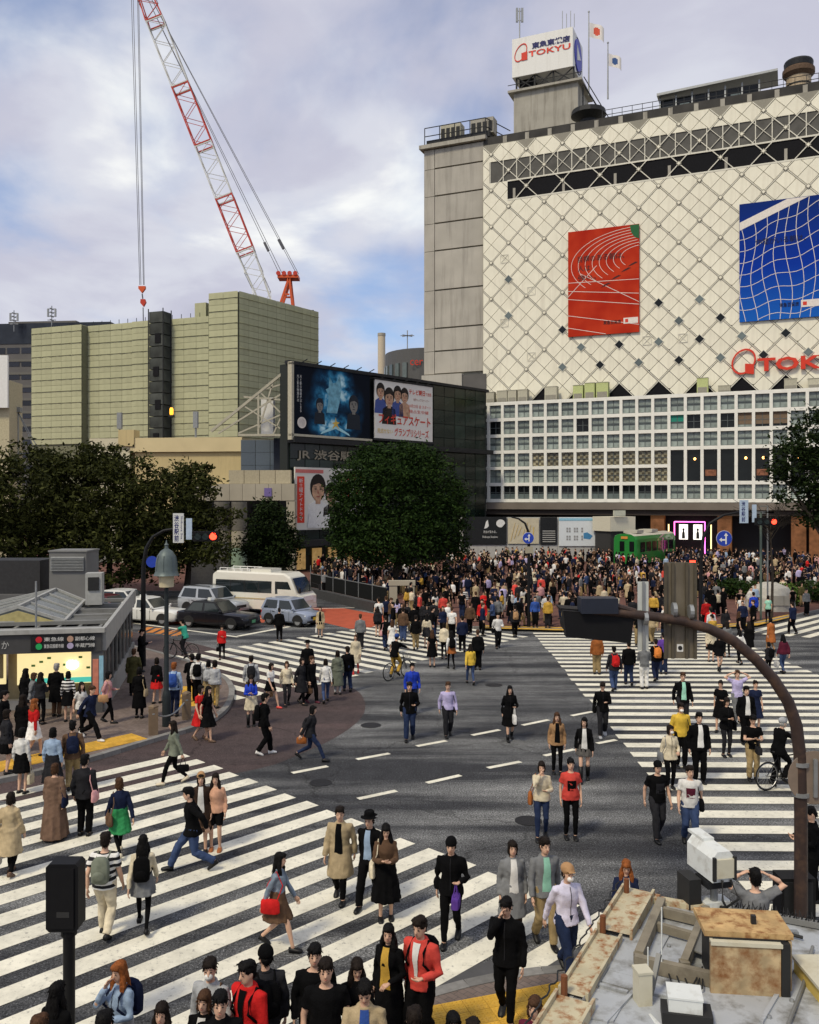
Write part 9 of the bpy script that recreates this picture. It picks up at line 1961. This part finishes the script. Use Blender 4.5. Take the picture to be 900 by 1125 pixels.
A(118, 794, 'f', 90, 'bag', ('sweater', 'pink'), ('skinny', 'black'), ('bob', 'black'), bag=('shoulder', 'tan', -1))
A(99, 813, 'm', 70, 'stride', ('jacket', 'navy'), ('trousers', 'black'), ('short', 'black'), shoes='white', note='striding right')
A(89, 806, 'f', 60, 'stepA', ('tee', 'white'), ('skinny', 'black'), ('long', 'dark'))
A(62, 787, 'm', 180, 'stand', ('coat', 'black'), ('trousers', 'brown'), ('short', 'grey'), note='reading the lit map')
A(28, 790, 'f', 160, 'stand', ('jacket', 'black'), ('skirt', 'charcoal'), ('long', 'black'))
A(36, 793, 'f', 110, 'bag', ('jacket', 'grey'), ('skinny', 'black'), ('bob', 'black'))
A(44, 796, 'f', 170, 'phone', ('sweater', 'charcoal'), ('skinny', 'black'), ('long', 'dark'))
A(75, 793, 'f', 190, 'stand', ('shirt', 'striped_black'), ('skirt', 'black'), ('bob', 'black'), label='person in black striped shirt and skirt facing the lit map by the subway entrance')
A(37, 832, 'f', 150, 'stepA', ('sweater', 'red'), ('skirt', 'white'), ('long', 'auburn'))
A(25, 826, 'f', 170, 'stand', ('coat', 'black'), ('skinny', 'black'), ('long', 'black'))
A(4, 826, 'm', 90, 'stepB', ('jacket', 'black'), ('trousers', 'charcoal'), ('short', 'black'))
A(7, 850, 'f', 130, 'stand', ('jacket', 'charcoal'), ('skirt', 'black'), ('bob', 'black'))
A(218, 773, 'm', 180, 'stand', ('shirt', 'white'), ('trousers', 'black'), ('short', 'black'), bag=('backpack', 'black'))
A(211, 771, 'm', 200, 'stand2', ('jacket', 'black'), ('trousers', 'black'), ('short', 'black'))
A(229, 776, 'f', 180, 'stand', ('hoodie', 'grey'), ('skirt', 'khaki'), ('bob', 'black'), bag=('backpack', 'pale_grey'))
A(236, 778, 'f', 170, 'stand', ('sweater', 'pale_grey'), ('skinny', 'khaki'), ('bob', 'dark'))
A(722, 922, 'm', 10, 'stepA', ('loose', 'black'), ('trousers', 'charcoal'), ('short', 'black'), hat=('cap', 'black'), prn='charcoal', note='in black cap')
A(758, 928, 'm', 350, 'stepB', ('loose', 'white'), ('trousers', 'denim'), ('short', 'dark'), prn='burgundy', bag=('shoulder', 'black', 1), note='with dark red chest print')
A(736, 867, 'f', 5, 'stand2', ('jacket', 'cream'), ('skinny', 'black'), ('bob', 'black'), mask=True, bag=('shoulder', 'grey', -1), note='in white mask')
A(748, 843, 'm', 0, 'stand', ('hoodie', 'yellow'), ('trousers', 'black'), ('short', 'dark'), mask=True, bag=('shoulder', 'olive', 1), note='in white mask')
A(768, 860, 'm', 0, 'stand', ('jacket', 'black'), ('trousers', 'black'), ('short', 'black'), inner='white', h=1.76)
A(827, 857, 'm', 355, 'phone', ('tee', 'black'), ('trousers', 'khaki'), ('short', 'black'), bag=('hand', 'charcoal', 1), note='looking down at both hands')
A(750, 800, 'm', 0, 'stepA', ('jacket', 'black'), ('trousers', 'charcoal'), ('short', 'black'), inner='mint', h=1.76)
A(798, 831, 'f', 5, 'phone', ('jacket', 'black'), ('skinny', 'charcoal'), ('bob', 'dark'), bag=('shoulder', 'black', 1), note='holding a camera')
A(792, 803, 'f', 330, 'bag', ('dress', 'black'), None, ('bun', 'dark'))
A(810, 794, 'm', 0, 'headup', ('tee', 'lavender'), ('trousers', 'grey'), ('short', 'brown'), note='with both arms raised')
A(820, 818, 'm', 0, 'stand', ('jacket', 'black'), ('trousers', 'black'), ('short', 'black'), inner='white')
A(830, 804, 'f', 0, 'stand', ('dress', 'navy'), None, ('bun', 'dark'))
A(675, 759, 'm', 185, 'stepA', ('jacket', 'charcoal'), ('trousers', 'denim'), ('short', 'black'), bag=('backpack', 'red'))
A(691, 753, 'm', 175, 'stepB', ('jacket', 'black'), ('trousers', 'dark_denim'), ('short', 'black'))
A(656, 741, 'm', 180, 'stand', ('jacket', 'rust'), ('trousers', 'khaki'), ('short', 'dark'))
A(708, 757, 'm', 180, 'phone', ('hoodie', 'grey'), ('trousers', 'white'), ('short', 'black'))
A(721, 748, 'm', 185, 'stepA', ('jacket', 'black'), ('trousers', 'navy'), ('short', 'black'), bag=('backpack', 'orange'))
A(729, 741, 'm', 175, 'stand', ('shirt', 'purple'), ('trousers', 'dark_denim'), ('short', 'black'))
A(790, 737, 'f', 5, 'stepA', ('jacket', 'black'), ('mini', 'black'), ('long', 'black'), boots=1)
A(781, 727, 'f', 0, 'stand', ('jacket', 'cream'), ('skirt', 'black'), ('bob', 'brown'))
A(799, 722, 'f', 180, 'stand', ('jacket', 'grey'), ('skinny', 'black'), ('long', 'dark'))
A(813, 730, 'f', 190, 'walkA', ('shirt', 'white'), ('skinny', 'black'), ('long', 'black'))
A(823, 722, 'f', 180, 'stand', ('coat', 'black'), ('skinny', 'black'), ('long', 'dark'))
A(847, 716, 'f', 190, 'stepB', ('coat', 'rust'), ('skinny', 'tan'), ('bob', 'black'))
A(845, 742, 'f', 200, 'stand', ('jacket', 'charcoal'), ('skinny', 'black'), ('bob', 'black'), bag=('backpack', 'black'), h=1.35, note='short figure with backpack')
A(861, 740, 'f', 195, 'stepA', ('sweater', 'burgundy'), ('skinny', 'denim'), ('long', 'black'), bag=('shopping', 'white', 1))
A(871, 697, 'm', 200, 'stepB', ('jacket', 'navy'), ('trousers', 'black'), ('short', 'black'))
A(830, 1089, 'm', 175, 'headup', ('loose', 'grey'), ('trousers', 'denim'), ('short', 'black'), note='with hand on head')
A(893, 990, 'm', 270, 'phone', ('jacket', 'black'), ('trousers', 'black'), ('short', 'black'), note='at the right border')
A(828, 683, 'm', 180, 'stand', ('jacket', 'cobalt'), ('trousers', 'black'), ('short', 'dark'), note='in bright blue jacket')
A(844, 684, 'f', 175, 'stand', ('tee', 'mint'), ('skinny', 'black'), ('bob', 'dark'))
A(776, 692, 'm', 180, 'stand', ('jacket', 'red'), ('trousers', 'black'), ('short', 'black'))
A(886, 676, 'm', 10, 'stand', ('shirt', 'grey'), ('trousers', 'black'), ('short', 'black'))
A(588, 689, 'm', 0, 'stand', ('shirt', 'blue'), ('trousers', 'black'), ('short', 'black'))
A(602, 690, 'm', 180, 'stand', ('jacket', 'mustard'), ('trousers', 'charcoal'), ('short', 'black'))
A(575, 672, 'f', 180, 'stand', ('shirt', 'white'), ('skirt', 'cream'), ('long', 'black'))
A(553, 672, 'm', 5, 'stand', ('shirt', 'lavender'), ('trousers', 'pale_grey'), ('short', 'black'))
A(566, 664, 'f', 0, 'stand', ('coat', 'coral'), ('skinny', 'black'), ('bob', 'dark'))
A(510, 675, 'm', 0, 'stand', ('shirt', 'striped_black'), ('trousers', 'charcoal'), ('short', 'black'), label='person in black and white striped shirt in the plaza crowd')
A(487, 684, 'm', 180, 'stand', ('hoodie', 'coral'), ('trousers', 'black'), ('short', 'black'))
A(357, 652, 'm', 10, 'stand', ('jacket', 'grey'), ('trousers', 'black'), ('short', 'black'), place='by the plaza fence')
BIKES = [((199, 727), 255, ('tee', 'teal'), ('trousers', 'charcoal'), ('short', 'black'), None, 'person in green T-shirt riding a bicycle left past the corner', 'black bicycle ridden by the person in green near the corner kerb'),
         ((437, 746), 140, ('jacket', 'black'), ('trousers', 'mustard'), ('short', 'black'), ('beanie', 'blue'), 'person in black jacket and mustard trousers riding a bicycle away', 'dark bicycle ridden onto the middle crosswalk'),
         ((862, 866), 110, ('jacket', 'black'), ('trousers', 'black'), ('short', 'grey'), ('cap', 'pale_grey'), 'person in black with pale cap astride a bicycle at the right border', 'black bicycle partly hidden by the near mast')]
M_bk = mat('bike_black', (0.012, 0.012, 0.013), 0.4, 0.2); M_spk = mat('spoke_steel', (0.35, 0.35, 0.35), 0.4, 0.8)
def bicycle(label, loc, rz):
 t_ = thing('bicycle', label, 'bicycle', loc, rz, 'bicycles on the crossing'); r_ = 0.33; MXX = Matrix.Rotation(PI/2, 3, 'Y')
 for y in (-0.53, 0.53):
  w_ = MB(); pts = [(0, r_*math.cos(a), r_*math.sin(a)) for a in np.linspace(0, 2*PI, 25)]; w_.tube(pts, 0.019, 6, cap=False); wo = w_.build('wheel', M_tyre, t_, (0, y, r_+0.02))
  w_ = MB(); w_.tube([(0, (r_-0.025)*math.cos(a), (r_-0.025)*math.sin(a)) for a in np.linspace(0, 2*PI, 25)], 0.010, 5, cap=False); w_.build('rim', M_spk, wo)
  w_ = MB()
  for k in range(14): a = 2*PI*k/14; w_.bar((0.015*(-1)**k, 0, 0), (0, (r_-0.03)*math.cos(a), (r_-0.03)*math.sin(a)), 0.004)
  w_.lathe([(0.02, -0.04), (0.02, 0.04)], n=8, M=MXX); w_.build('spokes', M_spk, wo)
 bb, st_, hd, fo = (0, 0.08, 0.30), (0, 0.20, 0.78), (0, -0.36, 0.86), (0, -0.53, 0.35)
 f = MB(); f.tube([bb, st_], 0.018, 6); f.tube([bb, (0, -0.38, 0.72)], 0.02, 6); f.tube([st_, (0, -0.37, 0.80)], 0.016, 6); f.tube([st_, (0, 0.53, 0.35)], 0.011, 6); f.tube([bb, (0, 0.53, 0.35)], 0.011, 6); f.tube([hd, (0, -0.39, 0.66)], 0.021, 6); f.build('frame', M_bk, t_)
 f = MB(); f.tube([(0, -0.39, 0.66), (0.03, -0.45, 0.55), (0.03, -0.53, 0.35)], 0.012, 6); f.tube([(0, -0.39, 0.66), (-0.03, -0.45, 0.55), (-0.03, -0.53, 0.35)], 0.012, 6); f.build('fork', M_bk, t_)
 MB().tube([(-0.28, -0.24, 0.98), (-0.22, -0.34, 1.0), (0, -0.38, 0.96), (0.22, -0.34, 1.0), (0.28, -0.24, 0.98)], 0.012, 6).tube([(0, -0.36, 0.85), (0, -0.38, 0.97)], 0.014, 6).build('handlebar', M_spk, t_)
 f = MB(); f.tube([st_, (0, 0.22, 0.90)], 0.013, 6); f.ell((0, 0.24, 0.92), (0.075, 0.13, 0.035), 10, 6); f.build('saddle', M_bk, t_)
 f = MB(); f.lathe([(0.09, -0.005), (0.09, 0.005)], bb, 14, M=MXX); f.bar((0.05, 0.08, 0.30), (0.05, -0.08, 0.33), 0.02); f.bar((-0.05, 0.08, 0.30), (-0.05, 0.24, 0.27), 0.02); f.box((0.1, -0.09, 0.33), (0.09, 0.07, 0.02)); f.box((-0.1, 0.25, 0.27), (0.09, 0.07, 0.02)); f.build('pedals', M_spk, t_)
 f = MB()
 for z in (0.70, 0.78, 0.88):
  for a, b in (((-0.15, -0.42), (0.15, -0.42)), ((0.15, -0.42), (0.12, -0.66)), ((0.12, -0.66), (-0.12, -0.66)), ((-0.12, -0.66), (-0.15, -0.42))): f.bar((a[0], a[1], z), (b[0], b[1], z), 0.01)
 for x in (-0.12, -0.04, 0.04, 0.12): f.bar((x, -0.66, 0.70), (x, -0.66, 0.88), 0.008).bar((x, -0.43, 0.70), (x, -0.43, 0.88), 0.008).bar((x, -0.43, 0.70), (x, -0.66, 0.70), 0.008)
 f.build('basket', M_spk, t_)
 return t_
for (pp, fc, tp, bt, hr, ht_, lp1, lb1) in BIKES:
 q = G(*pp); q.z = ground_z(q.x, q.y); bicycle(lb1, q, R(fc))
 d_ = Vector((math.sin(R(fc)), -math.cos(R(fc)), 0))      # heading
 A(pp[0], pp[1], 'm', fc, 'cycle', tp, bt, hr, hat=ht_, label=lp1, xyz=(q.x-d_.x*0.20, q.y-d_.y*0.20, q.z+0.0))
# ------------------------------------------------------------------ crowd on the plaza: the nearest as persons, the far press as one mass
cr = random.Random(21)
tops = [('jacket', 'black')]*13+[('jacket', 'charcoal')]*7+[('jacket', 'navy')]*5+[('shirt', 'white')]*4+[('sweater', 'cream')]*2+[('shirt', 'pale_blue')]*1+[('hoodie', 'grey')]*2+[('sweater', 'beige')]*2+[('coat', 'black')]*6+[('coat', 'beige')]*1+[('jacket', 'red')]*1+[('sweater', 'coral')]*1+[('shirt', 'pink')]*1+[('jacket', 'olive')]*1+[('sweater', 'mustard')]*1+[('jacket', 'brown')]*2+[('tee', 'white')]*2+[('tee', 'black')]*2+[('shirt', 'lavender')]*1+[('jacket', 'denim')]*1
bots = [('trousers', 'black')]*6+[('trousers', 'charcoal')]*2+[('trousers', 'dark_denim')]*3+[('trousers', 'khaki')]*2+[('skirt', 'black')]*2+[('skirt', 'cream')]*1
def crowd_spec(dark=0.0):
 sx = cr.choice('mf'); tp = cr.choice(tops) if cr.random() > dark else ('jacket', cr.choice(('black', 'charcoal', 'black', 'navy'))); bt = cr.choice(bots)
 if sx == 'm' and bt[0] == 'skirt': bt = ('trousers', 'black')
 return sx, tp, bt, (('short' if sx == 'm' else cr.choice(('long', 'bob'))), cr.choice(('black', 'black', 'dark', 'brown')))
taken = [G(d['px'], d['py']) for d in PEOPLE]
def free(p, r_): return all((p.x-q.x)**2+(p.y-q.y)**2 > r_*r_ for q in taken)
regions = [([(448, 684), (476, 688), (640, 691), (640, 660), (560, 652), (452, 664)], 60), ([(655, 692), (765, 689), (835, 684), (898, 668), (898, 655), (780, 655), (655, 662)], 54), ([(405, 690), (460, 706), (540, 700), (545, 692), (470, 690), (430, 682)], 20), ([(640, 700), (760, 720), (830, 705), (830, 694), (700, 696)], 20)]
for poly, n_ in regions:
 k = 0; tries = 0
 xs = [p[0] for p in poly]; ys = [p[1] for p in poly]
 while k < n_ and tries < 4000:
  tries += 1; x, y = cr.uniform(min(xs), max(xs)), cr.uniform(min(ys), max(ys))
  if not in_poly(x, y, poly): continue
  p = G(x, y)
  if not free(p, 0.55): continue
  taken.append(p); k += 1; sx, tp, bt, hr = crowd_spec()
  A(x, y, sx, cr.choice((0, 15, 345, 180, 190, 170, 90, 270, 200)), cr.choice(('stand', 'stand2', 'phone', 'stepA', 'stand')), tp, bt, hr, group='people waiting on the plaza')
build_people()
far = {}
mb_v = []; mb_f = []; mb_m = []; mats_ = []; midx = {}
def mi_(m):
 if m.name not in midx: midx[m.name] = len(mats_); mats_.append(m)
 return midx[m.name]
cache = {}
def mesh_arr(key):
 if key not in cache:
  me = LIB[key]; me.calc_loop_triangles(); v = np.zeros(len(me.vertices)*3, np.float32); me.vertices.foreach_get('co', v); t = np.zeros(len(me.loop_triangles)*3, np.int32); me.loop_triangles.foreach_get('vertices', t); tm_ = np.zeros(len(me.loop_triangles), np.int32); me.loop_triangles.foreach_get('material_index', tm_); cache[key] = (v.reshape(-1, 3), t.reshape(-1, 3), tm_)
 return cache[key]
off = 0
keys2 = set(k for k in LIB if k[3] == 2)
farpoly = [(452, 664), (560, 653), (660, 658), (898, 653), (898, 616), (740, 609), (668, 609), (510, 609), (505, 622), (452, 630)]
left_far = [(345, 646), (418, 662), (452, 676), (462, 640), (440, 622), (345, 624)]
cnt_far = 0
def far_people(poly, n_, rmin):
 global off
 xs = [p[0] for p in poly]; ys = [p[1] for p in poly]; pts = []; tries = 0
 while len(pts) < n_ and tries < 30000:
  tries += 1; x, y = cr.uniform(min(xs), max(xs)), cr.uniform(min(ys), max(ys))
  if not in_poly(x, y, poly): continue
  p = G(x, y, 0.12)
  if any((p.x-q.x)**2+(p.y-q.y)**2 < rmin*rmin for q in pts): continue
  if mnoise.noise((p.x*0.22, p.y*0.16, 3.1)) < -0.16: continue
  pts.append(p)
 for p in pts:
  sx, tp, bt, hr = crowd_spec(0.35); pose = cr.choice(('stand', 'stand2', 'phone', 'stepA'))
  need = [(sx, pose, 'body', 2), (sx, pose, tp[0] if (sx, pose, tp[0], 2) in LIB else 'jacket', 2), (sx, pose, bt[0], 2), (sx, pose, 'hair_'+hr[0], 2)]
  if any(k not in LIB for k in need): 
   pose = 'stand'; need = [(sx, pose) + k[2:] for k in need]
   if any(k not in LIB for k in need): continue
  a = cr.uniform(0, 2*PI); k_ = cr.uniform(0.92, 1.05)*(1.0 if sx == 'm' else 0.94); Rm = np.array([[math.cos(a), -math.sin(a), 0], [math.sin(a), math.cos(a), 0], [0, 0, 1]])
  for key, ms_ in zip(need, ([skinm(), skinm()], [cloth(tp[1])], [cloth(bt[1])], [hairm(hr[1])])):
   v, t, tm_ = mesh_arr(key); mb_v.append((v*k_) @ Rm.T+np.array(p)); mb_f.append(t+off); mb_m.append(np.array([mi_(ms_[min(i, len(ms_)-1)]) for i in range(2)])[tm_]); off += len(v)
far_people(farpoly, 900, 0.62); far_people(left_far, 150, 0.55)
V = np.concatenate(mb_v).astype(np.float32); Fa = np.concatenate(mb_f).astype(np.int32); Mi = np.concatenate(mb_m).astype(np.int32)
me = bpy.data.meshes.new('far_crowd'); me.vertices.add(len(V)); me.vertices.foreach_set('co', V.ravel()); me.loops.add(len(Fa)*3); me.loops.foreach_set('vertex_index', Fa.ravel()); me.polygons.add(len(Fa)); me.polygons.foreach_set('loop_start', np.arange(0, len(Fa)*3, 3, dtype=np.int32))
for m in mats_: me.materials.append(m)
me.polygons.foreach_set('material_index', Mi); me.polygons.foreach_set('use_smooth', np.ones(len(Fa), dtype=bool)); me.update(calc_edges=True)
tag(link('crowd', me), 'dense far crowd filling the plaza before the department store', 'crowd', kind='stuff')
print('PEOPLE', len(PEOPLE), 'far tris', len(Fa), 'lib', len(LIB), 'lib tris', sum(len(m.polygons) for m in LIB.values()))
tot = 0
for o in C.objects:
 if o.type == 'MESH': tot += len(o.data.polygons)
print('POLYS', tot)
